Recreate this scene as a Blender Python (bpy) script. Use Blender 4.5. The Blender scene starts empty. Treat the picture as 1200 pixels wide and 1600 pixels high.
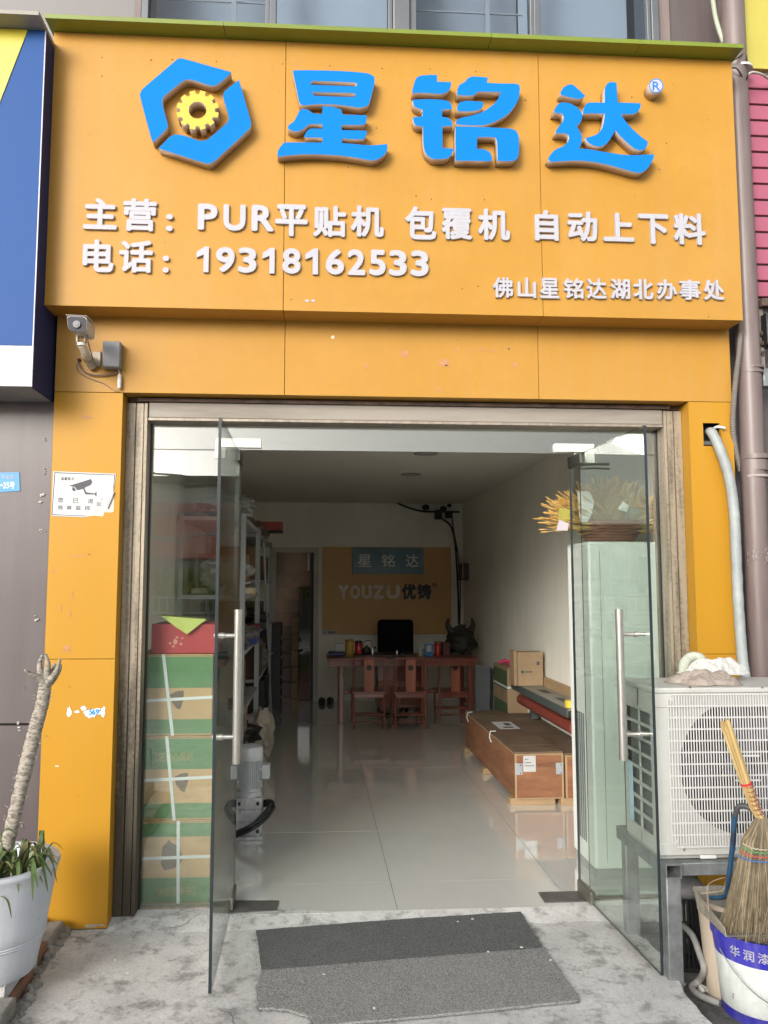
import bpy, bmesh, math, random
from mathutils import Vector, Matrix, noise
random.seed(7)
C = bpy.context.scene.collection
SC = bpy.context.scene

# ------------------------------------------------------------------ camera, sky, sun, exposure
F, PPX, PIT, YAW, ROLL = 1230.0, 566.0, 0.092, 0.060, 0.0013
CAM = Vector((0.0, -3.8, 1.475))
_fw = Vector((math.sin(YAW)*math.cos(PIT), math.cos(YAW)*math.cos(PIT), math.sin(PIT)))
_r = Vector((math.cos(YAW), -math.sin(YAW), 0)); _u = _r.cross(_fw)
RGT = _r*math.cos(ROLL) + _u*math.sin(ROLL); UPV = -_r*math.sin(ROLL) + _u*math.cos(ROLL)
cd = bpy.data.cameras.new('camera'); cam = bpy.data.objects.new('camera', cd); C.objects.link(cam)
cd.sensor_fit = 'VERTICAL'; cd.sensor_height = 36; cd.lens = F/1600*36
cd.shift_x = (600-PPX)/1600; cd.clip_start = .05; cd.clip_end = 2000
M = Matrix.Identity(4)
for i, a in enumerate((RGT, UPV, -_fw)):
    for j in range(3): M[j][i] = a[j]
M.translation = CAM; cam.matrix_world = M; SC.camera = cam

SUN_EL, SUN_AZ = 19, 212
w = bpy.data.worlds.new('World'); SC.world = w; w.use_nodes = True
nt = w.node_tree; bg = nt.nodes['Background']
sky = nt.nodes.new('ShaderNodeTexSky'); sky.sky_type = 'NISHITA'; sky.sun_disc = False
sky.sun_elevation = math.radians(SUN_EL); sky.sun_rotation = math.radians(SUN_AZ)
sky.air_density = 1.2; sky.dust_density = 3.0; sky.ozone_density = 1.0
hs = nt.nodes.new('ShaderNodeHueSaturation'); hs.inputs['Saturation'].default_value = .28
nt.links.new(sky.outputs[0], hs.inputs['Color']); nt.links.new(hs.outputs[0], bg.inputs[0])
bg.inputs[1].default_value = .15
sd = bpy.data.lights.new('sun', 'SUN'); sun = bpy.data.objects.new('sun', sd); C.objects.link(sun)
sd.energy = 1.1; sd.angle = math.radians(22); sd.color = (1, .96, .9)
# Nishita: rotation 0 = sun towards +Y, turning clockwise seen from above
_az = math.radians(SUN_AZ); _el = math.radians(SUN_EL)
_sd = Vector((math.sin(_az)*math.cos(_el), math.cos(_az)*math.cos(_el), math.sin(_el)))
sun.rotation_euler = _sd.to_track_quat('Z', 'Y').to_euler()
vs = SC.view_settings; vs.view_transform = 'Standard'; vs.look = 'None'; vs.gamma = 1; vs.exposure = .95; vs.use_curve_mapping = False
SC.cycles.max_bounces = 14; SC.cycles.transparent_max_bounces = 24; SC.cycles.diffuse_bounces = 12

# ------------------------------------------------------------------ helpers
def ray(px, py): return (_fw + RGT*((px-PPX)/F) - UPV*((py-800)/F))
def P(px, py, Y):
    d = ray(px, py); return CAM + d*((Y-CAM.y)/d.y)
def PZ(px, py, Z):
    d = ray(px, py); return CAM + d*((Z-CAM.z)/d.z)
def R(a): return math.radians(a)

_mats = {}
def mat(name, col, rough=.5, col2=None, var=.12, scale=6, bump=0.0, bscale=60, metal=0.0, coat=0.0, spec=.5, streak=False, thr=(.35,.7), detail=6, emit=0, fine=0.0):
    if name in _mats: return _mats[name]
    m = bpy.data.materials.new(name); m.use_nodes = True; t = m.node_tree; N = t.nodes; L = t.links
    b = N['Principled BSDF']
    b.inputs['Roughness'].default_value = rough; b.inputs['Metallic'].default_value = metal
    b.inputs['Coat Weight'].default_value = coat; b.inputs['Coat Roughness'].default_value = .12
    b.inputs['Specular IOR Level'].default_value = spec
    tc = N.new('ShaderNodeTexCoord'); src = tc.outputs['Object']
    if streak:
        mp = N.new('ShaderNodeMapping'); mp.inputs['Scale'].default_value = (streak if isinstance(streak, tuple) else (1, 1, .12)); L.new(src, mp.inputs[0]); ssrc = mp.outputs[0]
    else: ssrc = src
    nz = N.new('ShaderNodeTexNoise'); nz.inputs['Scale'].default_value = scale; nz.inputs['Detail'].default_value = detail; nz.inputs['Roughness'].default_value = .6
    L.new(ssrc, nz.inputs['Vector'])
    cr = N.new('ShaderNodeValToRGB'); cr.color_ramp.elements[0].position = thr[0]; cr.color_ramp.elements[1].position = thr[1]
    c2 = col2 if col2 else tuple(max(0, c*(1-var)) for c in col); c1 = col if col2 else tuple(min(1, c*(1+var*.5)) for c in col)
    cr.color_ramp.elements[0].color = (*c2, 1); cr.color_ramp.elements[1].color = (*c1, 1)
    L.new(nz.outputs[0], cr.inputs[0]); out = cr.outputs[0]
    if fine:
        n3 = N.new('ShaderNodeTexNoise'); n3.inputs['Scale'].default_value = bscale; n3.inputs['Detail'].default_value = 3; L.new(src, n3.inputs['Vector'])
        mr = N.new('ShaderNodeMapRange'); mr.inputs[1].default_value = .3; mr.inputs[2].default_value = .7; mr.inputs[3].default_value = 1-fine; mr.inputs[4].default_value = 1+fine; L.new(n3.outputs[0], mr.inputs[0])
        vm = N.new('ShaderNodeVectorMath'); vm.operation = 'SCALE'; L.new(out, vm.inputs[0]); L.new(mr.outputs[0], vm.inputs['Scale']); out = vm.outputs[0]
    L.new(out, b.inputs['Base Color'])
    rr = N.new('ShaderNodeMapRange'); rr.inputs[3].default_value = max(.02, rough-.06); rr.inputs[4].default_value = min(1, rough+.08); L.new(nz.outputs[0], rr.inputs[0]); L.new(rr.outputs[0], b.inputs['Roughness'])
    if bump:
        n2 = N.new('ShaderNodeTexNoise'); n2.inputs['Scale'].default_value = bscale; n2.inputs['Detail'].default_value = 5; L.new(ssrc, n2.inputs['Vector'])
        bp = N.new('ShaderNodeBump'); bp.inputs['Strength'].default_value = min(1, bump); bp.inputs['Distance'].default_value = .004 if bscale > 30 else .01; L.new(n2.outputs[0], bp.inputs['Height']); L.new(bp.outputs[0], b.inputs['Normal'])
    if emit:
        b.inputs['Emission Color'].default_value = (*col, 1); b.inputs['Emission Strength'].default_value = emit
    _mats[name] = m; return m

def glass_mat(name, tint, refl=1.0, ior=1.62):
    m = bpy.data.materials.new(name); m.use_nodes = True; t = m.node_tree; N = t.nodes; L = t.links
    N.remove(N['Principled BSDF']); o = N['Material Output']
    tr = N.new('ShaderNodeBsdfTransparent'); tr.inputs[0].default_value = (*tint, 1)
    gl = N.new('ShaderNodeBsdfGlossy'); gl.inputs['Roughness'].default_value = .0; gl.inputs['Color'].default_value = (refl, refl, refl, 1)
    fr = N.new('ShaderNodeFresnel'); ge = N.new('ShaderNodeNewGeometry'); mr = N.new('ShaderNodeMapRange')
    mr.inputs[3].default_value = ior; mr.inputs[4].default_value = 1/ior
    L.new(ge.outputs['Backfacing'], mr.inputs[0]); L.new(mr.outputs[0], fr.inputs[0])
    nz = N.new('ShaderNodeTexNoise'); nz.inputs['Scale'].default_value = 2.5; tc = N.new('ShaderNodeTexCoord'); L.new(tc.outputs['Object'], nz.inputs['Vector'])
    bp = N.new('ShaderNodeBump'); bp.inputs['Strength'].default_value = .05; bp.inputs['Distance'].default_value = .01; L.new(nz.outputs[0], bp.inputs['Height']); L.new(bp.outputs[0], gl.inputs['Normal'])
    mx = N.new('ShaderNodeMixShader'); L.new(fr.outputs[0], mx.inputs[0]); L.new(tr.outputs[0], mx.inputs[1]); L.new(gl.outputs[0], mx.inputs[2]); L.new(mx.outputs[0], o.inputs[0])
    return m

def tag(o, label=None, cat=None, group=None, kind=None):
    for k, v in (('label', label), ('category', cat), ('group', group), ('kind', kind)):
        if v: o[k] = v
    return o
def thing(name, label, cat, loc=(0, 0, 0), group=None):
    o = bpy.data.objects.new(name, None); C.objects.link(o); o.location = loc; o.empty_display_size = .1
    return tag(o, label, cat, group)
def world_loc(o):
    v = Vector((0, 0, 0))
    while o is not None: v += o.location; o = o.parent
    return v

class MB:
    def __init__(s): s.v = []; s.f = []; s.m = []
    def add(s, vs_, fs_, m=0):
        k = len(s.v); s.v += [tuple(v) for v in vs_]
        for f in fs_: s.f.append(tuple(i+k for i in f)); s.m.append(m)
        return s
    def hexa(s, p, m=0, fm=None):   # p: 4 lower, 4 upper corners
        fs = [(3, 2, 1, 0), (4, 5, 6, 7), (0, 1, 5, 4), (1, 2, 6, 5), (2, 3, 7, 6), (3, 0, 4, 7)]
        k = len(s.v); s.v += [tuple(v) for v in p]
        for i, f in enumerate(fs): s.f.append(tuple(j+k for j in f)); s.m.append(fm[i] if fm else m)
        return s
    def box(s, x0, x1, y0, y1, z0, z1, m=0, rot=0, piv=None, T=None):
        p = [Vector(q) for q in ((x0, y0, z0), (x1, y0, z0), (x1, y1, z0), (x0, y1, z0), (x0, y0, z1), (x1, y0, z1), (x1, y1, z1), (x0, y1, z1))]
        if rot:
            c = Vector(piv) if piv else Vector(((x0+x1)/2, (y0+y1)/2, 0)); Rm = Matrix.Rotation(rot, 3, 'Z'); p = [Rm @ (q-c)+c for q in p]
        if T: p = [T @ q for q in p]
        return s.hexa(p, m)
    def tube(s, pts, r, n=8, m=0, cap=True):
        pts = [Vector(p) for p in pts]; rs = r if isinstance(r, (list, tuple)) else [r]*len(pts)
        k = len(s.v); t0 = (pts[1]-pts[0]).normalized(); a = t0.orthogonal().normalized()
        for i, p in enumerate(pts):
            t = ((pts[min(i+1, len(pts)-1)]-pts[max(i-1, 0)])).normalized()
            a = (a - t*a.dot(t)).normalized(); b = t.cross(a)
            for j in range(n):
                th = 2*math.pi*j/n; s.v.append(tuple(p + (a*math.cos(th)+b*math.sin(th))*rs[i]))
        for i in range(len(pts)-1):
            for j in range(n):
                j2 = (j+1) % n; s.f.append((k+i*n+j, k+i*n+j2, k+(i+1)*n+j2, k+(i+1)*n+j)); s.m.append(m)
        if cap:
            s.f.append(tuple(k+j for j in reversed(range(n)))); s.m.append(m)
            s.f.append(tuple(k+(len(pts)-1)*n+j for j in range(n))); s.m.append(m)
        return s
    def lathe(s, prof, c=(0, 0, 0), n=24, m=0, caps=True, sx=1, sy=1):
        k = len(s.v)
        for r, z in prof:
            for j in range(n):
                th = 2*math.pi*j/n; s.v.append((c[0]+r*math.cos(th)*sx, c[1]+r*math.sin(th)*sy, c[2]+z))
        for i in range(len(prof)-1):
            mm = m[i] if isinstance(m, (list, tuple)) else m
            for j in range(n):
                j2 = (j+1) % n; s.f.append((k+i*n+j, k+i*n+j2, k+(i+1)*n+j2, k+(i+1)*n+j)); s.m.append(mm)
        if caps:
            s.f.append(tuple(k+j for j in reversed(range(n)))); s.m.append(m[0] if isinstance(m, (list, tuple)) else m)
            s.f.append(tuple(k+(len(prof)-1)*n+j for j in range(n))); s.m.append(m[-1] if isinstance(m, (list, tuple)) else m)
        return s
    def ell(s, c, r, n=12, h=8, m=0, jit=0):
        k = len(s.v)
        for i in range(h+1):
            ph = math.pi*i/h
            for j in range(n):
                th = 2*math.pi*j/n
                d = Vector((math.sin(ph)*math.cos(th), math.sin(ph)*math.sin(th), math.cos(ph)))
                q = 1+(noise.noise(d*2.3+Vector(c)*5)*jit if jit else 0)
                s.v.append((c[0]+d.x*r[0]*q, c[1]+d.y*r[1]*q, c[2]+d.z*r[2]*q))
        for i in range(h):
            for j in range(n):
                j2 = (j+1) % n; s.f.append((k+i*n+j, k+(i+1)*n+j, k+(i+1)*n+j2, k+i*n+j2)); s.m.append(m)
        return s
    def prism(s, pts, axis, a, b, m=0, mside=None):  # pts 2D polygon (convex or simple), axis 'y': (x,z), 'z': (x,y), 'x': (y,z)
        def q(p, d): return (p[0], d, p[1]) if axis == 'y' else ((p[0], p[1], d) if axis == 'z' else (d, p[0], p[1]))
        n = len(pts); k = len(s.v); s.v += [q(p, a) for p in pts]+[q(p, b) for p in pts]
        s.f.append(tuple(range(k, k+n))); s.m.append(m); s.f.append(tuple(reversed(range(k+n, k+2*n)))); s.m.append(m)
        for i in range(n):
            j = (i+1) % n; s.f.append((k+i, k+n+i, k+n+j, k+j)); s.m.append(m if mside is None else mside)
        return s
    def build(s, name, mats, parent=None, smooth=False, bevel=0, sub=0, kind=None, label=None):
        me = bpy.data.meshes.new(name); off = world_loc(parent) if parent is not None else Vector((0, 0, 0))
        me.from_pydata([(v[0]-off.x, v[1]-off.y, v[2]-off.z) for v in s.v], [], s.f)
        if not isinstance(mats, (list, tuple)): mats = [mats]
        for mm in mats: me.materials.append(mm)
        for i, p in enumerate(me.polygons): p.material_index = min(s.m[i], len(mats)-1)
        bm = bmesh.new(); bm.from_mesh(me); bmesh.ops.recalc_face_normals(bm, faces=bm.faces); bm.to_mesh(me); bm.free()
        o = bpy.data.objects.new(name, me); C.objects.link(o)
        if parent is not None: o.parent = parent
        if smooth:
            for p in me.polygons: p.use_smooth = True
        if bevel:
            bv = o.modifiers.new('bevel', 'BEVEL'); bv.width = bevel; bv.segments = 2; bv.limit_method = 'ANGLE'; bv.angle_limit = R(40)
        if smooth or bevel:
            me.set_sharp_from_angle(angle=R(42)) if hasattr(me, 'set_sharp_from_angle') else None
        if sub:
            sb = o.modifiers.new('sub', 'SUBSURF'); sb.levels = sub; sb.render_levels = sub
        if kind: o['kind'] = kind
        if label: o['label'] = label
        return o

def B(name, m, x0, x1, y0, y1, z0, z1, parent=None, bevel=0, kind=None, rot=0, piv=None, label=None):
    return MB().box(x0, x1, y0, y1, z0, z1, rot=rot, piv=piv).build(name, m, parent, bevel=bevel, kind=kind, label=label)

def curve_mesh(splines, ext, bev=0):
    c = bpy.data.curves.new('tmp', 'CURVE'); c.dimensions = '2D'; c.fill_mode = 'BOTH'; c.extrude = ext
    for pts in splines:
        sp = c.splines.new('POLY'); sp.points.add(len(pts)-1); sp.use_cyclic_u = True
        for i, p in enumerate(pts): sp.points[i].co = (p[0], p[1], 0, 1)
    o = bpy.data.objects.new('tmp', c); me = bpy.data.meshes.new_from_object(o); bpy.data.objects.remove(o); bpy.data.curves.remove(c)
    return me
def smooth_poly(pts, k=3):
    out = []; n = len(pts)
    for i in range(n):
        a, b, c, d = (Vector(pts[(i+j-1) % n]) for j in range(4))
        def sharp(p, q, r_):
            u, v = (q-p), (r_-q); return u.length < 1e-6 or v.length < 1e-6 or u.angle(v) > R(48)
        out.append(tuple(b))
        if (c-b).length < 14: continue
        ta = (c-b) if sharp(a, b, c) else (c-a)/2; tb = (c-b) if sharp(b, c, d) else (d-b)/2
        L_ = (c-b).length; ta = ta.normalized()*min(ta.length, L_); tb = tb.normalized()*min(tb.length, L_)
        for s_ in range(1, k):
            t = s_/k; q = b*(2*t**3-3*t**2+1)+ta*(t**3-2*t**2+t)+c*(-2*t**3+3*t**2)+tb*(t**3-t**2); out.append(tuple(q))
    return out
def place_flat(me, name, mats, Yf, thick, parent, side_from_normal=True):
    """me: mesh in XY plane with world x,z as x,y and extrusion along its z; front face at y=Yf going back by thick"""
    off = world_loc(parent) if parent is not None else Vector((0, 0, 0))
    zs = [v.co.z for v in me.vertices]; z0, z1 = min(zs), max(zs); dz = (z1-z0) or 1
    for v in me.vertices:
        x, y, z = v.co; v.co = (x-off.x, Yf+thick*(1-(z-z0)/dz)-off.y, y-off.z)
    me.materials.clear()
    for mm in (mats if isinstance(mats, (list, tuple)) else [mats]): me.materials.append(mm)
    bm = bmesh.new(); bm.from_mesh(me); bmesh.ops.remove_doubles(bm, verts=bm.verts, dist=1e-7); bmesh.ops.recalc_face_normals(bm, faces=bm.faces); bm.to_mesh(me); bm.free()
    if len(me.materials) > 1:
        for p in me.polygons: p.material_index = 0 if abs(p.normal.y) > .7 else 1
    o = bpy.data.objects.new(name, me); C.objects.link(o)
    if parent is not None: o.parent = parent
    return o
def flat_shape(name, loops, mats, Yf, thick, parent):   # loops in photo-measured points on plane Yf
    sp = []
    for lp in loops: sp.append([(P(a, b, Yf).x, P(a, b, Yf).z) for a, b in lp])
    return place_flat(curve_mesh(sp, .01), name, mats, Yf, thick, parent)
_tcache = {}
def text_me(body, bold=.02):
    c = bpy.data.curves.new('tmp', 'FONT'); c.body = body; c.offset = bold; c.extrude = .01; c.resolution_u = 4
    o = bpy.data.objects.new('tmp', c); C.objects.link(o); dg = bpy.context.evaluated_depsgraph_get()
    me = bpy.data.meshes.new_from_object(o.evaluated_get(dg), depsgraph=dg); bpy.data.objects.remove(o); bpy.data.curves.remove(c); return me
def glyph(name, body, x0, x1, z0, z1, Yf, thick, mats, parent, bold=.02, flip=False, shear=0):
    me = text_me(body, 0)
    if bold and body != '1':
        vs_ = [tuple(v.co) for v in me.vertices]; fs_ = [tuple(p.vertices) for p in me.polygons]; nv_ = len(vs_); V_, F_ = [], []
        offs = [(0, 0)]+[(math.cos(2*math.pi*k/8), math.sin(2*math.pi*k/8)) for k in range(8)]
        for q_, (ox_, oy_) in enumerate(offs):
            V_ += [(x+ox_*bold, y+oy_*bold, z+(q_*.0004 if z > 0 else 0)) for x, y, z in vs_]; F_ += [tuple(i+nv_*q_ for i in f) for f in fs_]
        me = bpy.data.meshes.new('t'); me.from_pydata(V_, [], F_)
    if body == '1':
        me = curve_mesh([[(.30, 0), (.30, .48), (0, .40), (0, .55), (.34, .70), (.52, .70), (.52, 0)]], .01)
    xs = [v.co.x for v in me.vertices]; ys = [v.co.y for v in me.vertices]
    if not xs: return None
    a, b, c, d = min(xs), max(xs), min(ys), max(ys)
    for v in me.vertices:
        u, t = (v.co.x-a)/(b-a), (v.co.y-c)/(d-c)
        if flip: u, t = 1-u, 1-t
        v.co.x = x0+u*(x1-x0)+shear*t*(z1-z0); v.co.y = z0+t*(z1-z0)
    return place_flat(me, name, mats, Yf, thick, parent)
def glyph_px(name, body, X0, X1, Y0, Y1, Yf, thick, mats, parent, bold=.02, flip=False):
    xm = (X0+X1)/2; ym = (Y0+Y1)/2
    return glyph(name, body, P(X0, ym, Yf).x, P(X1, ym, Yf).x, P(xm, Y1, Yf).z, P(xm, Y0, Yf).z, Yf, thick, mats, parent, bold, flip)
def curve_pts(pts, n=8):
    pts = [Vector(p) for p in pts]; out = []
    for i in range(len(pts)-1):
        a = pts[max(i-1, 0)]; b = pts[i]; c = pts[i+1]; d = pts[min(i+2, len(pts)-1)]
        for s_ in range(n):
            t = s_/n; out.append(.5*((2*b)+(-a+c)*t+(2*a-5*b+4*c-d)*t*t+(-a+3*b-3*c+d)*t**3))
    out.append(pts[-1]); return out
def copy_tree(o, parent=None):
    c = o.copy(); C.objects.link(c); c.parent = parent
    for ch in list(o.children): copy_tree(ch, c)
    return c

# ------------------------------------------------------------------ materials
ORANGE = mat('orange_panel', (.51, .262, .042), .42, var=.05, scale=2.2, spec=.22, coat=.03, fine=.02, bscale=20)  # paler than the pillar orange: sky sheen on the sign mixed into the colour
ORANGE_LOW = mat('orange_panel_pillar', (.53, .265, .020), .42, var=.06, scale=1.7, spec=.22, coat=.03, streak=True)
BLUE = mat('blue_acrylic', (.008, .205, .70), .6, var=.02, spec=.05)
RETURN = mat('letter_return', (.60, .47, .36), .42, var=.12, metal=.2)
WHITE_L = mat('white_letter', (.48, .475, .52), .5, var=.04, spec=.3)
WHITE_S = mat('white_letter_side', (.50, .47, .50), .5)
GEARY = mat('gear_yellow', (.66, .48, .03), .4, var=.05)
GREEN = mat('olive_cap', (.19, .25, .02), .35, var=.12, scale=2, coat=.2)
CAPGREY = mat('grey_cap', (.30, .28, .24), .4, var=.12, scale=2)
PURPLE = mat('mauve_wall_panel', (.108, .085, .088), .42, var=.10, scale=1.4, coat=.15, streak=True)
GREYWALL = mat('grey_brown_panel', (.205, .19, .19), .45, var=.06, scale=1.5)
STEELFR = mat('door_frame_metal', (.40, .34, .275), .42, (.24, .20, .16), scale=5, metal=.25, streak=(6, 6, .35), thr=(.3, .62))
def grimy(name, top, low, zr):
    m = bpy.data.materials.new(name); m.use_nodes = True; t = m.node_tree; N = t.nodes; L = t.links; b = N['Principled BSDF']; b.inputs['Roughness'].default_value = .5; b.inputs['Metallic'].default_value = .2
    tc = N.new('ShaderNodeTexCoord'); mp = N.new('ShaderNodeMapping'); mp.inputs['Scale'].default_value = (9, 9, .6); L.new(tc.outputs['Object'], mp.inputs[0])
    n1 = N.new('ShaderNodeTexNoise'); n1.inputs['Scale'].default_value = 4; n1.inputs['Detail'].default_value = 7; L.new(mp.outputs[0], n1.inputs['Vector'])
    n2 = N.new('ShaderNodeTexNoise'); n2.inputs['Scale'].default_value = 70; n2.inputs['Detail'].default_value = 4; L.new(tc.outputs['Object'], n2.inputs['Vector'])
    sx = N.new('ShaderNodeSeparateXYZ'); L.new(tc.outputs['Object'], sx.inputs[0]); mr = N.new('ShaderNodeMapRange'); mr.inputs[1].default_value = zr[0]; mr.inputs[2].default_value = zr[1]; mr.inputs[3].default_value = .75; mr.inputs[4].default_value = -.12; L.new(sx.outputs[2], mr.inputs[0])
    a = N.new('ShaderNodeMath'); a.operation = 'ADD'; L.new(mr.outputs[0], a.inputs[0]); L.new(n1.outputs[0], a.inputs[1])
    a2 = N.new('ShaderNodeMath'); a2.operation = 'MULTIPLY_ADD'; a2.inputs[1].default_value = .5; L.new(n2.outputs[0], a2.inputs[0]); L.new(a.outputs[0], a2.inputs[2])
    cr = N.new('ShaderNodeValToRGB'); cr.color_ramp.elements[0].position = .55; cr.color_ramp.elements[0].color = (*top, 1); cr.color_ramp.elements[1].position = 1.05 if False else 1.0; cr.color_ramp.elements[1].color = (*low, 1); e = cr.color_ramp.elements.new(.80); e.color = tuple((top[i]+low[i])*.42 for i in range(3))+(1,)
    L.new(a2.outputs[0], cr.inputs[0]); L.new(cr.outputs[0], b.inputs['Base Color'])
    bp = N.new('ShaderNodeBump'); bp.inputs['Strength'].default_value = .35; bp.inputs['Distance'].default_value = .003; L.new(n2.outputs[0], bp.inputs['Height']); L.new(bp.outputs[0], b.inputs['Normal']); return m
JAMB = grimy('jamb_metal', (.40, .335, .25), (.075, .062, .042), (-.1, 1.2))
FRAMELOW = mat('door_frame_grimy', (.30, .26, .21), .6, (.085, .08, .055), scale=4, streak=(4, 4, 1.2), thr=(.36, .66), bump=.3, bscale=90)
HEADER = mat('header_band', (.33, .295, .25), .5, (.19, .16, .125), scale=3, streak=(.3, 1, 3), thr=(.3, .55))
RUST = mat('rusty_strip', (.16, .10, .07), .8, (.05, .035, .03), scale=14, bump=.5)
DARK = mat('dark_gap', (.02, .018, .018), .8, var=.3)
BLACK = mat('black_plastic', (.018, .018, .02), .45, var=.2)
GLASS = glass_mat('clear_glass', (.95, .975, .96), 1.0, 1.88)
SGLASS = glass_mat('side_glass', (.92, .945, .93), 1.0, 2.0)
DGLASS = glass_mat('door_glass', (.93, .965, .945), 1.0, 1.6)
GEDGE = mat('glass_edge', (.022, .03, .034), .3, var=.3, coat=.1, streak=True)
WINGLASS = glass_mat('window_glass', (.72, .76, .80), .8, 1.42)
STEEL = mat('brushed_steel', (.62, .60, .56), .28, var=.08, metal=.85, streak=(20, 20, 1))
PATCH = mat('patch_plate', (.72, .73, .66), .38, var=.05, metal=.25)
GALV = mat('galvanised_steel', (.38, .40, .41), .42, (.22, .235, .24), scale=14, metal=.55, thr=(.35, .65))
CREAM = mat('ac_cream_paint', (.56, .565, .54), .42, (.47, .475, .45), scale=4, thr=(.25, .6))
CREAM2 = mat('ac_grille_paint', (.68, .68, .665), .42, var=.06)
CONC = None
def concrete(name, base, dark, sc=1.6, bump=.5):
    m = bpy.data.materials.new(name); m.use_nodes = True; t = m.node_tree; N = t.nodes; L = t.links; b = N['Principled BSDF']
    tc = N.new('ShaderNodeTexCoord')
    def nz(s_, d_, r_=.6, dist=0):
        n = N.new('ShaderNodeTexNoise'); n.inputs['Scale'].default_value = s_; n.inputs['Detail'].default_value = d_; n.inputs['Roughness'].default_value = r_; n.inputs['Distortion'].default_value = dist; L.new(tc.outputs['Object'], n.inputs['Vector']); return n
    def ramp(n, p0, p1, c0, c1):
        c = N.new('ShaderNodeValToRGB'); c.color_ramp.elements[0].position = p0; c.color_ramp.elements[1].position = p1; c.color_ramp.elements[0].color = (*c0, 1); c.color_ramp.elements[1].color = (*c1, 1); L.new(n.outputs[0], c.inputs[0]); return c
    a = ramp(nz(sc, 10, .72), .36, .60, dark, base)
    w1 = ramp(nz(sc*5.7, 9, .75), .38, .50, (.50, .495, .485), (1, 1, 1))
    w2 = ramp(nz(130, 3, .7), .25, .7, (.78, .78, .78), (1.12, 1.12, 1.12))
    w3 = ramp(nz(34, 6, .8), .34, .43, (.66, .65, .62), (1, 1, 1))
    def mul(x, y):
        k = N.new('ShaderNodeMix'); k.data_type = 'RGBA'; k.blend_type = 'MULTIPLY'; k.inputs[0].default_value = 1; L.new(x, k.inputs[6]); L.new(y, k.inputs[7]); return k.outputs[2]
    nd = nz(2.2, 4); vadd = N.new('ShaderNodeVectorMath'); vadd.operation = 'MULTIPLY_ADD'; vadd.inputs[1].default_value = (.35, .35, .35); L.new(nd.outputs[1], vadd.inputs[0]); L.new(tc.outputs['Object'], vadd.inputs[2])
    vo = N.new('ShaderNodeTexVoronoi'); vo.feature = 'DISTANCE_TO_EDGE'; vo.inputs['Scale'].default_value = 1.15; L.new(vadd.outputs[0], vo.inputs['Vector'])
    cm_ = N.new('ShaderNodeMapRange'); cm_.inputs[1].default_value = .0015; cm_.inputs[2].default_value = .006; cm_.inputs[3].default_value = .45; cm_.inputs[4].default_value = 1; L.new(vo.outputs[0], cm_.inputs[0])
    msk = ramp(nz(1.3, 3), .40, .46, (0, 0, 0), (1, 1, 1)); mxx = N.new('ShaderNodeMath'); mxx.operation = 'MAXIMUM'; L.new(cm_.outputs[0], mxx.inputs[0]); L.new(msk.outputs[0], mxx.inputs[1]); cbw = N.new('ShaderNodeCombineColor'); [L.new(mxx.outputs[0], cbw.inputs[q_]) for q_ in range(3)]
    a_ = mul(a.outputs[0], cbw.outputs[0])
    c = mul(mul(mul(a_, w1.outputs[0]), w2.outputs[0]), w3.outputs[0]); L.new(c, b.inputs['Base Color']); b.inputs['Roughness'].default_value = .82
    n = nz(38, 8, .7); bp = N.new('ShaderNodeBump'); bp.inputs['Strength'].default_value = bump; bp.inputs['Distance'].default_value = .006; L.new(n.outputs[0], bp.inputs['Height']); L.new(bp.outputs[0], b.inputs['Normal'])
    return m
CONC = concrete('worn_concrete', (.59, .585, .57), (.40, .395, .385))
CONCD = concrete('dirty_ground', (.17, .165, .155), (.07, .068, .062), 3.0)
TILE = mat('polished_tile', (.70, .695, .66), .085, var=.03, scale=1.2, spec=.7)
_t = TILE.node_tree.nodes['Principled BSDF']; _t.inputs['Coat Weight'].default_value = .9; _t.inputs['Coat Roughness'].default_value = .025; _t.inputs['Coat IOR'].default_value = 1.9; _t.inputs['Coat Weight'].default_value = 1
GROUT = mat('tile_grout', (.10, .095, .085), .8)
WALLW = mat('white_wall_paint', (.86, .835, .75), .7, var=.06, scale=1.0)
CEILM = mat('ceiling_paint', (.70, .685, .62), .75, var=.05)
CARTON = mat('kraft_cardboard', (.54, .37, .19), .75, var=.10, scale=5, fine=.04, bscale=120)
CARTON2 = mat('old_cardboard', (.36, .25, .15), .75, (.27, .18, .105), scale=4)
GREENP = mat('green_print', (.12, .27, .12), .6, (.10, .22, .095), scale=6)
TAPE = mat('white_strap', (.70, .74, .74), .35, var=.05)
WOOD = mat('plywood_crate', (.33, .145, .07), .6, (.19, .075, .035), scale=3.2, streak=(1, 1, 6), thr=(.3, .65))
WOODTOP = mat('plywood_lid', (.20, .14, .09), .65, (.12, .075, .045), scale=3)
PINE = mat('pine_edge', (.40, .27, .15), .6, var=.15)
RED_WOOD = mat('red_brown_wood', (.26, .075, .045), .33, (.16, .045, .028), scale=5, streak=(1, 1, .15), coat=.3)
MUSTARD = mat('mustard_board', (.60, .36, .14), .5, var=.05, scale=1.5)
PIPE = mat('brown_downpipe', (.195, .145, .138), .45, (.135, .10, .10), scale=4, streak=(3, 3, .5), thr=(.3, .7), coat=.1)
CONDUIT = mat('grey_conduit', (.23, .205, .185), .6, var=.15)
HOSE = mat('white_pipe_wrap', (.40, .43, .43), .5, (.30, .33, .33), scale=9, bump=.5, bscale=30)
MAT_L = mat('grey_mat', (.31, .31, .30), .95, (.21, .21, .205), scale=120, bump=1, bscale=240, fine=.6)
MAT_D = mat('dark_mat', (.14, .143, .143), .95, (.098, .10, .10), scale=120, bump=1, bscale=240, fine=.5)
POTW = mat('white_plastic_pot', (.62, .655, .71), .42, (.54, .57, .62), scale=4, streak=(4, 4, .4), bump=.1, bscale=50)
SOIL = mat('potting_soil', (.06, .045, .032), .95, (.13, .11, .08), scale=40, bump=1, bscale=60)
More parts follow.
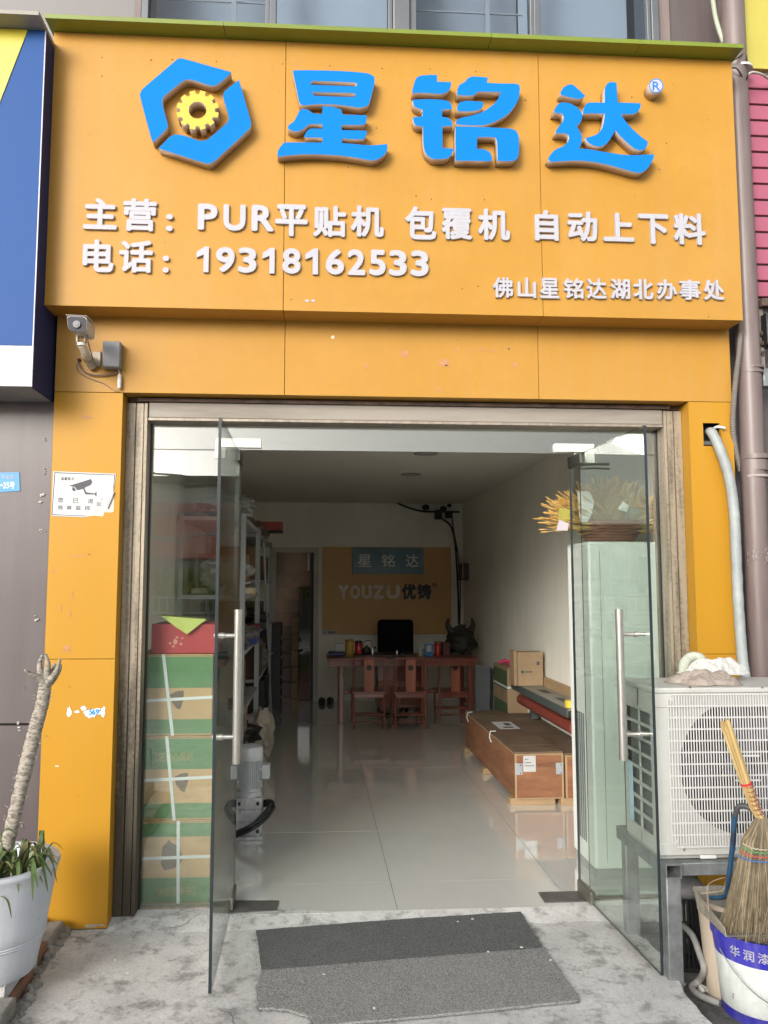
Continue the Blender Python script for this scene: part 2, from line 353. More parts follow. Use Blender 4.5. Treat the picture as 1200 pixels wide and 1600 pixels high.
BARK = mat('pale_bark', (.35, .315, .265), .9, (.15, .13, .105), scale=55, streak=(1, 1, 2.2), bump=1, bscale=45, thr=(.38, .55))
LEAF = mat('strap_leaf', (.13, .19, .06), .45, (.065, .105, .03), scale=12)
LEAFD = mat('dry_leaf', (.24, .21, .07), .6, (.10, .10, .03), scale=12)
BRICK = mat('red_brick', (.24, .105, .06), .85, (.15, .12, .095), scale=12, bump=.8, bscale=50, thr=(.40, .6))
MORTAR = mat('old_mortar', (.28, .265, .24), .9, (.17, .155, .135), scale=14, bump=.8, bscale=50)
PAPER = mat('white_paper', (.62, .62, .62), .6, var=.05)
INK = mat('dark_print', (.06, .06, .07), .6, var=.1)
PLATEB = mat('blue_plate', (.02, .26, .62), .35, var=.05)
ALU = mat('grey_window_frame', (.155, .165, .18), .35, var=.08, metal=.3)
WBAR = mat('white_bar', (.70, .70, .68), .4, var=.05)

def weather(m, amt=.10, streak=(5, 5, .35), spots=.0, wave=0.0, tint=(.55, .48, .38)):
    t = m.node_tree; N = t.nodes; L = t.links; b = N['Principled BSDF']; tc = N.new('ShaderNodeTexCoord'); src = b.inputs['Base Color'].links[0].from_socket
    mp = N.new('ShaderNodeMapping'); mp.inputs['Scale'].default_value = streak; L.new(tc.outputs['Object'], mp.inputs[0])
    n1 = N.new('ShaderNodeTexNoise'); n1.inputs['Scale'].default_value = 3; n1.inputs['Detail'].default_value = 8; n1.inputs['Roughness'].default_value = .7; L.new(mp.outputs[0], n1.inputs['Vector'])
    n2 = N.new('ShaderNodeTexNoise'); n2.inputs['Scale'].default_value = 1.1; n2.inputs['Detail'].default_value = 5; L.new(tc.outputs['Object'], n2.inputs['Vector'])
    ml = N.new('ShaderNodeMath'); ml.operation = 'MULTIPLY'; L.new(n1.outputs[0], ml.inputs[0]); L.new(n2.outputs[0], ml.inputs[1])
    mr = N.new('ShaderNodeMapRange'); mr.inputs[1].default_value = .20; mr.inputs[2].default_value = .42; mr.inputs[3].default_value = 0; mr.inputs[4].default_value = amt; L.new(ml.outputs[0], mr.inputs[0])
    mx = N.new('ShaderNodeMix'); mx.data_type = 'RGBA'; mx.inputs[7].default_value = (*tint, 1); L.new(mr.outputs[0], mx.inputs[0]); L.new(src, mx.inputs[6]); out = mx.outputs[2]
    if spots:
        n3 = N.new('ShaderNodeTexNoise'); n3.inputs['Scale'].default_value = 34; n3.inputs['Detail'].default_value = 2; L.new(tc.outputs['Object'], n3.inputs['Vector'])
        m3 = N.new('ShaderNodeMapRange'); m3.inputs[1].default_value = .70; m3.inputs[2].default_value = .76; m3.inputs[4].default_value = spots; L.new(n3.outputs[0], m3.inputs[0])
        mx2 = N.new('ShaderNodeMix'); mx2.data_type = 'RGBA'; mx2.inputs[7].default_value = (.10, .075, .05, 1); L.new(m3.outputs[0], mx2.inputs[0]); L.new(out, mx2.inputs[6]); out = mx2.outputs[2]
    L.new(out, b.inputs['Base Color'])
    if wave:
        n4 = N.new('ShaderNodeTexNoise'); n4.inputs['Scale'].default_value = 1.6; n4.inputs['Detail'].default_value = 1; L.new(tc.outputs['Object'], n4.inputs['Vector'])
        bp = N.new('ShaderNodeBump'); bp.inputs['Strength'].default_value = wave; bp.inputs['Distance'].default_value = .03; L.new(n4.outputs[0], bp.inputs['Height'])
        if b.inputs['Normal'].links: L.new(b.inputs['Normal'].links[0].from_socket, bp.inputs['Normal'])
        L.new(bp.outputs[0], b.inputs['Normal'])
for m_ in (ORANGE, ORANGE_LOW, BLUE, RETURN, WHITE_L, WHITE_S, GEARY, GREEN, CAPGREY, PURPLE, GREYWALL, JAMB, HEADER, CREAM, CREAM2, HOSE, POTW, MAT_L, MAT_D, PIPE, CONDUIT, GALV, PAPER, PLATEB, WBAR, ALU, STEELFR, CONC, CONCD):
    for n_ in m_.node_tree.nodes:
        if n_.type == 'VALTORGB' and (m_ not in (CONC, CONCD) or n_ is [q for q in m_.node_tree.nodes if q.type == 'VALTORGB'][0]):
            for e_ in n_.color_ramp.elements: e_.color = tuple(c*.83 for c in e_.color[:3])+(1,)
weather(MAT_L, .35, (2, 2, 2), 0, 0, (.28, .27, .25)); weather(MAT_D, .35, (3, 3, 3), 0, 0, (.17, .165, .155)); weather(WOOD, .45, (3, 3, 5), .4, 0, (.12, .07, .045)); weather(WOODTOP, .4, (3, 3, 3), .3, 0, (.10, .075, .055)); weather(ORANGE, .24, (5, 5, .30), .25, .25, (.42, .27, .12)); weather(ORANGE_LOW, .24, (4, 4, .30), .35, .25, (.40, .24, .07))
weather(WALLW, .22, (2, 2, .5), .12, 0, (.45, .42, .36)); weather(CREAM, .30, (9, 9, .5), .35, 0, (.30, .27, .20)); weather(POTW, .25, (9, 9, .4), .3, 0, (.30, .29, .26)); weather(PURPLE, .3, (5, 5, .3), .2, .2, (.17, .145, .14)); weather(TILE, .20, (1.2, 1.2, 1), .10, .02, (.40, .39, .35)); weather(PIPE, .35, (7, 7, .5), .2, 0, (.33, .28, .25)); weather(CARTON, .2, (3, 3, 2), .12, 0, (.30, .21, .12)); weather(GREENP, .22, (3, 3, 2), .1, 0, (.22, .24, .12)); weather(GREEN, .25, (6, 6, 1), .3, 0, (.12, .13, .05)); weather(CEILM, .2, (1, 1, 1), .05, 0, (.40, .39, .34))
# ------------------------------------------------------------------ key planes
YG, YFR, YP, YS, YU = 0.0, -.085, -.163, -.31, .02
zl = lambda px, py, Y: P(px, py, Y).z
XPL = -1.203; XPLi = P(190, 700, YP).x; XPRi = P(1078, 700, YP).x; XPR = P(1145, 650, YP).x
ZLIN = (zl(190, 614, YP)+zl(1070, 627, YP))/2
XF0 = P(227, 800, YFR).x; XF1 = P(1041, 800, YFR).x      # inner edges of jambs
ZHB = (zl(228, 651, YFR)+zl(1035, 664, YFR))/2              # header underside
ZTOPDOOR = 2.112
ZSB = (zl(68.5, 477.5, YS)+zl(1160, 500, YS))/2; ZST = (zl(82, 49, YS)+zl(1145, 95, YS))/2
XS0 = (P(82, 49, YS).x+P(68.5, 477.5, YS).x)/2; XS1 = (P(1145, 95, YS).x+P(1160, 500, YS).x)/2
XW0, XW1, YB, ZC = -1.02, 1.93, 6.4, 2.535
ZA = -.020; PBZ_ = .045
print('planes', dict(XPLi=XPLi, XPRi=XPRi, XPR=XPR, ZLIN=ZLIN, XF0=XF0, XF1=XF1, ZHB=ZHB, ZSB=ZSB, ZST=ZST, XS0=XS0, XS1=XS1))

# ------------------------------------------------------------------ ground and setting
g = MB().add([(-400, -400, -.10), (400, -400, -.10), (400, 400, -.10), (-400, 400, -.10)], [(0, 1, 2, 3)]).build('ground', CONCD, kind='structure')
road = MB().box(-60, 60, -13, -4.9, -.30, -.085).build('road', mat('cement_road', (.36, .355, .34), .85, (.28, .275, .26), scale=8, bump=.4, bscale=120), kind='structure')
pave = MB().box(-60, 60, -4.88, -2.3, -.30, -.05).build('pavement', concrete('pavement_concrete', (.46, .45, .43), (.36, .35, .34), 2.2), kind='structure')
# concrete apron: a thick slab with a broken right edge
ap = []
yy = -.10
left_edge = [(-1.13+.015*math.sin(k*1.7), -.15-.105*k) for k in range(21)]
rgt = []
for k in range(44):
    y_ = -.12-.05*k; xe = 1.355+.07*math.exp(-((y_+.55)/.25)**2)+.018*noise.noise(Vector((y_*9, 3, 0)))+.03*noise.noise(Vector((y_*3, 8, 0)))
    if y_ < -.95: xe += (-.95-y_)*.12
    rgt.append((xe, y_))
outl = [(-1.13, -.04)]+left_edge+list(reversed(rgt))+[(1.345, -.04)]
ap = MB()
n = len(outl)
top = [(x, y, ZA+.015*(y+.1)*0) for x, y in outl]; bot = [(x+(.02 if x > 1 else 0), y, -.098) for x, y in outl]
ap.add(top+bot, [tuple(range(n))]+[(i, i+n, (i+1) % n+n, (i+1) % n) for i in range(n)])
ap.build('apron', CONC, kind='structure')
tm_ = MB()
for k in range(60):
    xa_, xb_ = XPLi+(XPRi-XPLi)*k/60, XPLi+(XPRi-XPLi)*(k+1)/60; ya_, yb2_ = [-.20+.03*noise.noise(Vector((x*3.1, 1, 0)))+.015*noise.noise(Vector((x*11, 5, 0))) for x in (xa_, xb_)]
    tm_.hexa([(xa_, ya_, ZA-.01), (xb_, yb2_, ZA-.01), (xb_, -.091, ZA-.01), (xa_, -.091, ZA-.01), (xa_, ya_, ZA+.0003), (xb_, yb2_, ZA+.0003), (xb_, -.084, .0006), (xa_, -.084, .0006)])
tm_.build('threshold', CONC, kind='structure')
B('planting_strip', concrete('dark_strip_soil', (.10, .10, .085), (.045, .05, .035), 6.0), -3.2, -1.16, -2.2, YP+.02, -.155, PBZ_-.001, kind='structure')
# shop floor: grout bed with real tiles
fl = B('shop_floor', GROUT, XW0-.02, XW1+.02, -.09, YB+1.9, -.14, -.0035, kind='structure')
TS = .815; x_seams = [P(622, 1425, 0).x]
tile_x0 = PZ(622, 1425, 0).x-TS*2; ty0 = PZ(583, 1275, 0).y - TS*2
ty0 = -.089
tme = None
cols = [XW0-.01]+[x for x in [tile_x0+TS*k for k in range(0, 6)] if XW0 < x < XW1]+[XW1+.01]
rows = [ty0]+[ty0+.35+TS*k for k in range(0, 11) if ty0+.35+TS*k < YB+1.8]
shared = {}
for i in range(len(cols)-1):
    for j in range(len(rows)-1):
        wx = cols[i+1]-cols[i]; wy = rows[j+1]-rows[j]; key = (round(wx, 3), round(wy, 3))
        if key not in shared:
            me_o = MB().box(.0013, wx-.0013, .0004, wy-.0004, -.010, 0).build('tile', TILE); shared[key] = me_o.data; o = me_o
        else:
            o = bpy.data.objects.new('tile', shared[key]); C.objects.link(o)
        o.parent = fl; o.location = (cols[i], rows[j], random.uniform(-.0002, .0001))
        o.rotation_euler = (random.uniform(-.0004, .0004), random.uniform(-.0004, .0004), 0)
sm_ = [(XPLi+.02, -.012), (-.30, -.012), (-.22, -.03)]+[(-.22-.035*k, -.055+.02*noise.noise(Vector((k*.9, 2, 0)))) for k in range(1, 4)]
sm_ = [(-.86, -.012), (-.30, -.012), (-.12, -.035), (-.02, -.062), (.10, -.088), (.10, -.098), (-.86, -.098)]
MB().prism(sm_[::-1], 'z', -.001, .0012).build('cement_smear', CONC, kind='structure')
# room shell
XO0, XO1, ZO = P(430, 950, YB).x, P(491, 950, YB).x, zl(460, 862, YB)
B('wall_left', WALLW, XW0-.12, XW0, .10, YB+.12, -.05, ZC, kind='structure')
B('wall_right', WALLW, XW1, XW1+.12, .10, YB+.12, -.05, ZC, kind='structure')
wb = MB().box(XW0-.12, XO0, YB, YB+.12, -.05, ZC).box(XO1, XW1+.12, YB, YB+.12, -.05, ZC).box(XO0, XO1, YB, YB+.12, ZO, ZC)
wb.build('wall_back', WALLW, kind='structure')
cl = B('ceiling', CEILM, XW0-.12, XW1+.12, .06, YB+2, ZC, ZC+.1, kind='structure')
# stair room behind the opening
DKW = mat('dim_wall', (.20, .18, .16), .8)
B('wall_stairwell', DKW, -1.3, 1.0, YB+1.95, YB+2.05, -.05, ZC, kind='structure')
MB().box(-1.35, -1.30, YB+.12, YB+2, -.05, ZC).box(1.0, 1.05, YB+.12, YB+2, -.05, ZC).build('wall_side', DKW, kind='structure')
ds = thing('doorway_surround', 'pale door surround round the dark opening in the back wall', 'door frame', ((XO0+XO1)/2, YB, 0))
dsm = mat('pale_trim', (.50, .49, .44), .5)
B('jamb', dsm, XO0-.055, XO0+.01, YB-.02, YB-.001, 0, ZO+.055, ds, .004); B('jamb', dsm, XO1-.01, XO1+.055, YB-.02, YB-.001, 0, ZO+.055, ds, .004)
B('head', dsm, XO0+.0105, XO1-.0105, YB-.019, YB-.0012, ZO-.01, ZO+.055, ds, .004)
st = thing('staircase', 'dark brown staircase beyond the opening in the back wall', 'stairs', (-.3, YB+.5, 0))
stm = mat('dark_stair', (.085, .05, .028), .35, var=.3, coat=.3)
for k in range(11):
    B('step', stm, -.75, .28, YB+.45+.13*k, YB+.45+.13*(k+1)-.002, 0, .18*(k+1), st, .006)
sp = thing('sliding_glass_panel', 'narrow dark glass sliding panel at the right of the back opening', 'glass panel', (XO1-.1, YB+.2, 0))
B('frame', BLACK, XO1-.05, XO1-.012, YB+.14, YB+.18, 0, ZO-.012, sp); B('pane', glass_mat('dim_glass', (.25, .24, .22), 1.0), XO1-.20, XO1-.051, YB+.155, YB+.163, .02, ZO-.45, sp)
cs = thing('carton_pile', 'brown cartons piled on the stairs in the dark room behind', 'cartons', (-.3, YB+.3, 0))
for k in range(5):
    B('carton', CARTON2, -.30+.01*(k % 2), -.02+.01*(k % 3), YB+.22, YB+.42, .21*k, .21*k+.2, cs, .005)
bx = B('white_light_strip', WBAR, P(482, 880, YB+.1).x-.012, P(482, 880, YB+.1).x+.012, YB+.13, YB+.138, zl(482, 892, YB+.13), ZO-.015)
tag(bx, 'short white upright strip at the top right of the back opening', 'strip')

# ------------------------------------------------------------------ shop front (building facade)
sf = thing('shop_front', 'orange clad shop front with wide glazed entrance and open glass doors', 'shop front', (.25, YP, 0))
B('core_wall', DARK, XS0+.02, XPLi-.02, YP+.012, .25, -.15, 4.2, sf); B('core_wall', DARK, XPRi+.03, XPR-.01, YP+.06, .25, -.15, 4.2, sf)
B('core_beam', DARK, XPLi-.019, XPRi+.029, YP+.045, .25, ZLIN+.02, 4.2, sf)
def panel(x0, x1, z0, z1, m=ORANGE_LOW, y0=YP, y1=YP+.010, nm='cladding_panel'): return B(nm, m, x0+.0012, x1-.0012, y0, y1, z0+.0012, z1-.0012, sf, .0012)
XSE1, XSE2 = P(445, 560, YP).x, P(841, 560, YP).x
ZLT = (zl(86, 498.5, YP)+zl(1137, 519, YP))/2+.03
zb = zl(120, 1450, YP)-.0
zL = zl(82, 1030, YP); zR = zl(1100, 1022, YP)
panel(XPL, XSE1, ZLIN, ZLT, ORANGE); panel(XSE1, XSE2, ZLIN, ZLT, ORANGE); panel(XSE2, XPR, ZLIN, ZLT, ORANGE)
panel(XPL, XPLi, zL, ZLIN); panel(XPL, XPLi, ZA+.003, zL)
# right pillar with the cut hole
hx0, hx1, hz0, hz1 = P(1099, 680, YP).x, P(1125, 680, YP).x, zl(1110, 697, YP), zl(1110, 661, YP)
pr = MB()
a0, a1 = XPRi+.0012, XPR-.0012
pr.box(a0, hx0, YP, YP+.010, zR+.0012, ZLIN-.0012).box(hx1, a1, YP, YP+.010, zR+.0012, ZLIN-.0012).box(hx0, hx1, YP, YP+.010, hz1, ZLIN-.0012).box(hx0, hx1, YP, YP+.010, zR+.0012, hz0)
pr.build('cladding_panel', ORANGE_LOW, sf); panel(XPRi, XPR, ZA+.003, zR)
# cut flap + brackets in the hole
B('bent_flap', ORANGE_LOW, hx1, hx1+.004, YP-.012, YP, hz0+.02, hz1-.01, sf); B('metal_stud', GALV, hx0+.002, hx1-.002, YP+.03, YP+.045, hz0+.012, hz0+.03, sf)
# reveals
panel(XPLi-.011, XPLi, ZA+.003, ZLIN, y0=YP+.0105, y1=YFR+.03, nm='reveal_panel')
panel(XPRi, XPRi+.011, ZA+.003, ZLIN, y0=YP+.0105, y1=YFR+.03, nm='reveal_panel')
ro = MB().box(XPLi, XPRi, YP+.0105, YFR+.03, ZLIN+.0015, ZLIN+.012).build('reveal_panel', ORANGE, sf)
# metal jambs
ZJ = .0
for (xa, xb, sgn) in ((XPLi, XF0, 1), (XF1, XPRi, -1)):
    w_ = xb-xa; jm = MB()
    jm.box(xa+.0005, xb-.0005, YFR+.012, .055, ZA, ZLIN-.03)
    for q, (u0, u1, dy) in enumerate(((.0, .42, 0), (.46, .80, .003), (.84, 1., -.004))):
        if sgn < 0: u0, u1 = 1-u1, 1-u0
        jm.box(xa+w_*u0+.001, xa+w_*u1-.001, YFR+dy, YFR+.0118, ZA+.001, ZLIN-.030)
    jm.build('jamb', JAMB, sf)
B('header_band', HEADER, XF0+.0005, XF1-.0005, YFR+.006, .03, ZHB, ZHB+.075, sf, .004)
B('header_lip', STEELFR, XF0+.001, XF1-.001, YFR+.002, .028, ZHB-.014, ZHB-.0005, sf, .002)
B('rusty_head_strip', RUST, XPLi+.001, XPRi-.001, YFR+.02, .02, ZHB+.0755, ZLIN+.001, sf)
B('rusty_head_strip', RUST, XPLi+.05, XPRi-.06, YFR-.01, YFR+.0195, ZLIN-.022, ZLIN-.006, sf)
# glazing: door opening between leaf pivots
XDL, XDR = P(371, 1000, .03).x, P(908, 1000, .03).x
def pane(name, x0, x1, z0, z1, parent=sf, m=GLASS):
    o = MB(); p = [(x0, -.006, z0), (x1, -.006, z0), (x1, .006, z0), (x0, .006, z0), (x0, -.006, z1), (x1, -.006, z1), (x1, .006, z1), (x0, .006, z1)]
    o.hexa(p, fm=[1, 1, 0, 1, 0, 1]); return o.build(name, [m, GEDGE], parent)
zt0 = ZTOPDOOR+.012
pane('side_pane', XF0-.0, XDL, .004, zt0-.003, m=SGLASS); pane('side_pane', XDR+.004, XF1, .004, zt0-.003, m=GLASS); pane('transom_pane', XF0, XF1, zt0, ZHB-.012)
B('glass_bead', BLACK, XF0-.004, XF0+.007, -.012, .012, .0, ZHB-.015, sf); B('glass_bead', BLACK, XF1-.007, XF1+.004, -.012, .012, .0, ZHB-.015, sf)
B('sill_rail', STEELFR, XF0, XDL-.01, -.011, .02, -.012, .006, sf); B('sill_rail', STEELFR, XDR+.01, XF1, -.02, .02, -.012, .006, sf)
def Lpatch(x0, x1, z0, z1, leg0, leg1, zleg):
    for y0, y1 in ((-.020, -.0065), (.0065, .020)):
        MB().box(x0, x1, y0, y1, z0, z1).box(leg0, leg1, y0, y1, zleg, z0).build('corner_patch', PATCH, sf, bevel=.002)
Lpatch(P(337, 690, -.02).x, P(408, 690, -.02).x, zl(370, 699, -.02), zl(370, 685, -.02), P(336, 700, -.02).x, P(353, 700, -.02).x, zl(345, 716, -.02))
Lpatch(P(867, 699, -.02).x, P(929, 699, -.02).x, zl(890, 706, -.02), zl(890, 693, -.02), P(914, 700, -.02).x, P(929, 700, -.02).x, zl(921, 723, -.02))
def door(hx, hy, fx, fy, hside, hz, lab):
    d = Vector((fx-hx, fy-hy, 0)); Ln = d.length; d.normalize(); nrm = Vector((-d.y, d.x, 0)); t = .006
    a = Vector((hx, hy, 0)); b = Vector((fx, fy, 0)); zt, z0 = ZTOPDOOR, .012
    m = MB(); p = [a-nrm*t, b-nrm*t, b+nrm*t, a+nrm*t]; p = [Vector((q.x, q.y, z0)) for q in p]+[Vector((q.x, q.y, zt)) for q in p]
    m.hexa(p, fm=[1, 1, 0, 1, 0, 1]); o = m.build('glass_door', [DGLASS, GEDGE], sf); o['label'] = lab
    def plate(s0, s1, za, zb_, m_, th=.012, nm='patch_fitting'):
        q = [a+d*s0, a+d*s1]; mm = MB()
        pp = [q[0]-nrm*th, q[1]-nrm*th, q[1]+nrm*th, q[0]+nrm*th]; pp = [Vector((u.x, u.y, za)) for u in pp]+[Vector((u.x, u.y, zb_)) for u in pp]
        mm.hexa(pp); mm.build(nm, m_, o, bevel=.002)
    plate(-.003, .165, zt-.05, zt+.004, mat('worn_patch', (.10, .10, .09), .35, var=.3, metal=.6)); plate(-.003, .165, z0-.004, z0+.05, mat('worn_patch2', (.24, .225, .19), .4, var=.3, metal=.6))
    c = a+d*(Ln-.10)+nrm*hside; base = a+d*(Ln-.10)
    MB().tube([(c.x, c.y, hz[0]), (c.x, c.y, hz[1])], .0155, 20).build('pull_handle', STEEL, o, smooth=True)
    for zz in (hz[0]+.10, hz[1]-.10):
        MB().tube([base-nrm*(.02 if hside > 0 else -.02)+Vector((0, 0, zz)), Vector((c.x, c.y, zz))], .0085, 14).tube([base+nrm*math.copysign(.0062, hside)+Vector((0, 0, zz)), base+nrm*math.copysign(.02, hside)+Vector((0, 0, zz))], .0125, 14).build('handle_mount', STEEL, o, smooth=True)
    # pivot plates
    plate(.055, .075, zt+.004, zt+.03, STEEL, .006, 'pivot')
    return o
YH = .10
hzL = (zl(368, 1197, -.74), zl(368, 953, -.74)); hzR = (zl(977, 1187, -.66), zl(977, 952, -.66))
door(P(371.5, 1000, YH).x, YH, P(336, 1100, -.80).x, -.80, .072, hzL, 'left-hand glass door leaf swung out over the concrete')
door(P(897, 1000, .07).x, .07, P(1021, 1090, -.765).x, -.765, -.085, hzR, 'glass door leaf swung out beside the air conditioner')
# dusty floor spring covers
SPR = mat('dusty_cover', (.17, .16, .15), .55, (.10, .095, .09), scale=14, metal=.3)
for pts, lb in (([(365, 1407), (436, 1407), (432, 1422), (360, 1427)], 'dark metal floor plate beside the motor under the door hinge'), ([(841, 1394), (905, 1392), (918, 1408), (851, 1410)], 'dark metal floor plate beside the tall white cabinet')):
    q = [PZ(a, b, .004) for a, b in pts]; o = MB().prism([(v.x, v.y) for v in reversed(q)], 'z', .0003, .005).build('floor_spring_cover', SPR, bevel=.001); tag(o, lb, 'floor plate', 'floor spring covers')

# small wear marks on the cladding (peeled tape, glue, screws)
GLUE = mat('glue_stain', (.50, .24, .09), .7, (.38, .18, .10), scale=60); PALE = mat('peeled_paper', (.70, .62, .52), .7)
_bn = [0]
def blotch(px, py, r1, r2, m, Y, parent, nm='stain', n=11, seed=0):
    rnd = random.Random(seed+int(px*7+py)); c = P(px, py, Y)
    pts = [(c.x+r1*math.cos(a)*rnd.uniform(.45, 1.1), c.z+r2*math.sin(a)*rnd.uniform(.45, 1.1)) for a in [2*math.pi*k/n for k in range(n)]]
    _bn[0] += 1; place_flat(curve_mesh([pts], .001), nm, m, Y-.0012-.00016*(_bn[0] % 9), .0010, parent)
for (a, b, r1, r2, m_) in ((632, 553, .028, .018, GLUE), (573, 572, .012, .018, GLUE), (695, 567, .028, .022, GLUE), (697, 571, .012, .005, RUST), (715, 546, .010, .012, GLUE), (735, 549, .012, .008, GLUE), (752, 546, .014, .01, GLUE), (768, 549, .012, .008, GLUE), (795, 545, .006, .008, RUST), (805, 570, .012, .016, GLUE), (520, 527, .012, .010, PALE), (686, 609, .012, .012, GLUE),
        (135, 790, .0, .0, GLUE), (95, 950, .004, .02, GLUE), (110, 958, .003, .022, GLUE), (105, 1017, .03, .004, GLUE), (85, 893, .02, .006, GLUE), (140, 866, .006, .003, RUST), (120, 868, .05, .004, GLUE), (89, 1197, .012, .004, PALE), (113, 930, .004, .02, GLUE), (135, 652, .03, .009, GLUE), (105, 1012, .02, .012, GLUE)):
    if r1: blotch(a, b, r1, r2, m_, YP, sf)
for k in range(7): blotch(137+4*k, 1447-.3*k, .012, .010*random.uniform(.5, 1.5), mat('chipped_base', (.42, .36, .30), .9, (.3, .25, .2), scale=40), YP, sf, seed=k)

# ------------------------------------------------------------------ the signboard
sg = thing('signboard', 'large orange projecting sign with blue logo, blue characters and white lettering', 'shop sign', ((XS0+XS1)/2, YS, ZSB))
XA, XB_ = P(444.5, 300, YS).x, P(845, 300, YS).x
seams = [XS0, XA, XB_, XS1]
for i in range(3):
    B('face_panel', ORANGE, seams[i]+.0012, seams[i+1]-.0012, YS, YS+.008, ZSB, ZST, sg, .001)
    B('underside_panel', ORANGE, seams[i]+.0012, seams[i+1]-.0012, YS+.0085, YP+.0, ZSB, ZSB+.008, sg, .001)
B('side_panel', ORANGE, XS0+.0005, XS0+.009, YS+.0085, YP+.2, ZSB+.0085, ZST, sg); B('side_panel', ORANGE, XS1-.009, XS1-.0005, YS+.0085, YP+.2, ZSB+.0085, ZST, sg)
OV = .088
cj = [XS0-.012, P(353, 50, YS).x, P(762, 70, YS).x, P(990, 80, YS).x, XS1+.012]
for i in range(4):
    B('cap_strip', GREEN, cj[i]+.001, cj[i+1]-.001, YS-OV, YP+.25, ZST+.0005+.0008*(i % 2), ZST+.022, sg, .001)
def tr(o0, pts): return [(o0[0]+a/6, o0[1]+b/6) for a, b in smooth_poly(pts)]
def tr0(o0, pts): return [(o0[0]+a/6, o0[1]+b/6) for a, b in pts]
YL = YS-.056
L1 = (200, 80)
flat_shape('logo_piece', [tr(L1, [(500, 65), (965, 195), (955, 215), (840, 310), (790, 322), (735, 310), (600, 268), (540, 268), (500, 290), (345, 415), (320, 460), (330, 530), (372, 690), (365, 720), (345, 745), (235, 852), (225, 840), (112, 420), (118, 385), (140, 350), (450, 85), (470, 72)])], [BLUE, RETURN], YL, .055, sg)
flat_shape('logo_piece', [tr(L1, [(1040, 270), (1152, 660), (1150, 700), (1130, 735), (820, 1020), (780, 1048), (730, 1050), (285, 910), (300, 895), (395, 800), (430, 785), (480, 783), (540, 795), (665, 838), (710, 838), (750, 825), (920, 680), (940, 650), (945, 620), (892, 430), (893, 405), (910, 370)])], [BLUE, RETURN], YL, .055, sg)
gp = []
for k in range(12):
    a0 = 2*math.pi*(k+.5)/12
    for da, rr_ in ((-.165, 163), (-.135, 200), (.135, 200), (.165, 163)):
        gp.append((652+rr_*math.sin(a0+da), 552-rr_*.93*math.cos(a0+da)))
gh = [(652+84*math.sin(2*math.pi*k/28), 552-80*math.cos(2*math.pi*k/28)) for k in range(28)]
flat_shape('logo_gear', [tr0(L1, gp), tr0(L1, gh)], [GEARY, RETURN], YL-.012, .066, sg)
S1 = (420, 90)
flat_shape('letter', [tr(S1, [(225, 130), (245, 118), (600, 122), (920, 145), (990, 178), (990, 240), (940, 430), (915, 455), (850, 468), (720, 450), (600, 438), (450, 436), (330, 447), (300, 435), (285, 415), (240, 200)]),
    tr0(S1, [(395, 230), (415, 218), (800, 232), (828, 245), (820, 270), (600, 262), (395, 255)]), tr0(S1, [(405, 322), (800, 332), (812, 340), (800, 371), (430, 358), (415, 345)])], [BLUE, RETURN], YL, .055, sg)
flat_shape('letter', [tr(S1, [(505, 455), (600, 462), (680, 490), (692, 535), (905, 540), (920, 548), (912, 610), (880, 630), (685, 630), (685, 680), (905, 685), (920, 695), (905, 745), (880, 765), (685, 760), (685, 800), (800, 810), (960, 822), (1110, 810), (1112, 850), (1085, 910), (1010, 955), (950, 962), (800, 935), (640, 915), (400, 905), (250, 910), (95, 925), (80, 920), (85, 880), (105, 840), (145, 795), (503, 795), (503, 750), (340, 748), (335, 735), (350, 700), (375, 675), (410, 665), (503, 668), (503, 625), (380, 625), (330, 665), (270, 690), (220, 685), (180, 665), (180, 640), (240, 590), (290, 495), (330, 482), (380, 495), (410, 520), (500, 530)])], [BLUE, RETURN], YL, .055, sg)
S2 = (630, 100)
for lp in ([(160, 110), (240, 102), (318, 102), (318, 165), (450, 170), (448, 200), (425, 250), (360, 278), (200, 270), (85, 270), (88, 240), (105, 175), (125, 130)],
    [(88, 335), (240, 330), (380, 338), (430, 355), (455, 390), (455, 425), (365, 425), (365, 495), (420, 505), (455, 540), (465, 575), (440, 580), (368, 582), (368, 780), (385, 788), (468, 792), (465, 820), (440, 865), (400, 885), (320, 890), (270, 885), (215, 840), (190, 760), (185, 582), (140, 580), (105, 560), (90, 500), (180, 490), (182, 430), (130, 410), (98, 385)],
    [(640, 118), (720, 120), (795, 128), (785, 175), (900, 182), (1060, 185), (1090, 200), (1095, 235), (1080, 330), (1040, 400), (980, 470), (880, 530), (780, 568), (700, 575), (560, 572), (495, 560), (495, 540), (520, 515), (560, 500), (640, 485), (740, 450), (820, 400), (880, 340), (918, 262), (700, 260), (660, 292), (590, 295), (505, 288), (510, 230), (530, 195), (580, 165), (600, 140)],
    [(530, 358), (600, 345), (752, 355), (750, 385), (735, 415), (690, 435), (600, 445), (505, 438), (508, 395)],
    [(490, 585), (700, 590), (1000, 605), (1055, 625), (1080, 670), (1085, 720), (1083, 840), (1070, 880), (1030, 908), (885, 908), (880, 740), (870, 695), (840, 685), (695, 685), (690, 795), (750, 800), (805, 820), (832, 870), (830, 910), (490, 905)]):
    flat_shape('letter', [tr(S2, lp)], [BLUE, RETURN], YL, .055, sg)
S3 = (850, 100)
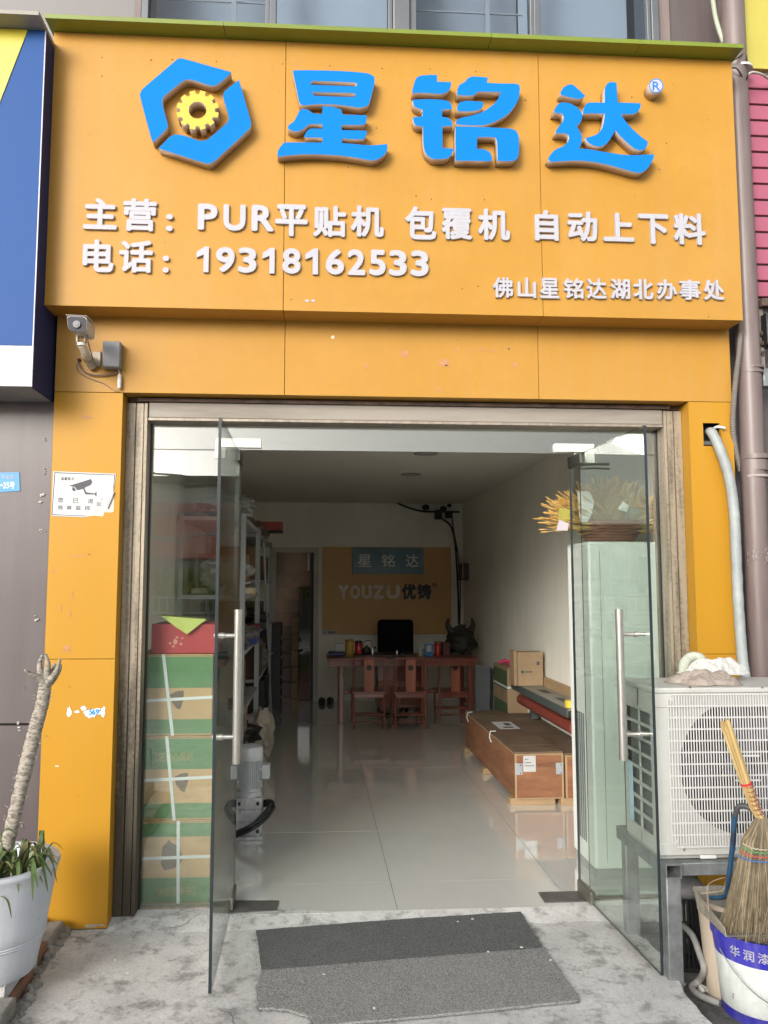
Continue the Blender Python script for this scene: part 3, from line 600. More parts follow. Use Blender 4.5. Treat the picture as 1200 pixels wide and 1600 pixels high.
for lp in ([(245, 190), (280, 200), (385, 295), (370, 315), (320, 325), (240, 312), (155, 285), (155, 265), (190, 215)],
    [(150, 365), (200, 362), (250, 372), (310, 405), (345, 445), (358, 490), (345, 540), (305, 585), (335, 630), (355, 680), (350, 740), (330, 792), (420, 800), (600, 830), (750, 850), (860, 855), (1030, 845), (1025, 890), (980, 965), (930, 1010), (890, 1020), (780, 995), (640, 955), (480, 920), (330, 905), (180, 910), (60, 915), (38, 890), (60, 850), (110, 800), (180, 770), (215, 740), (235, 700), (230, 665), (190, 650), (110, 648), (112, 625), (145, 580), (175, 540), (185, 500), (170, 465), (90, 455), (110, 405)],
    [(620, 170), (680, 172), (690, 360), (905, 368), (905, 400), (885, 440), (850, 465), (720, 470), (760, 530), (830, 610), (910, 680), (975, 730), (965, 770), (930, 805), (880, 805), (830, 780), (740, 700), (665, 622), (630, 690), (580, 750), (530, 773), (470, 765), (420, 740), (385, 695), (440, 680), (500, 655), (540, 610), (560, 540), (570, 465), (450, 462), (365, 465), (365, 440), (385, 390), (420, 362), (568, 362), (570, 230), (590, 190)]):
    flat_shape('letter', [tr(S3, lp)], [BLUE, RETURN], YL, .055, sg)
circ = [(1025.3+11.3*math.sin(2*math.pi*k/32), 134-11.3*math.cos(2*math.pi*k/32)) for k in range(32)]
cw = [(1025.3+9.8*math.sin(2*math.pi*k/32), 134-9.8*math.cos(2*math.pi*k/32)) for k in range(32)]
flat_shape('registered_badge', [circ], [BLUE, RETURN], YL-.004, .059, sg); flat_shape('badge_face', [cw], WHITE_L, YL-.0055, .0012, sg)
glyph_px('badge_letter', 'R', 1020.0, 1031, 127.5, 141, YL-.007, .0012, BLUE, sg, .0)
# white raised lettering
W1 = [('主', 130, 183, 309, 358), ('营', 192, 245, 310, 361), ('：', 259, 270, 334, 361), ('P', 309, 340, 318, 359), ('U', 349, 384, 319, 360.5), ('R', 393, 428, 320, 361), ('平', 430, 481, 319, 369), ('贴', 489, 541, 321, 370), ('机', 548, 600, 321, 370),
      ('包', 633, 682, 322, 374), ('覆', 690, 738, 325, 374), ('机', 747, 797, 326, 375), ('自', 836, 873, 328, 376), ('动', 887, 934, 330, 377), ('上', 943, 991, 332, 377), ('下', 998, 1045, 334, 381), ('料', 1053, 1103, 333, 382),
      ('电', 129, 178, 374, 425), ('话', 186, 239, 375, 426), ('：', 254, 264, 399, 426)]
dg_ = [('1', 307, 326), ('9', 337, 367), ('3', 372, 401), ('1', 410, 429), ('8', 441, 470), ('1', 477, 497), ('6', 509, 538), ('2', 543, 571), ('5', 577, 603), ('3', 608, 636), ('3', 642, 670)]
for ch, a, b in dg_: W1.append((ch, a, b, 385+(a-307)*.018, 425+(a-307)*.02))
W2 = [('佛', 770, 802), ('山', 809, 838), ('星', 844, 874), ('铭', 881, 912), ('达', 917, 948), ('湖', 954, 985), ('北', 990, 1021), ('办', 1027, 1058), ('事', 1062, 1095), ('处', 1100, 1132)]
for ch, a, b in W2: W1.append((ch, a, b, 433+(a-770)*.012, 465+(a-770)*.012))
for ch, a, b, c, d in W1:
    small = (b-a) < 35 and ch not in '：19318625PUR'
    glyph_px('letter', ch, a, b, c, d, YS-.014, .0138, [WHITE_L, WHITE_S], sg, bold=(.034 if ch.isascii() else (.034 if not small else .028)) if ch != '：' else .045)
scr = MB()
for (a, b) in ((159, 90), (159, 119), (236, 94), (269, 93), (338, 96), (441, 100), (515, 103), (597, 107), (672, 108), (743, 112), (821, 157), (588, 200), (1041, 224), (987, 152), (650, 306), (674, 311), (757, 312), (722, 451), (747, 447), (1030, 265), (1107, 495), (455, 468), (544, 262)):
    p = P(a, b, YS); scr.lathe([(.0028, -.0), (.002, .003)], (p.x, p.z, 0), 8)
# turn the little discs to face the street
sv = MB()
for v in scr.v: sv.v.append((v[0], YS-.0005-v[2], v[1]))
sv.f, sv.m = scr.f, scr.m; sv.build('screw', RUST, sg)
blotch(480, 470, .012, .007, WHITE_L, YS, sg, 'paint_fleck'); blotch(489, 470, .010, .008, WHITE_L, YS, sg, 'paint_fleck')

# ------------------------------------------------------------------ upper storey
ub = thing('upper_storey', 'grey upper floor wall with a band of grey framed windows above the sign', 'building', (.3, YU, 3.9))
def xs_(px, Y=YU): return P(px, 35, Y).x
ZU0, ZU1 = 3.85, 6.2
B('wall_panel', GREYWALL, -4, xs_(4)-.0, YU+.03, YU+.2, ZU0, ZU1, ub); B('wall_panel', GREYWALL, xs_(4)+.002, xs_(210), YU+.01, YU+.2, ZU0, ZU1, ub, .003)
B('wall_panel', PIPE, xs_(210)+.002, xs_(221), YU-.01, YU+.2, ZU0, ZU1, ub, .003)
B('wall_panel', PURPLE, xs_(1048), xs_(1125), YU+.02, YU+.2, ZU0, ZU1, ub, .003); B('wall_panel', PIPE, xs_(1028), xs_(1047), YU, YU+.2, ZU0, ZU1, ub, .003)
B('brown_pilaster', PIPE, xs_(1125), xs_(1170), YU-.12, YU+.2, 3.0, ZU1, ub, .006)
ZW0 = 3.93
for (a, b, barpx) in ((221, 421, 365), (421, 613, None), (640, 834, 762), (834, 1016, None)):
    x0, x1 = xs_(a), xs_(b); wnd = MB(); fw_ = .035
    wnd.box(x0, x0+fw_, YU-.01, YU+.05, ZW0, ZU1-.2).box(x1-fw_*.6, x1, YU-.01, YU+.05, ZW0, ZU1-.2).box(x0+fw_, x1-fw_*.6, YU-.01, YU+.05, ZW0, ZW0+.03).box(x0+fw_, x1-fw_*.6, YU-.01, YU+.05, ZU1-.26, ZU1-.2)
    wo = wnd.build('window', ALU, ub, bevel=.003)
    B('pane', WINGLASS, x0+fw_, x1-fw_*.6, YU+.018, YU+.024, ZW0+.03, ZU1-.26, wo)
    if barpx: B('curtain_rail', WBAR, xs_(barpx, YU+.1)-.012, xs_(barpx, YU+.1)+.012, YU+.10, YU+.12, ZW0, ZU1-.2, wo)
    gb = MB()
    for zz in (4.09, 4.21, 4.33, 4.45, 4.57):
        if barpx: gb.box(x0+.02, x1-.02, YU+.15, YU+.158, zz, zz+.007)
    if barpx: gb.build('guard_bar', WBAR, wo)
    B('blind', mat('grey_blind', (.66, .69, .72), .8, var=.05, scale=1), x0, x1, YU+.30, YU+.31, ZW0-.1, ZU1, wo) if not barpx else B('blind', mat('dim_curtain', (.50, .52, .54), .8, var=.2, scale=2, streak=True), x0, x1, YU+.34, YU+.35, ZW0-.1, ZU1, wo)
B('mullion', ALU, xs_(613)+.001, xs_(640)-.001, YU-.03, YU+.2, ZU0, ZU1, ub, .006); B('mullion', ALU, xs_(1016), xs_(1028)-.001, YU-.02, YU+.2, ZU0, ZU1, ub, .004)
MB().box(-4, 4, YU-.05, 1, ZU1, ZU1+.2).build('soffit', GREYWALL, ub)
MB().box(-4, 4, .99, 1.05, 2.6, ZU1).build('inner_wall', DKW, ub)

# ------------------------------------------------------------------ left neighbour
ln = thing('neighbour_sign', 'yellow and blue projecting sign of the shop on the left', 'shop sign', (-1.6, -.42, 2.4))
YN = -.425; XN = XPL-.008
BLUEP = mat('blue_sign_panel', (.024, .078, .25), .5, var=.06, scale=1.5, spec=.15); YEL = mat('yellow_sign_panel', (.47, .40, .03), .35, var=.04); NAVY = mat('navy_side', (.02, .028, .09), .6, spec=.15)
zn0 = zl(45, 604, YN); znw = zl(45, 540, YN); znt = zl(30, 46, YN)
pts = [(P(44, 46, YN).x, znt), (P(0, 160, YN).x, zl(0, 160, YN)), (P(0, 160, YN).x-.02, zl(0, 160, YN)-.05)]
dx = (pts[0][0]-pts[1][0])/(pts[0][1]-pts[1][1]); xl = pts[0][0]-dx*(znt-znw)
B('blue_panel', BLUEP, -3.2, XN, YN, YN+.01, znw, znt, ln, .001)
MB().prism([(pts[0][0], znt-.002), (-3.19, znt-.002), (-3.19, znw+.6), (pts[0][0]-dx*(znt-znw-.6), znw+.6)], 'y', YN-.004, YN-.0005).build('yellow_panel', YEL, ln)
B('white_strip', mat('white_sign_strip', (.36, .39, .41), .4), -3.2, XN, YN-.001, YN+.009, zn0, znw-.001, ln, .001)
B('side_panel', NAVY, XN-.008, XN-.0005, YN+.0105, YP+.1, zn0, znt, ln); B('edge_trim', mat('pale_edge', (.45, .45, .50), .4), XN-.004, XN+.001, YN-.0025, YN-.0012, zn0, znt, ln)
B('underside_panel', mat('dim_grey', (.25, .25, .25), .6), -3.2, XN-.009, YN+.0105, YP+.05, zn0, zn0+.008, ln)
B('cap_strip', CAPGREY, -3.2, XN+.0, YN-.095, YP+.25, znt+.001, znt+.02, ln, .001)
nw = thing('neighbour_wall', 'mauve grey wall cladding of the shop on the left', 'wall', (-1.7, YP+.02, 0))
YNW = YP+.03
zs1 = zl(40, 1132, YNW)
for (z0, z1) in ((-.16, zs1-.004), (zs1+.004, 2.9)):
    B('wall_panel', PURPLE, -2.6, XPL-.006, YNW, YNW+.02, z0, z1, nw, .003)
B('backing', DARK, -2.6, XPL-.004, YNW+.021, YNW+.05, -.16, 2.9, nw)
gs = MB()
rnd = random.Random(3)
for (a, b, s_) in ((72, 685, .011), (70, 736, .014), (68, 778, .02), (64, 827, .014), (70, 832, .008), (60, 965, .014), (38, 1075, .006), (35, 1135, .02), (26, 1290, .010), (37, 1289, .008)):
    p = P(a, b, YNW)
    for k in range(3):
        c = Vector((p.x+rnd.uniform(-s_, s_*.4), YNW-.004, p.z+rnd.uniform(-s_, s_))); gs.ell(c, (s_*rnd.uniform(.2, .5), .004, s_*rnd.uniform(.15, .4)), 6, 4, jit=.6)
gs.build('silicone_blob', mat('old_silicone', (.50, .47, .44), .8, var=.3, scale=60), nw)
YPL = YNW-.004
dp = thing('house_number_plate', 'small blue enamel address plate on the mauve wall', 'number plate', P(15, 753, YPL))
flat_shape('plate', [[(-30, 739), (30, 738), (31, 767), (-30, 771)]], [PLATEB, PLATEB], YPL, .003, dp)
YEC = mat('plate_lettering', (.62, .74, .50), .5)
for ch, a, b, c, d in (('—', 0, 4.5, 757, 759.5), ('2', 5, 9.5, 753.5, 763), ('5', 10, 14.5, 753.5, 763), ('号', 15, 23, 753, 763.5), ('开', 2, 8, 743, 748), ('发', 9, 15, 743, 748), ('区', 16, 22, 743, 748)):
    glyph_px('plate_character', ch, a, b, c, d, YPL-.001, .0009, YEC if c > 750 else WHITE_L, dp, .02)

# ------------------------------------------------------------------ right side: pipe, conduits, neighbour
rw = thing('right_neighbour_wall', 'dull mauve wall cladding to the right of the downpipe', 'wall', (2.3, .0, 0))
for (z0, z1) in ((-.16, 1.0), (1.006, 2.1), (2.106, 3.0)): B('wall_panel', PURPLE, XPR+.02, 4.2, -.02, 0, z0, z1, rw, .003)
B('dark_gap', DARK, XPR+.001, 4.2, .004, .05, -.16, 3.3, rw)
YR = -.10
rs = thing('right_neighbour_sign', 'yellow panel over pink slats on the shop to the right', 'shop sign', (2.4, YR, 2.8))
XR0 = P(1166, 300, YR).x
zy = zl(1180, 113, YR)
B('yellow_panel', mat('lemon_panel', (.42, .37, .07), .4, var=.05), P(1161, 60, YR).x, 4, YR-.03, YR, zy, 5.2, rs, .002)
PINK = mat('pink_slat', (.34, .085, .14), .4, var=.07, scale=3, coat=.2)
zp1 = zl(1180, 119, YR); zp0 = zl(1180, 468, YR); ns = 14; pit = (zp1-zp0)/ns
for k in range(ns): B('slat', PINK, XR0+.008, 4, YR-.015, YR+.002, zp0+pit*k+.012, zp0+pit*(k+1), rs, .002)
B('backing', mat('dark_pink', (.12, .05, .07), .6), XR0, 4, YR+.004, YR+.02, zp0-.01, zp1+.01, rs)
B('edge_trim', WBAR, XR0-.012, XR0+.004, YR-.03, YR, zp0-.06, zp1+.02, rs, .002)
YPI = -.16
dpipe = thing('downpipe', 'brown drain downpipe running up beside the orange pillar', 'drainpipe', (P(1180, 1000, YPI).x, YPI, -.15))
a = P(1146, 40, YPI); b = P(1172, 620, YPI); c = P(1189, 1050, YPI)
bb = b+(c-b)*2.4; bb.z = -.16
MB().tube([(a.x, YPI, 5.2), a, b], .055, 28).build('pipe', PIPE, dpipe, smooth=True); MB().tube([b, c, bb], .0555, 28).build('pipe', PIPE, dpipe, smooth=True)
for (px, py, r_, h_, m_) in ((1172, 583, .060, .014, PIPE), (1173, 576, .059, .010, PIPE), (1179, 715, .068, .022, PIPE), (1179, 728, .0605, .05, PIPE), (1180, 745, .064, .012, mat('chalky_ring', (.34, .29, .27), .7)), (1156, 110, .060, .012, WBAR)):
    p = P(px, py, YPI); MB().tube([(p.x, YPI, p.z-h_/2), (p.x, YPI, p.z+h_/2)], r_, 28).build('collar', m_, dpipe, smooth=True)
pg = MB(); p0 = P(1184, 868, YPI)
for k in range(60):
    th = random.uniform(-2.9, .3); z_ = p0.z+random.gauss(0, .018)
    q = Vector((p0.x+.058*math.cos(th), YPI+.058*math.sin(th), z_)); pg.tube([q, q+Vector((math.cos(th)*.010, math.sin(th)*.010, random.uniform(-.02, .01)))], .0012, 4)
pg.build('frayed_tape', mat('frayed_pale', (.42, .38, .35), .8), dpipe, kind='stuff')
def cable(name, lab, cat, pts, r, m, ring=0, n=8, group=None):
    q = curve_pts(pts, 10)
    o = MB().tube(q, [r*(1+ring*(k % 2)) for k in range(len(q))] if ring else r, n).build(name, m, smooth=not ring); return tag(o, lab, cat, group)
def corrugated(pts, r, m, name, lab, cat, pitch=.008):
    q = curve_pts(pts, 12); L_ = sum((q[i+1]-q[i]).length for i in range(len(q)-1)); N_ = int(L_/pitch*2)
    out = []; acc = 0; i = 0; step = L_/N_
    ds_ = [0]
    for k in range(len(q)-1): ds_.append(ds_[-1]+(q[k+1]-q[k]).length)
    j = 0
    for k in range(N_+1):
        t = min(k*step, L_-1e-6)
        while ds_[j+1] < t: j += 1
        out.append(q[j].lerp(q[j+1], (t-ds_[j])/(ds_[j+1]-ds_[j])))
    o = MB().tube(out, [r*(1.0 if k % 2 else .82) for k in range(len(out))], 12).build(name, m); return tag(o, lab, cat)
YC = -.20
corrugated([P(1146, 98, YC+.02), P(1150, 250, YC+.02), P(1157, 480, YC+.02), P(1156, 540, YC), P(1149, 600, YC), P(1145, 660, YC+.02), P(1149, 700, YC+.05), P(1157, 735, YC+.08)], .0135, CONDUIT, 'corrugated_conduit', 'grey corrugated conduit looping beside the brown downpipe', 'conduit')
cable('pale_hose', 'pale green hose hanging above the green cap at the upper right', 'hose', [P(1112, -30, -.12), P(1114, 0, -.12), P(1120, 35, -.13), P(1132, 70, -.14), P(1142, 90, -.13)], .0115, mat('pale_green_hose', (.36, .39, .30), .5), n=14)
cable('dark_wire', 'dark wire looped round the top of the downpipe', 'wire', [P(1146, 94, -.22), P(1150, 92, -.24), P(1165, 85, -.2), P(1168, 115, -.23), P(1164, 125, -.2), P(1152, 108, -.24), P(1144, 106, -.22)], .0035, BLACK)
cable('pale_cable', 'pale cable sagging from the downpipe to the pink slats', 'cable', [P(1166, 120, -.2), P(1175, 113, -.22), P(1190, 116, -.2), P(1203, 124, -.16), P(1230, 135, -.14)], .006, mat('cable_beige', (.42, .40, .34), .6))
eb = thing('meter_bracket', 'rusty electrical bracket with black breaker hanging right of the downpipe', 'bracket', P(1195, 540, -.12))
MB().box(P(1185, 560, -.13).x, P(1192, 560, -.13).x, -.15, -.13, zl(1190, 600, -.13), zl(1190, 470, -.13)).build('strut', mat('rusty_grey', (.20, .17, .14), .6, var=.3), eb, bevel=.002)
B('crossbar', RUST, P(1184, 475, -.15).x, 2.6, -.19, -.151, zl(1190, 482, -.15), zl(1190, 470, -.15), eb, .003)
B('breaker', BLACK, P(1194, 500, -.18).x, P(1215, 500, -.18).x, -.2, -.12, zl(1190, 540, -.18), zl(1190, 490, -.18), eb, .005)
B('lower_box', GALV, P(1193, 590, -.18).x, P(1215, 590, -.18).x, -.18, -.12, zl(1190, 603, -.18), zl(1190, 575, -.18), eb, .004)
for k in range(3): MB().tube([P(1190+k, 520+15*k, -.16), P(1190+k, 522+15*k, -.17)], .008, 8).build('bolt', RUST, eb)
# insulated pipe out of the hole
hs_ = [P(1106, 676, -.12), P(1112, 676, -.175), P(1124, 700, -.20), P(1139, 745, -.22), P(1147, 800, -.22), P(1150, 860, -.23), P(1153, 930, -.235), P(1157, 990, -.25), P(1162, 1045, -.30), P(1172, 1090, -.38)]
q = curve_pts(hs_, 14); o = MB().tube(q, [.0235*(1+.022*math.sin(k*.9)+.06*noise.noise(Vector((k*.31, 0, 0)))) if k > 14 else .017+.0004*k for k in range(len(q))], 16).build('insulated_pipe', HOSE, smooth=True)
tag(o, 'white wrapped refrigerant pipe hanging from the hole in the right pillar', 'pipe')
cable('grey_wire_end', 'small white plastic conduit stub sticking out of the pillar hole', 'conduit', [P(1112, 672, -.13), P(1121, 667, -.17), P(1133, 669, -.18)], .007, WBAR)

# ------------------------------------------------------------------ security camera, junction box
cm = thing('security_camera', 'white bullet security camera on a bracket under the sign', 'security camera', P(135, 560, YP))
CAMW = mat('camera_shell', (.45, .42, .40), .4, var=.06); CAMF = mat('camera_face', (.045, .042, .05), .5, spec=.2)
YCf = -.45
f0 = [P(104, 493, YCf), P(136, 495, YCf), P(135, 519, YCf), P(107, 516, YCf)]
bk = Vector((.002, .13, .004))
def camsec(s_, off, inset=0):
    c = sum(f0, Vector())/4; return [c+(v-c)*(s_-inset)+off for v in f0]
def rounded(cor, n=5, r=.25):
    out = []
    for i in range(4):
        a, b, c = cor[i-1], cor[i], cor[(i+1) % 4]
        p1 = b.lerp(a, r); p2 = b.lerp(c, r)
        for k in range(n+1):
            t = k/n; out.append((p1.lerp(b, t)).lerp(b.lerp(p2, t), t))
    return out
secs = [rounded(camsec(1.0, Vector())), rounded(camsec(1.0, bk*.5)), rounded(camsec(.92, bk))]
mb = MB(); nn = len(secs[0]); mb.v = [tuple(v) for s_ in secs for v in s_]
for i in range(2):
    for j in range(nn): mb.f.append((i*nn+j, i*nn+(j+1) % nn, (i+1)*nn+(j+1) % nn, (i+1)*nn+j)); mb.m.append(0)
mb.f.append(tuple(range(nn))); mb.m.append(0); mb.f.append(tuple(range(2*nn, 3*nn))); mb.m.append(0); mb.build('housing', CAMW, cm)
fc = rounded(camsec(.96, Vector((0, -.002, -.002)))); mb = MB(); mb.v = [tuple(v) for v in fc]+[tuple(v+Vector((0, .0015, 0))) for v in fc]; mb.f = [tuple(range(nn)), tuple(range(nn, 2*nn))]+[(i, (i+1) % nn, nn+(i+1) % nn, nn+i) for i in range(nn)]; mb.m = [0]*len(mb.f); mb.build('front_window', CAMF, cm)
vz = rounded(camsec(1.08, Vector((0, -.018, .0035)))); MB().hexa([f0[0]+Vector((-.002, -.006, .0)), f0[1]+Vector((.002, -.006, .0)), f0[1]+bk*.8+Vector((.002, 0, 0)), f0[0]+bk*.8+Vector((-.002, 0, 0)), f0[0]+Vector((-.002, -.006, .003)), f0[1]+Vector((.002, -.006, .003)), f0[1]+bk*.8+Vector((.002, 0, .003)), f0[0]+bk*.8+Vector((-.002, 0, .003))]).build('sun_hood', CAMW, cm, bevel=.002)
lc = P(120, 507, YCf-.004); MB().tube([lc, lc+Vector((.0, -.006, 0))], .0155, 24).build('lens', mat('lens_ring', (.10, .095, .10), .3), cm); MB().tube([lc+Vector((0, -.0061, 0)), lc+Vector((.0, -.008, 0))], .0095, 20).build('lens_glass', mat('lens_grey', (.07, .07, .085), .25), cm)
BRK = mat('bracket_beige', (.46, .40, .31), .5, (.30, .24, .17), scale=20)
jt = P(128, 524, YCf+.06)
MB().box(jt.x-.022, jt.x+.022, jt.y-.012, jt.y+.02, jt.z-.004, jt.z+.006).box(jt.x-.022, jt.x-.014, jt.y-.01, jt.y+.018, jt.z-.035, jt.z-.004).box(jt.x+.012, jt.x+.018, jt.y-.01, jt.y+.018, jt.z-.03, jt.z-.004).build('swivel', BRK, cm, bevel=.002)
MB().tube([(jt.x, jt.y, jt.z-.036), (jt.x, jt.y, jt.z-.047)], .019, 18).build('swivel_cap', WBAR, cm, smooth=True)
pl = P(146, 570, YP); MB().tube(curve_pts([(jt.x, jt.y, jt.z-.045), (jt.x+.012, jt.y+.05, jt.z-.08), (pl.x-.012, -.24, pl.z+.02), (pl.x, -.175, pl.z-.012)], 6), [.017]*10+[.021]*9, 12).build('arm', BRK, cm, smooth=True)
B('base_plate', BRK, P(138, 570, YP).x, P(158, 570, YP).x, YP-.012, YP-.0005, zl(148, 573, YP), zl(148, 550, YP), cm, .003)
cable('camera_cable', 'thin grey cable running down from the security camera', 'cable', [P(136, 522, -.40), P(139, 540, -.36), P(144, 556, -.2), P(146, 562, -.175)], .0025, CONDUIT)
jb = thing('junction_box', 'grey plastic junction box beside the security camera', 'junction box', P(174, 553, YP))
B('box', mat('grey_plastic', (.21, .215, .225), .45, var=.04), P(160, 553, YP-.05).x, P(188, 553, YP-.05).x, YP-.055, YP-.0008, zl(174, 574, YP-.05), zl(174, 533, YP-.05), jb, .006)
MB().tube([P(124, 563, YP-.0005), P(124, 563, YP-.004)], .009, 16).build('cable_hole', DARK, jb)
cable('looped_cable', 'brown cable looping from the wall hole to the junction box', 'cable', [P(124, 562, YP-.002), P(122, 568, -.185), P(131, 580, -.18), P(145, 585.5, -.178), P(160, 586, -.178), P(175, 584, -.178), P(184, 580, -.178), P(185, 573, -.19)], .0035, mat('brown_cable', (.13, .09, .085), .5))
cable('thin_cable', 'thin pale cable sagging below the junction box', 'cable', [P(120, 567, YP-.003), P(122, 580, YP-.006), P(140, 591, YP-.008), P(160, 598, YP-.008), P(172, 606, YP-.008), P(181, 611, YP-.01), P(187, 609, YP-.012)], .0018, CONDUIT)
pc = thing('cable_connector', 'white waterproof connector hanging under the junction box', 'connector', P(187, 595, YP-.02))
MB().tube([P(183, 572, YP-.03), P(186, 580, YP-.02), P(187, 585, YP-.018)], .0035, 8).build('lead', mat('pinkish_lead', (.45, .33, .30), .5), pc)
MB().lathe([(.004, 0), (.0085, -.006), (.009, -.022), (.0098, -.0225), (.0098, -.05), (.009, -.0505), (.009, -.068)][::-1], tuple(P(187, 584, YP-.018)), 14).build('plug', WBAR, pc, smooth=True)

# ------------------------------------------------------------------ notices on the left pillar
nz_ = thing('surveillance_notice', 'torn white paper notice with a printed camera symbol on the left pillar', 'notice', P(130, 772, YP))
def q9(pts): return [(70+a/9.23, 720+b/9.23) for a, b in pts]
YN1 = YP-.0028
flat_shape('paper', [q9([(120, 150), (1025, 185), (1010, 330), (985, 440), (940, 520), (890, 665), (800, 660), (720, 735), (620, 735), (575, 815), (95, 795)])], PAPER, YN1, .002, nz_)
flat_shape('torn_backing', [q9([(985, 450), (1000, 560), (990, 730), (960, 745), (860, 740), (840, 800), (700, 790), (580, 812), (620, 736), (720, 736), (800, 661), (890, 666), (940, 521)])], mat('torn_paper_back', (.60, .50, .36), .8, (.70, .64, .58), scale=60), YP-.0014, .0012, nz_)
flat_shape('curled_edge', [q9([(985, 440), (1000, 455), (960, 560), (905, 690), (880, 668), (935, 520)])], WHITE_L, YP-.010, .007, nz_)
for lp in ([(140, 165), (1012, 200), (1011, 210), (141, 177)], [(140, 165), (150, 166), (108, 775), (98, 774)], [(100, 770), (590, 792), (585, 800), (100, 780)], [(1001, 200), (1011, 200), (1000, 340), (990, 400), (984, 395), (992, 330)]):
    flat_shape('border_line', [q9(lp)], INK, YN1-.0008, .0007, nz_)
flat_shape('camera_symbol', [q9([(340, 362), (400, 345), (665, 262), (685, 310), (660, 350), (580, 385), (575, 400), (600, 455), (725, 470), (735, 445), (748, 450), (745, 515), (732, 510), (725, 487), (590, 485), (575, 465), (555, 405), (470, 425), (425, 372), (405, 372)])], INK, YN1-.0008, .0007, nz_)
flat_shape('camera_symbol', [q9([(400, 375), (418, 380), (455, 428), (415, 440), (392, 415)])], INK, YN1-.0008, .0007, nz_)
for ch, a, b, c, d in (('温', 235, 273, 232, 280), ('馨', 283, 321, 234, 281), ('提', 333, 371, 235, 282), ('示', 383, 425, 236, 282), ('您', 185, 265, 530, 600), ('已', 405, 485, 535, 610), ('进', 620, 700, 545, 615), ('入', 800, 845, 535, 572), ('视', 185, 260, 640, 705), ('频', 315, 385, 643, 708), ('监', 445, 520, 645, 710), ('控', 575, 655, 650, 712), ('区', 750, 820, 600, 650)):
    glyph_px('printed_character', ch, 70+a/9.23, 70+b/9.23, 720+c/9.23, 720+d/9.23, YN1-.0008, .0007, INK, nz_, .012)
st_ = thing('phone_sticker_scrap', 'shredded remains of a pale blue phone number sticker on the left pillar', 'sticker', P(133, 1112, YP))
SKY = mat('pale_blue_sticker', (.62, .74, .84), .5, (.45, .62, .80), scale=80)
for (a, b, r1, r2) in ((108, 1113, .012, .028), (120, 1112, .014, .010), (131, 1107, .016, .014), (146, 1113, .045, .024), (161, 1112, .014, .026), (139, 1116, .02, .018)): blotch(a, b, r1, r2, SKY, YP, st_, 'scrap', 17)
for ch, a in (('6', 144), ('9', 149.5), ('5', 139)): glyph_px('printed_digit', ch, a, a+5, 1108, 1117, YP-.0042, .0008, PLATEB, st_, .02)

# ------------------------------------------------------------------ outdoor air conditioner and stand
ac = thing('outdoor_air_conditioner', 'cream outdoor air conditioner unit with round fan grille on a steel stand', 'air conditioner', (1.8, -.55, .5))
AX0, AX1, AY0, AY1 = P(1026, 1200, -.70).x, P(1026, 1200, -.70).x+.92, -.70, -.37
AZ0, AZ1 = zl(1100, 1335, -.70), zl(1100, 1075, -.70)
cc = P(1163, 1198, -.70); CX, CZ = cc.x+.0, cc.z; CR = .262
def frontpanel():
    # front sheet with a round opening
    me_splines = [[(AX0, AZ0), (AX1, AZ0), (AX1, AZ1-.02), (AX0, AZ1-.02)], [(CX+CR*math.cos(2*math.pi*k/56), CZ+CR*math.sin(2*math.pi*k/56)) for k in range(56)]]
    place_flat(curve_mesh(me_splines, .01), 'front_panel', CREAM, AY0, .008, ac)
frontpanel()
MB().box(AX0, AX1, AY1-.008, AY1, AZ0, AZ1-.02).build('back_panel', BLACK, ac)
MB().box(AX1-.006, AX1, AY0+.0085, AY1-.0085, AZ0, AZ1-.02).build('end_panel', CREAM, ac)
B('base_pan', mat('ac_base', (.30, .31, .29), .5, var=.2), AX0+.004, AX1-.004, AY0+.01, AY1-.01, AZ0-.018, AZ0-.0005, ac, .003)
B('top_cover', CREAM, AX0-.006, AX1+.006, AY0-.008, AY1+.006, AZ1-.02, AZ1+.002, ac, .006)
B('lower_lip', CREAM, AX0, AX1, AY0-.006, AY0-.0005, AZ0, AZ0+.045, ac, .003)
B('upper_lip', CREAM, AX0, AX1, AY0-.005, AY0-.0005, AZ1-.075, AZ1-.021, ac, .003)
# side grille: frame of 2 x 8 openings
sgm = MB(); zrows = [AZ0+.05+(AZ1-.10-AZ0-.05)*k/8 for k in range(9)]
yc = [AY0+.05, AY0+.16, AY0+.17, AY1-.03]
sgm.box(AX0, AX0+.006, AY0+.0085, yc[0], AZ0, AZ1-.02).box(AX0, AX0+.006, yc[1], yc[2], AZ0, AZ1-.02).box(AX0, AX0+.006, yc[3], AY1-.0085, AZ0, AZ1-.02)
sgm.box(AX0, AX0+.006, yc[0], yc[3], AZ0, zrows[0]-.004).box(AX0, AX0+.006, yc[0], yc[3], zrows[8]+.004, AZ1-.02)
for z in zrows: sgm.box(AX0-.001, AX0+.007, yc[0], yc[3], z-.006, z+.006)
sgm.build('side_grille', CREAM, ac)
B('coil_fins', mat('coil_fins', (.16, .17, .17), .5, var=.2, scale=3, streak=(1, 60, 1)), AX0+.03, AX0+.04, AY0+.01, AY1-.01, AZ0+.01, AZ1-.03, ac); B('back_coil', BLACK, AX0+.05, AX1-.02, AY1-.05, AY1-.04, AZ0+.01, AZ1-.03, ac)
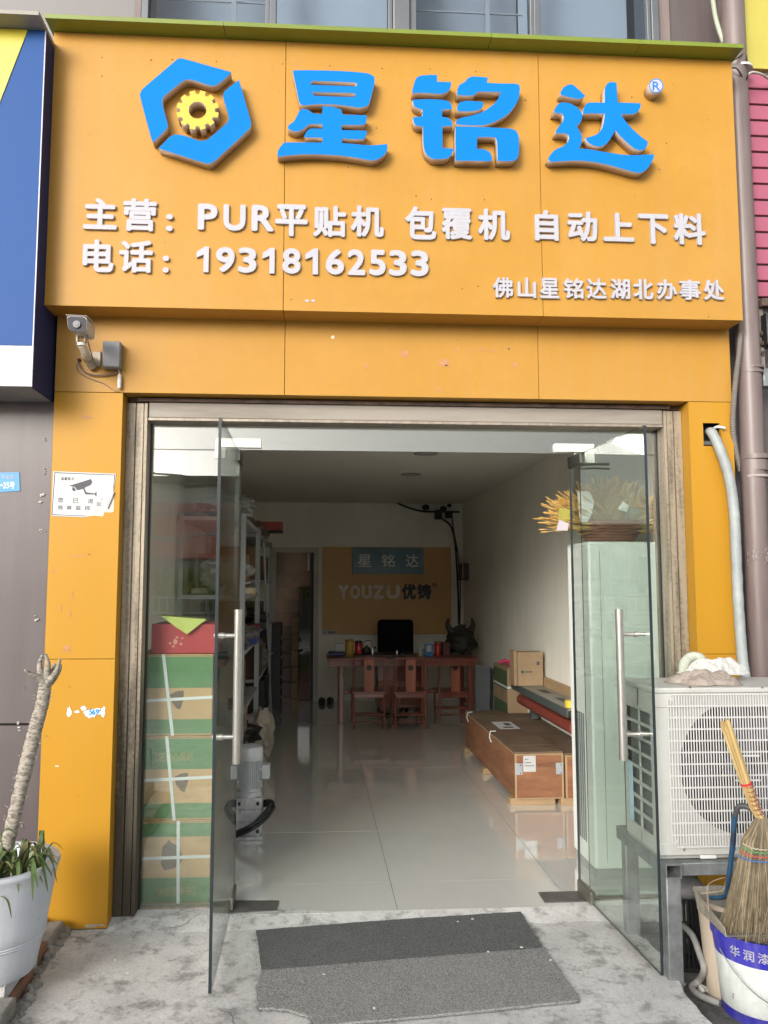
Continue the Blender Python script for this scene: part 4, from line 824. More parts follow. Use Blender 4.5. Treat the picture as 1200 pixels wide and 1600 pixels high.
# fan
fn = MB(); fy = AY0+.06
for k in range(3):
    a0 = 2*math.pi*k/3+.5
    ring = []
    for i in range(9):
        t = i/8; rr_ = .05+(CR-.03-.05)*t
        for j in range(5):
            s_ = j/4; an = a0+t*.35+s_*(1.25-.25*t); ring.append((CX+rr_*math.cos(an), fy+.05*s_-.02*t, CZ+rr_*math.sin(an)))
    fs = [(i*5+j, i*5+j+1, (i+1)*5+j+1, (i+1)*5+j) for i in range(8) for j in range(4)]
    fn.add(ring, fs)
fn.tube([(CX, fy-.01, CZ), (CX, fy+.08, CZ)], .052, 24)
fn.build('fan', mat('dark_fan', (.07, .06, .085), .5), ac, smooth=True)
sh = MB(); ringp = [(CR, 0), (CR-.004, .05), (CR-.004, .11)]
k0 = []
for (r_, dy) in ringp:
    for j in range(56): sh.v.append((CX+r_*math.cos(2*math.pi*j/56), AY0+.004+dy, CZ+r_*math.sin(2*math.pi*j/56)))
for i in range(2):
    for j in range(56): sh.f.append((i*56+j, i*56+(j+1) % 56, (i+1)*56+(j+1) % 56, (i+1)*56+j)); sh.m.append(0)
sh.build('fan_shroud', BLACK, ac, smooth=True)
# wire grille: fine verticals + horizontals within a rounded square
GX0, GX1, GZ0, GZ1 = P(1046, 1200, AY0-.02).x, CX+(CX-P(1046, 1200, AY0-.02).x), zl(1100, 1323, AY0-.02), zl(1100, 1085, AY0-.02)
gr = MB(); nv = 56; yg = AY0-.022
for k in range(nv+1):
    x = GX0+(GX1-GX0)*k/nv; e = .018 if k in (0, nv) else (.008 if k in (1, nv-1) else 0); gr.box(x-.0018, x+.0018, yg-.003, yg, GZ0+e, GZ1-e)
gr.build('wire_grille', CREAM2, ac)
gh_ = MB(); nh = 13
for k in range(nh+1):
    z = GZ0+(GZ1-GZ0)*k/nh; e = .018 if k in (0, nh) else 0; gh_.box(GX0+e, GX1-e, yg+.0003, yg+.004, z-.0028, z+.0028)
for (x, z) in ((GX0+.02, GZ0+.02), (GX1-.02, GZ0+.02), (GX0+.02, GZ1-.02), (GX1-.02, GZ1-.02)): gh_.box(x-.006, x+.006, yg+.004, AY0, z-.006, z+.006)
gh_.box(CX-.05, CX+.05, yg-.0035, yg+.004, CZ-.05, CZ-.044).box(CX-.05, CX+.05, yg-.0035, yg+.004, CZ+.044, CZ+.05)
gh_.build('grille_cross_bars', CREAM2, ac)
for (px, py) in ((1078, 1073+.5), (1191, 1075), (1069, 1328), (1148, 1327)):
    p = P(px, py, AY0-.006); MB().tube([(p.x, AY0-.0075, p.z), (p.x, AY0-.0045, p.z)], .0055, 10).build('screw', GALV, ac)
B('side_label', mat('light_blue_label', (.45, .62, .75), .5), AX0-.0015, AX0+.0005, AY1-.09, AY1-.05, AZ0+.06, AZ0+.30, ac)
# stand
sdn = thing('steel_stand', 'galvanised square tube stand under the outdoor air conditioner', 'stand', (1.8, -.5, -.16))
RZ1 = AZ0-.019; RZ0 = RZ1-.052; LX0 = P(1040, 1450, AY0-.02).x; LX1 = LX0+.062; FY = AY0-.02
def htube(x0, x1, y0, y1, z0, z1, axis, nm, t=.004):
    m = MB()
    if axis == 'y': m.box(x0, x1, y0, y1, z1-t, z1).box(x0, x1, y0, y1, z0, z0+t).box(x0, x0+t, y0, y1, z0+t, z1-t).box(x1-t, x1, y0, y1, z0+t, z1-t)
    else: m.box(x0, x1, y0, y1, z1-t, z1).box(x0, x1, y0, y1, z0, z0+t).box(x0, x1, y0, y0+t, z0+t, z1-t).box(x0, x1, y1-t, y1, z0+t, z1-t)
    return m.build(nm, GALV, sdn)
htube(LX0-.004, LX1-.004, FY-.03, AY1+.12, RZ0, RZ1, 'y', 'rail'); htube(LX0+.76, LX1+.76, FY-.03, AY1+.12, RZ0, RZ1, 'y', 'rail')
B('cross_rail', GALV, LX1-.003, LX0+.759, FY-.012, FY+.035, RZ0+.003, RZ1-.002, sdn, .003); B('cross_rail', GALV, LX1-.003, LX0+.759, AY1+.02, AY1+.06, RZ0+.003, RZ1-.002, sdn, .003)
for x in (LX0, LX0+.762):
    for y in (FY-.02, AY1+.03): B('leg', GALV, x, x+.058, y, y+.05, -.098, RZ0-.0005, sdn, .004)
B('rubber_pad', WBAR, P(1088, 1345, -.66).x, P(1113, 1345, -.66).x, -.70, -.64, RZ1+.0005, RZ1+.016, sdn, .004)

# cloth heap on top of the unit
def cloth(name, lab, cx, cy, z, rx, ry, h, m, seed, par=None):
    mb = MB(); n_ = 46; rn = Vector((seed*3.1, seed*1.7, 0))
    for i in range(n_+1):
        for j in range(n_+1):
            u, v = i/n_*2-1, j/n_*2-1
            uu = u*math.sqrt(1-v*v*.45); vv = v*math.sqrt(1-u*u*.45)
            w1 = 1+.22*noise.noise(Vector((math.atan2(v, u+1e-6)*1.1, seed, 0))*1.5)
            r_ = math.sqrt(uu*uu+vv*vv)
            hh = h*max(0, 1-r_**2)**.7*(.6+.8*noise.noise(Vector((u*1.6, v*1.6, seed))))+h*.75*(.35-abs(noise.noise(Vector((u*2.6+v*1.2, v*3.4-u, seed+5)))))*max(0, 1-r_**4)+h*.3*(.3-abs(noise.noise(Vector((u*7, v*6, seed+9)))))+.008
            mb.v.append((cx+rx*uu*w1, cy+ry*vv*w1, z+max(.002, hh*(1 if r_ < .93 else .35))))
    for i in range(n_):
        for j in range(n_):
            a = i*(n_+1)+j; mb.f.append((a, a+1, a+n_+2, a+n_+1)); mb.m.append(0)
    k = len(mb.v); o = mb.build(name, m, smooth=True); sm = o.modifiers.new('solid', 'SOLIDIFY'); sm.thickness = .003; sm.offset = -1
    o.modifiers.new('sub', 'SUBSURF').levels = 1; o.modifiers['sub'].render_levels = 1
    return tag(o, lab, 'cloth')
cloth('grey_rag', 'crumpled taupe rag at the bottom of the heap on the air conditioner', P(1098, 1055, -.55).x, -.56, AZ1+.002, .15, .11, .045, mat('taupe_cloth', (.36, .31, .27), .9, (.25, .21, .18), scale=14), 2)
cloth('white_rag', 'white rag lying over the taupe rag on the air conditioner', P(1112, 1045, -.48).x+.02, -.46, AZ1+.028, .14, .08, .06, mat('white_cloth', (.52, .52, .50), .9, var=.12, scale=10), 5)
lp = []; b0 = P(1085, 1036, -.44)
o = MB().tube(curve_pts([b0+Vector((-.05, 0, -.045)), b0+Vector((-.045, 0, 0)), b0+Vector((-.01, 0, .028)), b0+Vector((.03, 0, .02)), b0+Vector((.04, 0, -.01)), b0+Vector((.10, .0, -.035))], 8), [.020+.002*noise.noise(Vector((k*.4, 0, 0))) for k in range(41)], 12).build('rolled_rag', mat('greenish_cloth', (.48, .50, .42), .9, var=.25, scale=30), smooth=True)
tag(o, 'twisted pale green rag at the back of the heap', 'cloth')

# ------------------------------------------------------------------ under the stand
YF_ = -.30
fh = thing('discarded_fan_housing', 'grey plastic fan housing with an oval hole on the ground under the stand', 'appliance', (P(1085, 1400, -.45).x, -.45, -.098))
GP = mat('grey_plastic_dusty', (.25, .24, .25), .5, (.17, .165, .17), scale=10)
c0 = P(1076, 1392, -.5); MB().ell((c0.x, -.45, c0.z), (.085, .085, .045), 24, 12).build('housing', GP, fh, smooth=True); MB().ell((c0.x+.005, -.522, c0.z+.003), (.024, .012, .011), 16, 8).build('oval_hole', BLACK, fh, smooth=True)
rb = MB()
for k in range(26):
    th = 2*math.pi*k/26; rb.box(-.003, .003, .060, .072, 0, c0.z-.03+.098, T=Matrix.Translation((c0.x, -.45, -.098)) @ Matrix.Rotation(th, 4, 'Z'))
rb.build('ribs', BLACK, fh); MB().lathe([(.075, 0), (.075, .015)], (c0.x, -.45, -.098), 24).build('base_ring', BLACK, fh)
cable('drain_hose', 'thick dusty grey hose curling over the ground by the bucket', 'hose', [P(1068, 1447, -.52), P(1082, 1462, -.60), P(1093, 1490, -.66), (P(1100, 1515, -.70)), PZ(1092, 1532, -.07), PZ(1081, 1543, -.085), PZ(1095, 1556, -.087), PZ(1125, 1568, -.087)], .0125, mat('dusty_hose', (.27, .265, .25), .7, var=.2, scale=20), n=12)
lt = MB(); rnd = random.Random(11)
for (a, b, s_) in ((1010, 1478, .035), (1000, 1490, .02), (1082, 1453, .03), (1078, 1470, .022), (1105, 1545, .03), (1112, 1548, .02), (1068, 1540, .012), (1022, 1500, .015), (1094, 1450, .02)):
    p = PZ(a, b, -.097)
    for k in range(4): lt.ell((p.x+rnd.uniform(-s_, s_), p.y+rnd.uniform(-s_, s_), -.095), (s_*rnd.uniform(.3, .6), s_*rnd.uniform(.3, .6), s_*.35), 7, 5, jit=1.3)
tag(lt.build('litter', mat('crumpled_litter', (.50, .50, .48), .6, var=.3, scale=30)), kind='stuff')

# buckets
bk_ = thing('paint_bucket', 'white and violet paint bucket below the broom', 'bucket', (1.64, -.88, -.098))
BX, BY, BZ = P(1188, 1500, -.82).x, -.82, -.098; BH = zl(1110, 1449, -.82)-BZ
VIO = mat('violet_plastic', (.030, .026, .36), .35, var=.1, scale=8); BWH = mat('bucket_white', (.66, .70, .68), .4, (.52, .55, .52), scale=12, thr=(.3, .5))
weather(VIO, .35, (8, 8, 1), .3, 0, (.30, .28, .30)); weather(BWH, .55, (7, 7, 1.2), .7, 0, (.34, .31, .26))
r0, r1_ = .138, .164
prof = [(r0, 0), (r0+.002, .035), (r0+.003, .036), (r0+.018, BH*.70), (r0+.019, BH*.701), (r1_, BH-.03), (r1_+.006, BH-.028), (r1_+.006, BH), (r1_-.004, BH), (r1_-.010, BH-.02), (r0-.006, .01)]
MB().lathe(prof, (BX, BY, BZ), 48, m=[0, 1, 1, 1, 0, 0, 0, 0, 2, 2]).build('pail', [VIO, BWH, mat('bucket_inside', (.3, .3, .3), .6)], bk_, smooth=True)
def wrap_glyph(ch, ang0, ang1, z0, z1, m, parent, rad, nm='printed_character'):
    me = text_me(ch, .010); xs = [v.co.x for v in me.vertices]; ys = [v.co.y for v in me.vertices]; a, b, c, d = min(xs), max(xs), min(ys), max(ys); off = world_loc(parent)
    zz = [v.co.z for v in me.vertices]; zm = min(zz); zr = max(zz)-zm or 1
    for v in me.vertices:
        u, t, s_ = (v.co.x-a)/(b-a), (v.co.y-c)/(d-c), (v.co.z-zm)/zr; an = ang0+(ang1-ang0)*u; z = z0+(z1-z0)*t; r_ = rad(z)+.0006+.0008*s_
        v.co = (BX+r_*math.cos(an)-off.x, BY+r_*math.sin(an)-off.y, BZ+z-off.z)
    me.materials.clear(); me.materials.append(m); o = bpy.data.objects.new(nm, me); C.objects.link(o); o.parent = parent
brad = lambda z: r0+.003+(r1_-r0-.003)*(z/(BH-.03))
b0_ = -math.pi/2-.30
for k, ch in enumerate('华润漆'): wrap_glyph(ch, R(-156+k*17), R(-143+k*17), BH*.775, BH*.90, WHITE_L, bk_, brad)
for k in range(4): 
    a = R(-104+k*3); MB().hexa([(BX+(brad(BH*.8)+.0005+dr)*math.cos(a+da), BY+(brad(BH*.8)+.0005+dr)*math.sin(a+da), BZ+z) for z, sh_ in ((BH*.80, .02), (BH*.91, 0)) for da, dr in ((sh_, 0), (sh_+.028, 0), (sh_+.028, .0015), (sh_, .0015))]).build('logo_stripe', WHITE_L if k < 3 else mat('logo_red', (.6, .05, .08), .4), bk_)
# bail handle
hp = []
for k in range(25):
    th = R(-170+k*(160/24)); t = math.sin(math.pi*k/24); hp.append((BX+(.172)*math.cos(th), BY+.172*math.sin(th)-.006*t, BZ+BH-.06-.145*t))
MB().tube(hp, .0022, 6).build('bail_handle', GALV, bk_, smooth=True)
b2 = thing('beige_bucket', 'plain beige bucket tucked behind the paint bucket', 'bucket', (1.6, -.75, -.098))
x2 = P(1150, 1480, -.72).x; MB().lathe([(.10, 0), (.125, .34), (.131, .342), (.131, .36), (.12, .36), (.095, .01)], (x2, -.70, -.098), 36).build('pail', mat('beige_plastic', (.50, .42, .33), .5, var=.12, scale=6, streak=True), b2, smooth=True)
# dustpan across the bucket
dpn = thing('dustpan', 'dirty metal dustpan with a blue handle resting on the paint bucket', 'dustpan', (BX, BY, BZ+BH))
DPM = mat('dirty_tin', (.27, .255, .22), .6, (.12, .11, .09), scale=10, metal=.3, bump=.3, bscale=30)
A_, B__, C_, D_ = P(1090, 1396, -.78), P(1128, 1448, -1.02), P(1225, 1462, -1.02), P(1215, 1400, -.74)
zt = BZ+BH+.012
_a, _b = P(1091, 1420, -.74), P(1136, 1464, -1.03); fp = [_a, _b, _b+Vector((.30, 0, 0)), _a+Vector((.32, 0, 0))]
up = Vector((0, 0, .004)); MB().hexa([v for v in fp]+[v+up for v in fp]).build('pan', DPM, dpn)
wl = [fp[0], fp[1]]; w0 = [Vector((-.012, 0, 0))+v for v in wl]
_c, _d = P(1087, 1393, -.74), P(1131, 1449, -1.035)
MB().hexa([fp[0]+Vector((-.004, 0, 0)), fp[1]+Vector((-.004, 0, 0)), fp[1], fp[0], _c, _d, _d+Vector((.004, 0, 0)), _c+Vector((.004, 0, 0))]).build('side_wall', mat('dusty_pan_edge', (.42, .38, .31), .8, (.20, .175, .14), scale=16, bump=.4, bscale=30), dpn)
MB().hexa([fp[0], fp[3], fp[3]+Vector((0, .004, 0)), fp[0]+Vector((0, .004, 0)), fp[0]+Vector((-.01, .02, .075)), fp[3]+Vector((.01, .02, .075)), fp[3]+Vector((.01, .024, .075)), fp[0]+Vector((-.01, .024, .075))]).build('back_wall', DPM, dpn)
HB = mat('blue_wrap', (.015, .06, .12), .5, (.015, .02, .035), scale=14, streak=(1, 1, 1), thr=(.42, .55)); HK = mat('dark_strap', (.055, .06, .062), .5)
hd = [P(1186, 1281, -.95), P(1180, 1270, -.94), P(1166, 1260, -.92), P(1153, 1262, -.90), P(1147, 1285, -.88), P(1146, 1310, -.87), P(1142, 1345, -.85), P(1138, 1375, -.83), P(1133, 1400, -.80), fp[0]+Vector((.05, 0, .04))]
qq = curve_pts(hd, 7); MB().tube(qq[:26], .0098, 10).build('handle', HK, dpn, smooth=True); MB().tube(qq[25:], [.0105-.00008*k for k in range(len(qq)-25)], 10).build('handle', HB, dpn, smooth=True)
MB().tube(curve_pts([P(1095, 1396, -.78), P(1115, 1394, -.8), P(1130, 1390, -.8), P(1135, 1372, -.82)], 6), .002, 6).tube(curve_pts([P(1108, 1425, -.9), P(1105, 1390, -.88), P(1112, 1378, -.86), P(1132, 1371, -.84)], 6), .0015, 6).build('wire', mat('old_wire', (.33, .26, .18), .6), dpn)
# broom
br = thing('straw_broom', 'natural straw broom with a bamboo handle standing on the dustpan', 'broom', P(1170, 1455, -1.0))
YB0 = -.97
STR = [mat('broom_straw', (.30, .235, .145), .8, (.19, .145, .085), scale=30), mat('broom_straw_grey', (.23, .205, .15), .8, (.14, .12, .08), scale=30), mat('broom_straw_pale', (.40, .33, .22), .8, var=.2, scale=30)]
neck = P(1190, 1282, YB0); bl, brt = P(1128, 1452, YB0), P(1232, 1470, YB0)
hb = MB(); rnd = random.Random(5)
mid = P(1180, 1340, YB0); ml = P(1154, 1340, YB0).x; mr_ = P(1214, 1345, YB0).x
for k in range(1100):
    u = rnd.random(); v = rnd.uniform(-1, 1); w_ = math.sqrt(max(0, 1-(2*u-1)**2))
    end = Vector((bl.x+(brt.x-bl.x)*u, YB0+v*.055*w_-.015, bl.z+(brt.z-bl.z)*u+rnd.uniform(-.012, .018)+.02*v*0))
    md = Vector((ml+(mr_-ml)*u, YB0+v*.045*w_-.005, mid.z+rnd.uniform(-.01, .01)))
    nk = neck+Vector(((u-.5)*.038, v*.017*w_, rnd.uniform(-.02, .012)))
    p1 = nk.lerp(md, .5)+Vector(((u-.5)*.03, v*.006, 0)); rr_ = rnd.uniform(.0011, .0021)
    en2 = md.lerp(end, .55)+Vector((rnd.gauss(0, .006), rnd.gauss(0, .004), 0)); end += Vector((rnd.gauss(0, .010), rnd.gauss(0, .008), 0))
    hb.tube([nk, p1, md, en2, end], [rr_, rr_, rr_, rr_*.8, rr_*.4], 3, m=rnd.choice((0, 0, 1, 2)), cap=False)
hb.build('bristles', STR, br, kind='stuff')
hnd = MB(); top_ = P(1134, 1130, -.90); rnd = random.Random(8); nk2 = P(1178, 1262, -.95)
for k in range(9):
    an = 2*math.pi*k/8; o_ = Vector((math.cos(an)*.0125, math.sin(an)*.0125, 0)) if k < 8 else Vector((0, 0, 0))
    hnd.tube([top_+o_*1.1+Vector((0, 0, rnd.uniform(-.012, .014))), top_.lerp(nk2, .5)+o_*1.15, nk2+o_*.85, neck+o_*.9], [.0078, .0075, .006, .0045], 8, m=k % 2)
hnd.build('handle', [mat('bamboo', (.50, .37, .15), .5, (.36, .25, .09), scale=14, streak=(2, 2, .2)), mat('bamboo_dark', (.42, .30, .12), .5, (.28, .18, .07), scale=14, streak=(2, 2, .2))], br, smooth=True)
for t, m_ in ((.55, mat('red_string', (.5, .03, .03), .6)), ):
    p = top_.lerp(nk2, .72); MB().tube([p+Vector((-.001, 0, .004)), p+Vector((.0015, 0, -.004))], .0205, 16).build('binding', m_, br)
wbd = MB()
for k in range(7):
    p = top_.lerp(neck, .66+.045*k); wbd.tube([p+Vector((0, 0, .0008)), p+Vector((.0003, 0, -.0008))], .0178, 14)
wbd.build('binding', mat('thin_red_wire', (.32, .14, .08), .5), br)
for zpx, col in ((1327, (.10, .30, .10)), (1334, (.5, .10, .08)), (1341, (.06, .16, .42)), (1322, (.45, .40, .30))):
    wv = []; t_ = (zpx-1282)/(1340-1282)
    for k in range(33):
        th = math.pi+math.pi*k/32; x0_ = (ml+mr_)/2; hw = (mr_-ml)/2*min(1.08, .25+.75*t_)*1.04; wv.append((x0_+hw*math.cos(th), YB0-.004+.052*math.sin(th), P(1180, zpx+2, YB0-.05).z+.0022*math.sin(k*2.4)-.008*math.sin(th)*-1))
    MB().tube(wv, .0022, 5).build('stitching', mat('stitch_%d' % zpx, col, .6), br)

# ------------------------------------------------------------------ potted stump on the left
PX, PY = P(-8, 1350, -.72).x, -.72; PBZ = .078
pz1 = zl(40, 1362, -.72-.12); pot = thing('plant_pot', 'large white plastic plant pot at the lower left', 'plant pot', (PX, PY, PBZ))
H_ = pz1-PBZ; RT = P(90, 1345, -.72).x-PX; RBm = P(46, 1540, -.78).x-PX
def rp(t): return RBm*.98+(RT-RBm*.98)*(t**.85)
prof = [(RBm*.93, 0)]+[(rp(t)-.006, H_*t) for t in (.02, .1, .22, .30)]+[(rp(.312), H_*.312), (rp(.318)-.003, H_*.32), (rp(.34), H_*.335), (rp(.345)-.003, H_*.345), (rp(.37), H_*.36)]+[(rp(t)-.003, H_*t) for t in (.45, .6, .75, .87, .93)]+[(RT, H_*.955), (RT+.002, H_*.975), (RT-.002, H_), (RT-.022, H_), (RT-.03, H_*.97), (RT-.045, H_*.86)]
B('paver_slab', CONC, PX-.2, PX+.10, PY-.13, PY+.2, PBZ_-.06, PBZ-.001, kind='structure')
MB().lathe(prof, (PX, PY, PBZ), 64, caps=False).build('pot', POTW, pot, smooth=True)
MB().lathe([(.001, .0), (RT-.045, 0)], (PX, PY, PBZ+H_*.88), 40, caps=False).build('soil', SOIL, pot)
tk = thing('stump_plant', 'leaning pale bare stump with cut branch stubs in the white pot', 'tree', (P(8, 1345, PY).x, PY, PBZ+H_*.88))
tp = [P(6, 1350, PY), P(14, 1310, PY), P(26, 1260, PY), P(40, 1200, PY), P(55, 1140, PY), P(66, 1100, PY), P(71, 1068, PY)]
q = curve_pts(tp, 22); n_ = len(q)
MB().tube(q, [(.0265-.0065*(k/n_)+(.0042*abs(math.sin(k*1.9+2.5*noise.noise(Vector((k*.3, 0, 0))))) if k > n_*.45 else .0018*math.sin(k*.8+2*noise.noise(Vector((k*.2, 0, 0)))))) for k in range(n_)], 20).build('trunk', BARK, tk, smooth=True)
stubs = [((71, 1068), (60, 1058), (50, 1054), (39, 1047)), ((70, 1068), (63, 1050), (62, 1036), (66, 1024)), ((72, 1066), (74, 1048), (75, 1035), (71, 1022)), ((73, 1066), (84, 1056), (90, 1044), (94, 1030)), ((74, 1070), (84, 1060), (92, 1048), (95, 1040)), ((72, 1060), (82, 1050), (85, 1042), (83, 1037))]
for k, s_ in enumerate(stubs):
    dz = (-.02, .015, -.01, -.015, .03, .01)[k]
    MB().tube(curve_pts([P(a, b, PY+dz*i) for i, (a, b) in enumerate(s_)], 4), [.015]*3+[.013-.0009*j for j in range(10)], 9).build('branch_stub', BARK, tk, smooth=True)
rf = MB()
for k in range(26):
    t = random.uniform(.25, .95); p = q[int(t*(n_-1))]; sg_ = random.choice((-1, 1)); s0 = p+Vector((sg_*.028, -.01, 0)); rf.tube([s0, s0+Vector((sg_*random.uniform(.004, .014), -.003, random.uniform(-.004, .012)))], [.0018, .0006], 4)
rf.build('bark_flakes', BARK, tk, kind='stuff')
sp_ = thing('spider_plant', 'spider plant with arching strap leaves round the stump in the pot', 'plant', (PX+.09, PY, PBZ+H_*.9))
def leaf(base, tip, mid, w_, m_):
    q = curve_pts([base, mid, tip], 7); v = []; f = []
    side = (tip-base).cross(Vector((0, 0, 1))); side = side.normalized() if side.length > 1e-4 else Vector((1, 0, 0))
    n__ = len(q)
    for k, p in enumerate(q):
        t = k/(n__-1); ww = w_*(math.sin(math.pi*min(1, .18+t*.82))**.6); ww = max(ww, .0006)
        v += [p-side*ww+Vector((0, 0, ww*.5)), p-Vector((0, 0, .0)), p+side*ww+Vector((0, 0, ww*.5))]
    for k in range(n__-1):
        a = k*3; f += [(a, a+1, a+4, a+3), (a+1, a+2, a+5, a+4)]
    MB().add(v, f).build('leaf', m_, sp_, smooth=True)
rnd = random.Random(21); zs_ = PBZ+H_*.88
for (cx_, cy_, k_) in ((PX+.11, PY-.06, 30), (PX+.04, PY-.10, 24), (PX+.16, PY-.0, 8), (PX-.03, PY-.06, 12)):
    for k in range(k_):
        an = rnd.uniform(-math.pi, math.pi) if k % 3 else rnd.uniform(-2.6, .3); ln_ = rnd.uniform(.07, .16); base = Vector((cx_+rnd.uniform(-.02, .02), cy_+rnd.uniform(-.02, .02), zs_)); d = Vector((math.cos(an), math.sin(an), 0))
        drop = rnd.uniform(-.03, .10); md = base+d*ln_*.5+Vector((0, 0, rnd.uniform(.05, .13))); tipp = base+d*ln_*rnd.uniform(.85, 1.1)+Vector((0, 0, drop))
        leaf(base, tipp, md, rnd.uniform(.0045, .0095), LEAF if rnd.random() < .8 else LEAFD)
bs = P(48, 1340, -.86); leaf(P(44, 1345, -.80), P(51, 1408, -.97), P(50, 1350, -.95), .006, LEAF); leaf(P(0, 1400, -.9), P(18, 1435, -1.0), P(12, 1408, -.98), .004, LEAF)
leaf(P(50, 1345, -.8), P(75, 1330, -.75), P(64, 1305, -.8), .002, LEAFD); leaf(P(60, 1345, -.72), P(93, 1362, -.72), P(88, 1338, -.72), .002, LEAFD); leaf(P(5, 1330, -.8), P(-20, 1285, -.85), P(-4, 1296, -.83), .006, LEAF); leaf(P(0, 1310, -.8), P(28, 1305, -.8), P(10, 1296, -.8), .006, LEAF)

# brick edging
be = thing('brick_edging', 'row of old red bricks set along the left edge of the concrete', 'edging', (-1.14, -.6, ZA))
y_ = -.19; k = 0; rnd = random.Random(4)
while y_ > -1.75:
    ln_ = rnd.uniform(.19, .235); xb = PZ(75, 1475, ZA).x; t = (y_+.19)/(-.9)
    xc = PZ(70, 1480, ZA).x-.015+(PZ(22, 1580, ZA).x-PZ(70, 1480, ZA).x)*min(1.5, max(0, (y_+.45)/(-.55)))
    mb = MB(); nx = 3
    me_o = MB().box(xc-.05, xc+.05, y_-ln_+.012, y_, -.155, ZA+.062+rnd.uniform(-.012, .01), rot=rnd.uniform(-.07, .07)).build('brick', BRICK if k % 3 else MORTAR, be, bevel=.010)
    for v in me_o.data.vertices: v.co += Vector((rnd.uniform(-.006, .006), rnd.uniform(-.006, .006), rnd.uniform(-.006, .004)))
    y_ -= ln_; k += 1
mo = MB()
for k in range(46):
    yk = -.17-.034*k; xk = PZ(70, 1480, ZA).x+.045+(PZ(22, 1580, ZA).x-PZ(70, 1480, ZA).x)*min(1.5, max(0, (yk+.45)/(-.55)))
    mo.ell((xk+rnd.uniform(-.012, .012), yk, ZA+rnd.uniform(-.01, .008)), (rnd.uniform(.015, .03), rnd.uniform(.02, .035), rnd.uniform(.01, .022)), 8, 6, jit=.8)
mo.build('mortar', MORTAR, be, smooth=True)

# ------------------------------------------------------------------ door mat
mt_ = thing('door_mat', 'worn grey coir mat with a darker strip and a torn corner', 'mat', PZ(640, 1500, ZA))
zm = ZA+.002
def flatz(pts, z0, z1, nm, m_, rough_edge=.004):
    w_ = [PZ(a, b, z1) for a, b in pts]; out = []
    for i in range(len(w_)):
        a, b = w_[i], w_[(i+1) % len(w_)]; n__ = max(1, int((b-a).length/.03))
        for k in range(n__):
            p = a.lerp(b, k/n__); out.append((p.x+random.uniform(-1, 1)*rough_edge, p.y+random.uniform(-1, 1)*rough_edge))
    me = curve_mesh([out], .5); off = world_loc(mt_)
    for v in me.vertices: v.co = (v.co.x-off.x, v.co.y-off.y, (z1 if v.co.z > 0 else z0)-off.z)
    me.materials.clear(); me.materials.append(m_); bm = bmesh.new(); bm.from_mesh(me); bmesh.ops.remove_doubles(bm, verts=bm.verts, dist=1e-6); bmesh.ops.recalc_face_normals(bm, faces=bm.faces); bm.to_mesh(me); bm.free()
    o = bpy.data.objects.new(nm, me); C.objects.link(o); o.parent = mt_; return o
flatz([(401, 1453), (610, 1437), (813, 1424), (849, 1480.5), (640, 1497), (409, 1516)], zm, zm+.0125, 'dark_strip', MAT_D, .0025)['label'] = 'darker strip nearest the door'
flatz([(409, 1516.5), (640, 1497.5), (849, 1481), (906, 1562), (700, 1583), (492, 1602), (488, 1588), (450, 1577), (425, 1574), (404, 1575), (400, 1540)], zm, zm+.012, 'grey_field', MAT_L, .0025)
fz = MB(); rnd = random.Random(9)
tear = [(488, 1600), (489, 1588), (450, 1577), (425, 1574), (404, 1575)]
for i in range(len(tear)-1):
    for k in range(26):
        t = rnd.random(); p = PZ(tear[i][0]+(tear[i+1][0]-tear[i][0])*t, tear[i][1]+(tear[i+1][1]-tear[i][1])*t, zm+.006); fz.tube([p, p+Vector((rnd.gauss(0, .012)-.004, rnd.gauss(-.012, .01), rnd.uniform(-.004, .006)))], [.0012, .0004], 3)
for i in range(160):
    t = rnd.random(); e = rnd.choice((((401, 1453), (813, 1424)), ((401, 1453), (400, 1560)), ((813, 1424), (906, 1562)))); p = PZ(e[0][0]+(e[1][0]-e[0][0])*t, e[0][1]+(e[1][1]-e[0][1])*t, zm+.008); fz.tube([p, p+Vector((rnd.gauss(0, .006), rnd.gauss(0, .006), rnd.uniform(0, .004)))], [.001, .0004], 3)
fz.build('frayed_fibres', MAT_D, mt_, kind='stuff')
bits = MB()
for (a, b) in ((506, 1522), (763, 1487), (738, 1436), (715, 1440), (585, 1575), (1, 1), (815, 1480), (940, 1470), (860, 1500), (300, 1480), (200, 1520), (180, 1500)):
    if a > 1:
        p = PZ(a, b, zm+.014); bits.ell((p.x, p.y, p.z), (rnd.uniform(.003, .009), rnd.uniform(.003, .006), .002), 6, 4, jit=1)
tag(bits.build('litter', mat('pale_litter', (.6, .6, .55), .8)), kind='stuff')

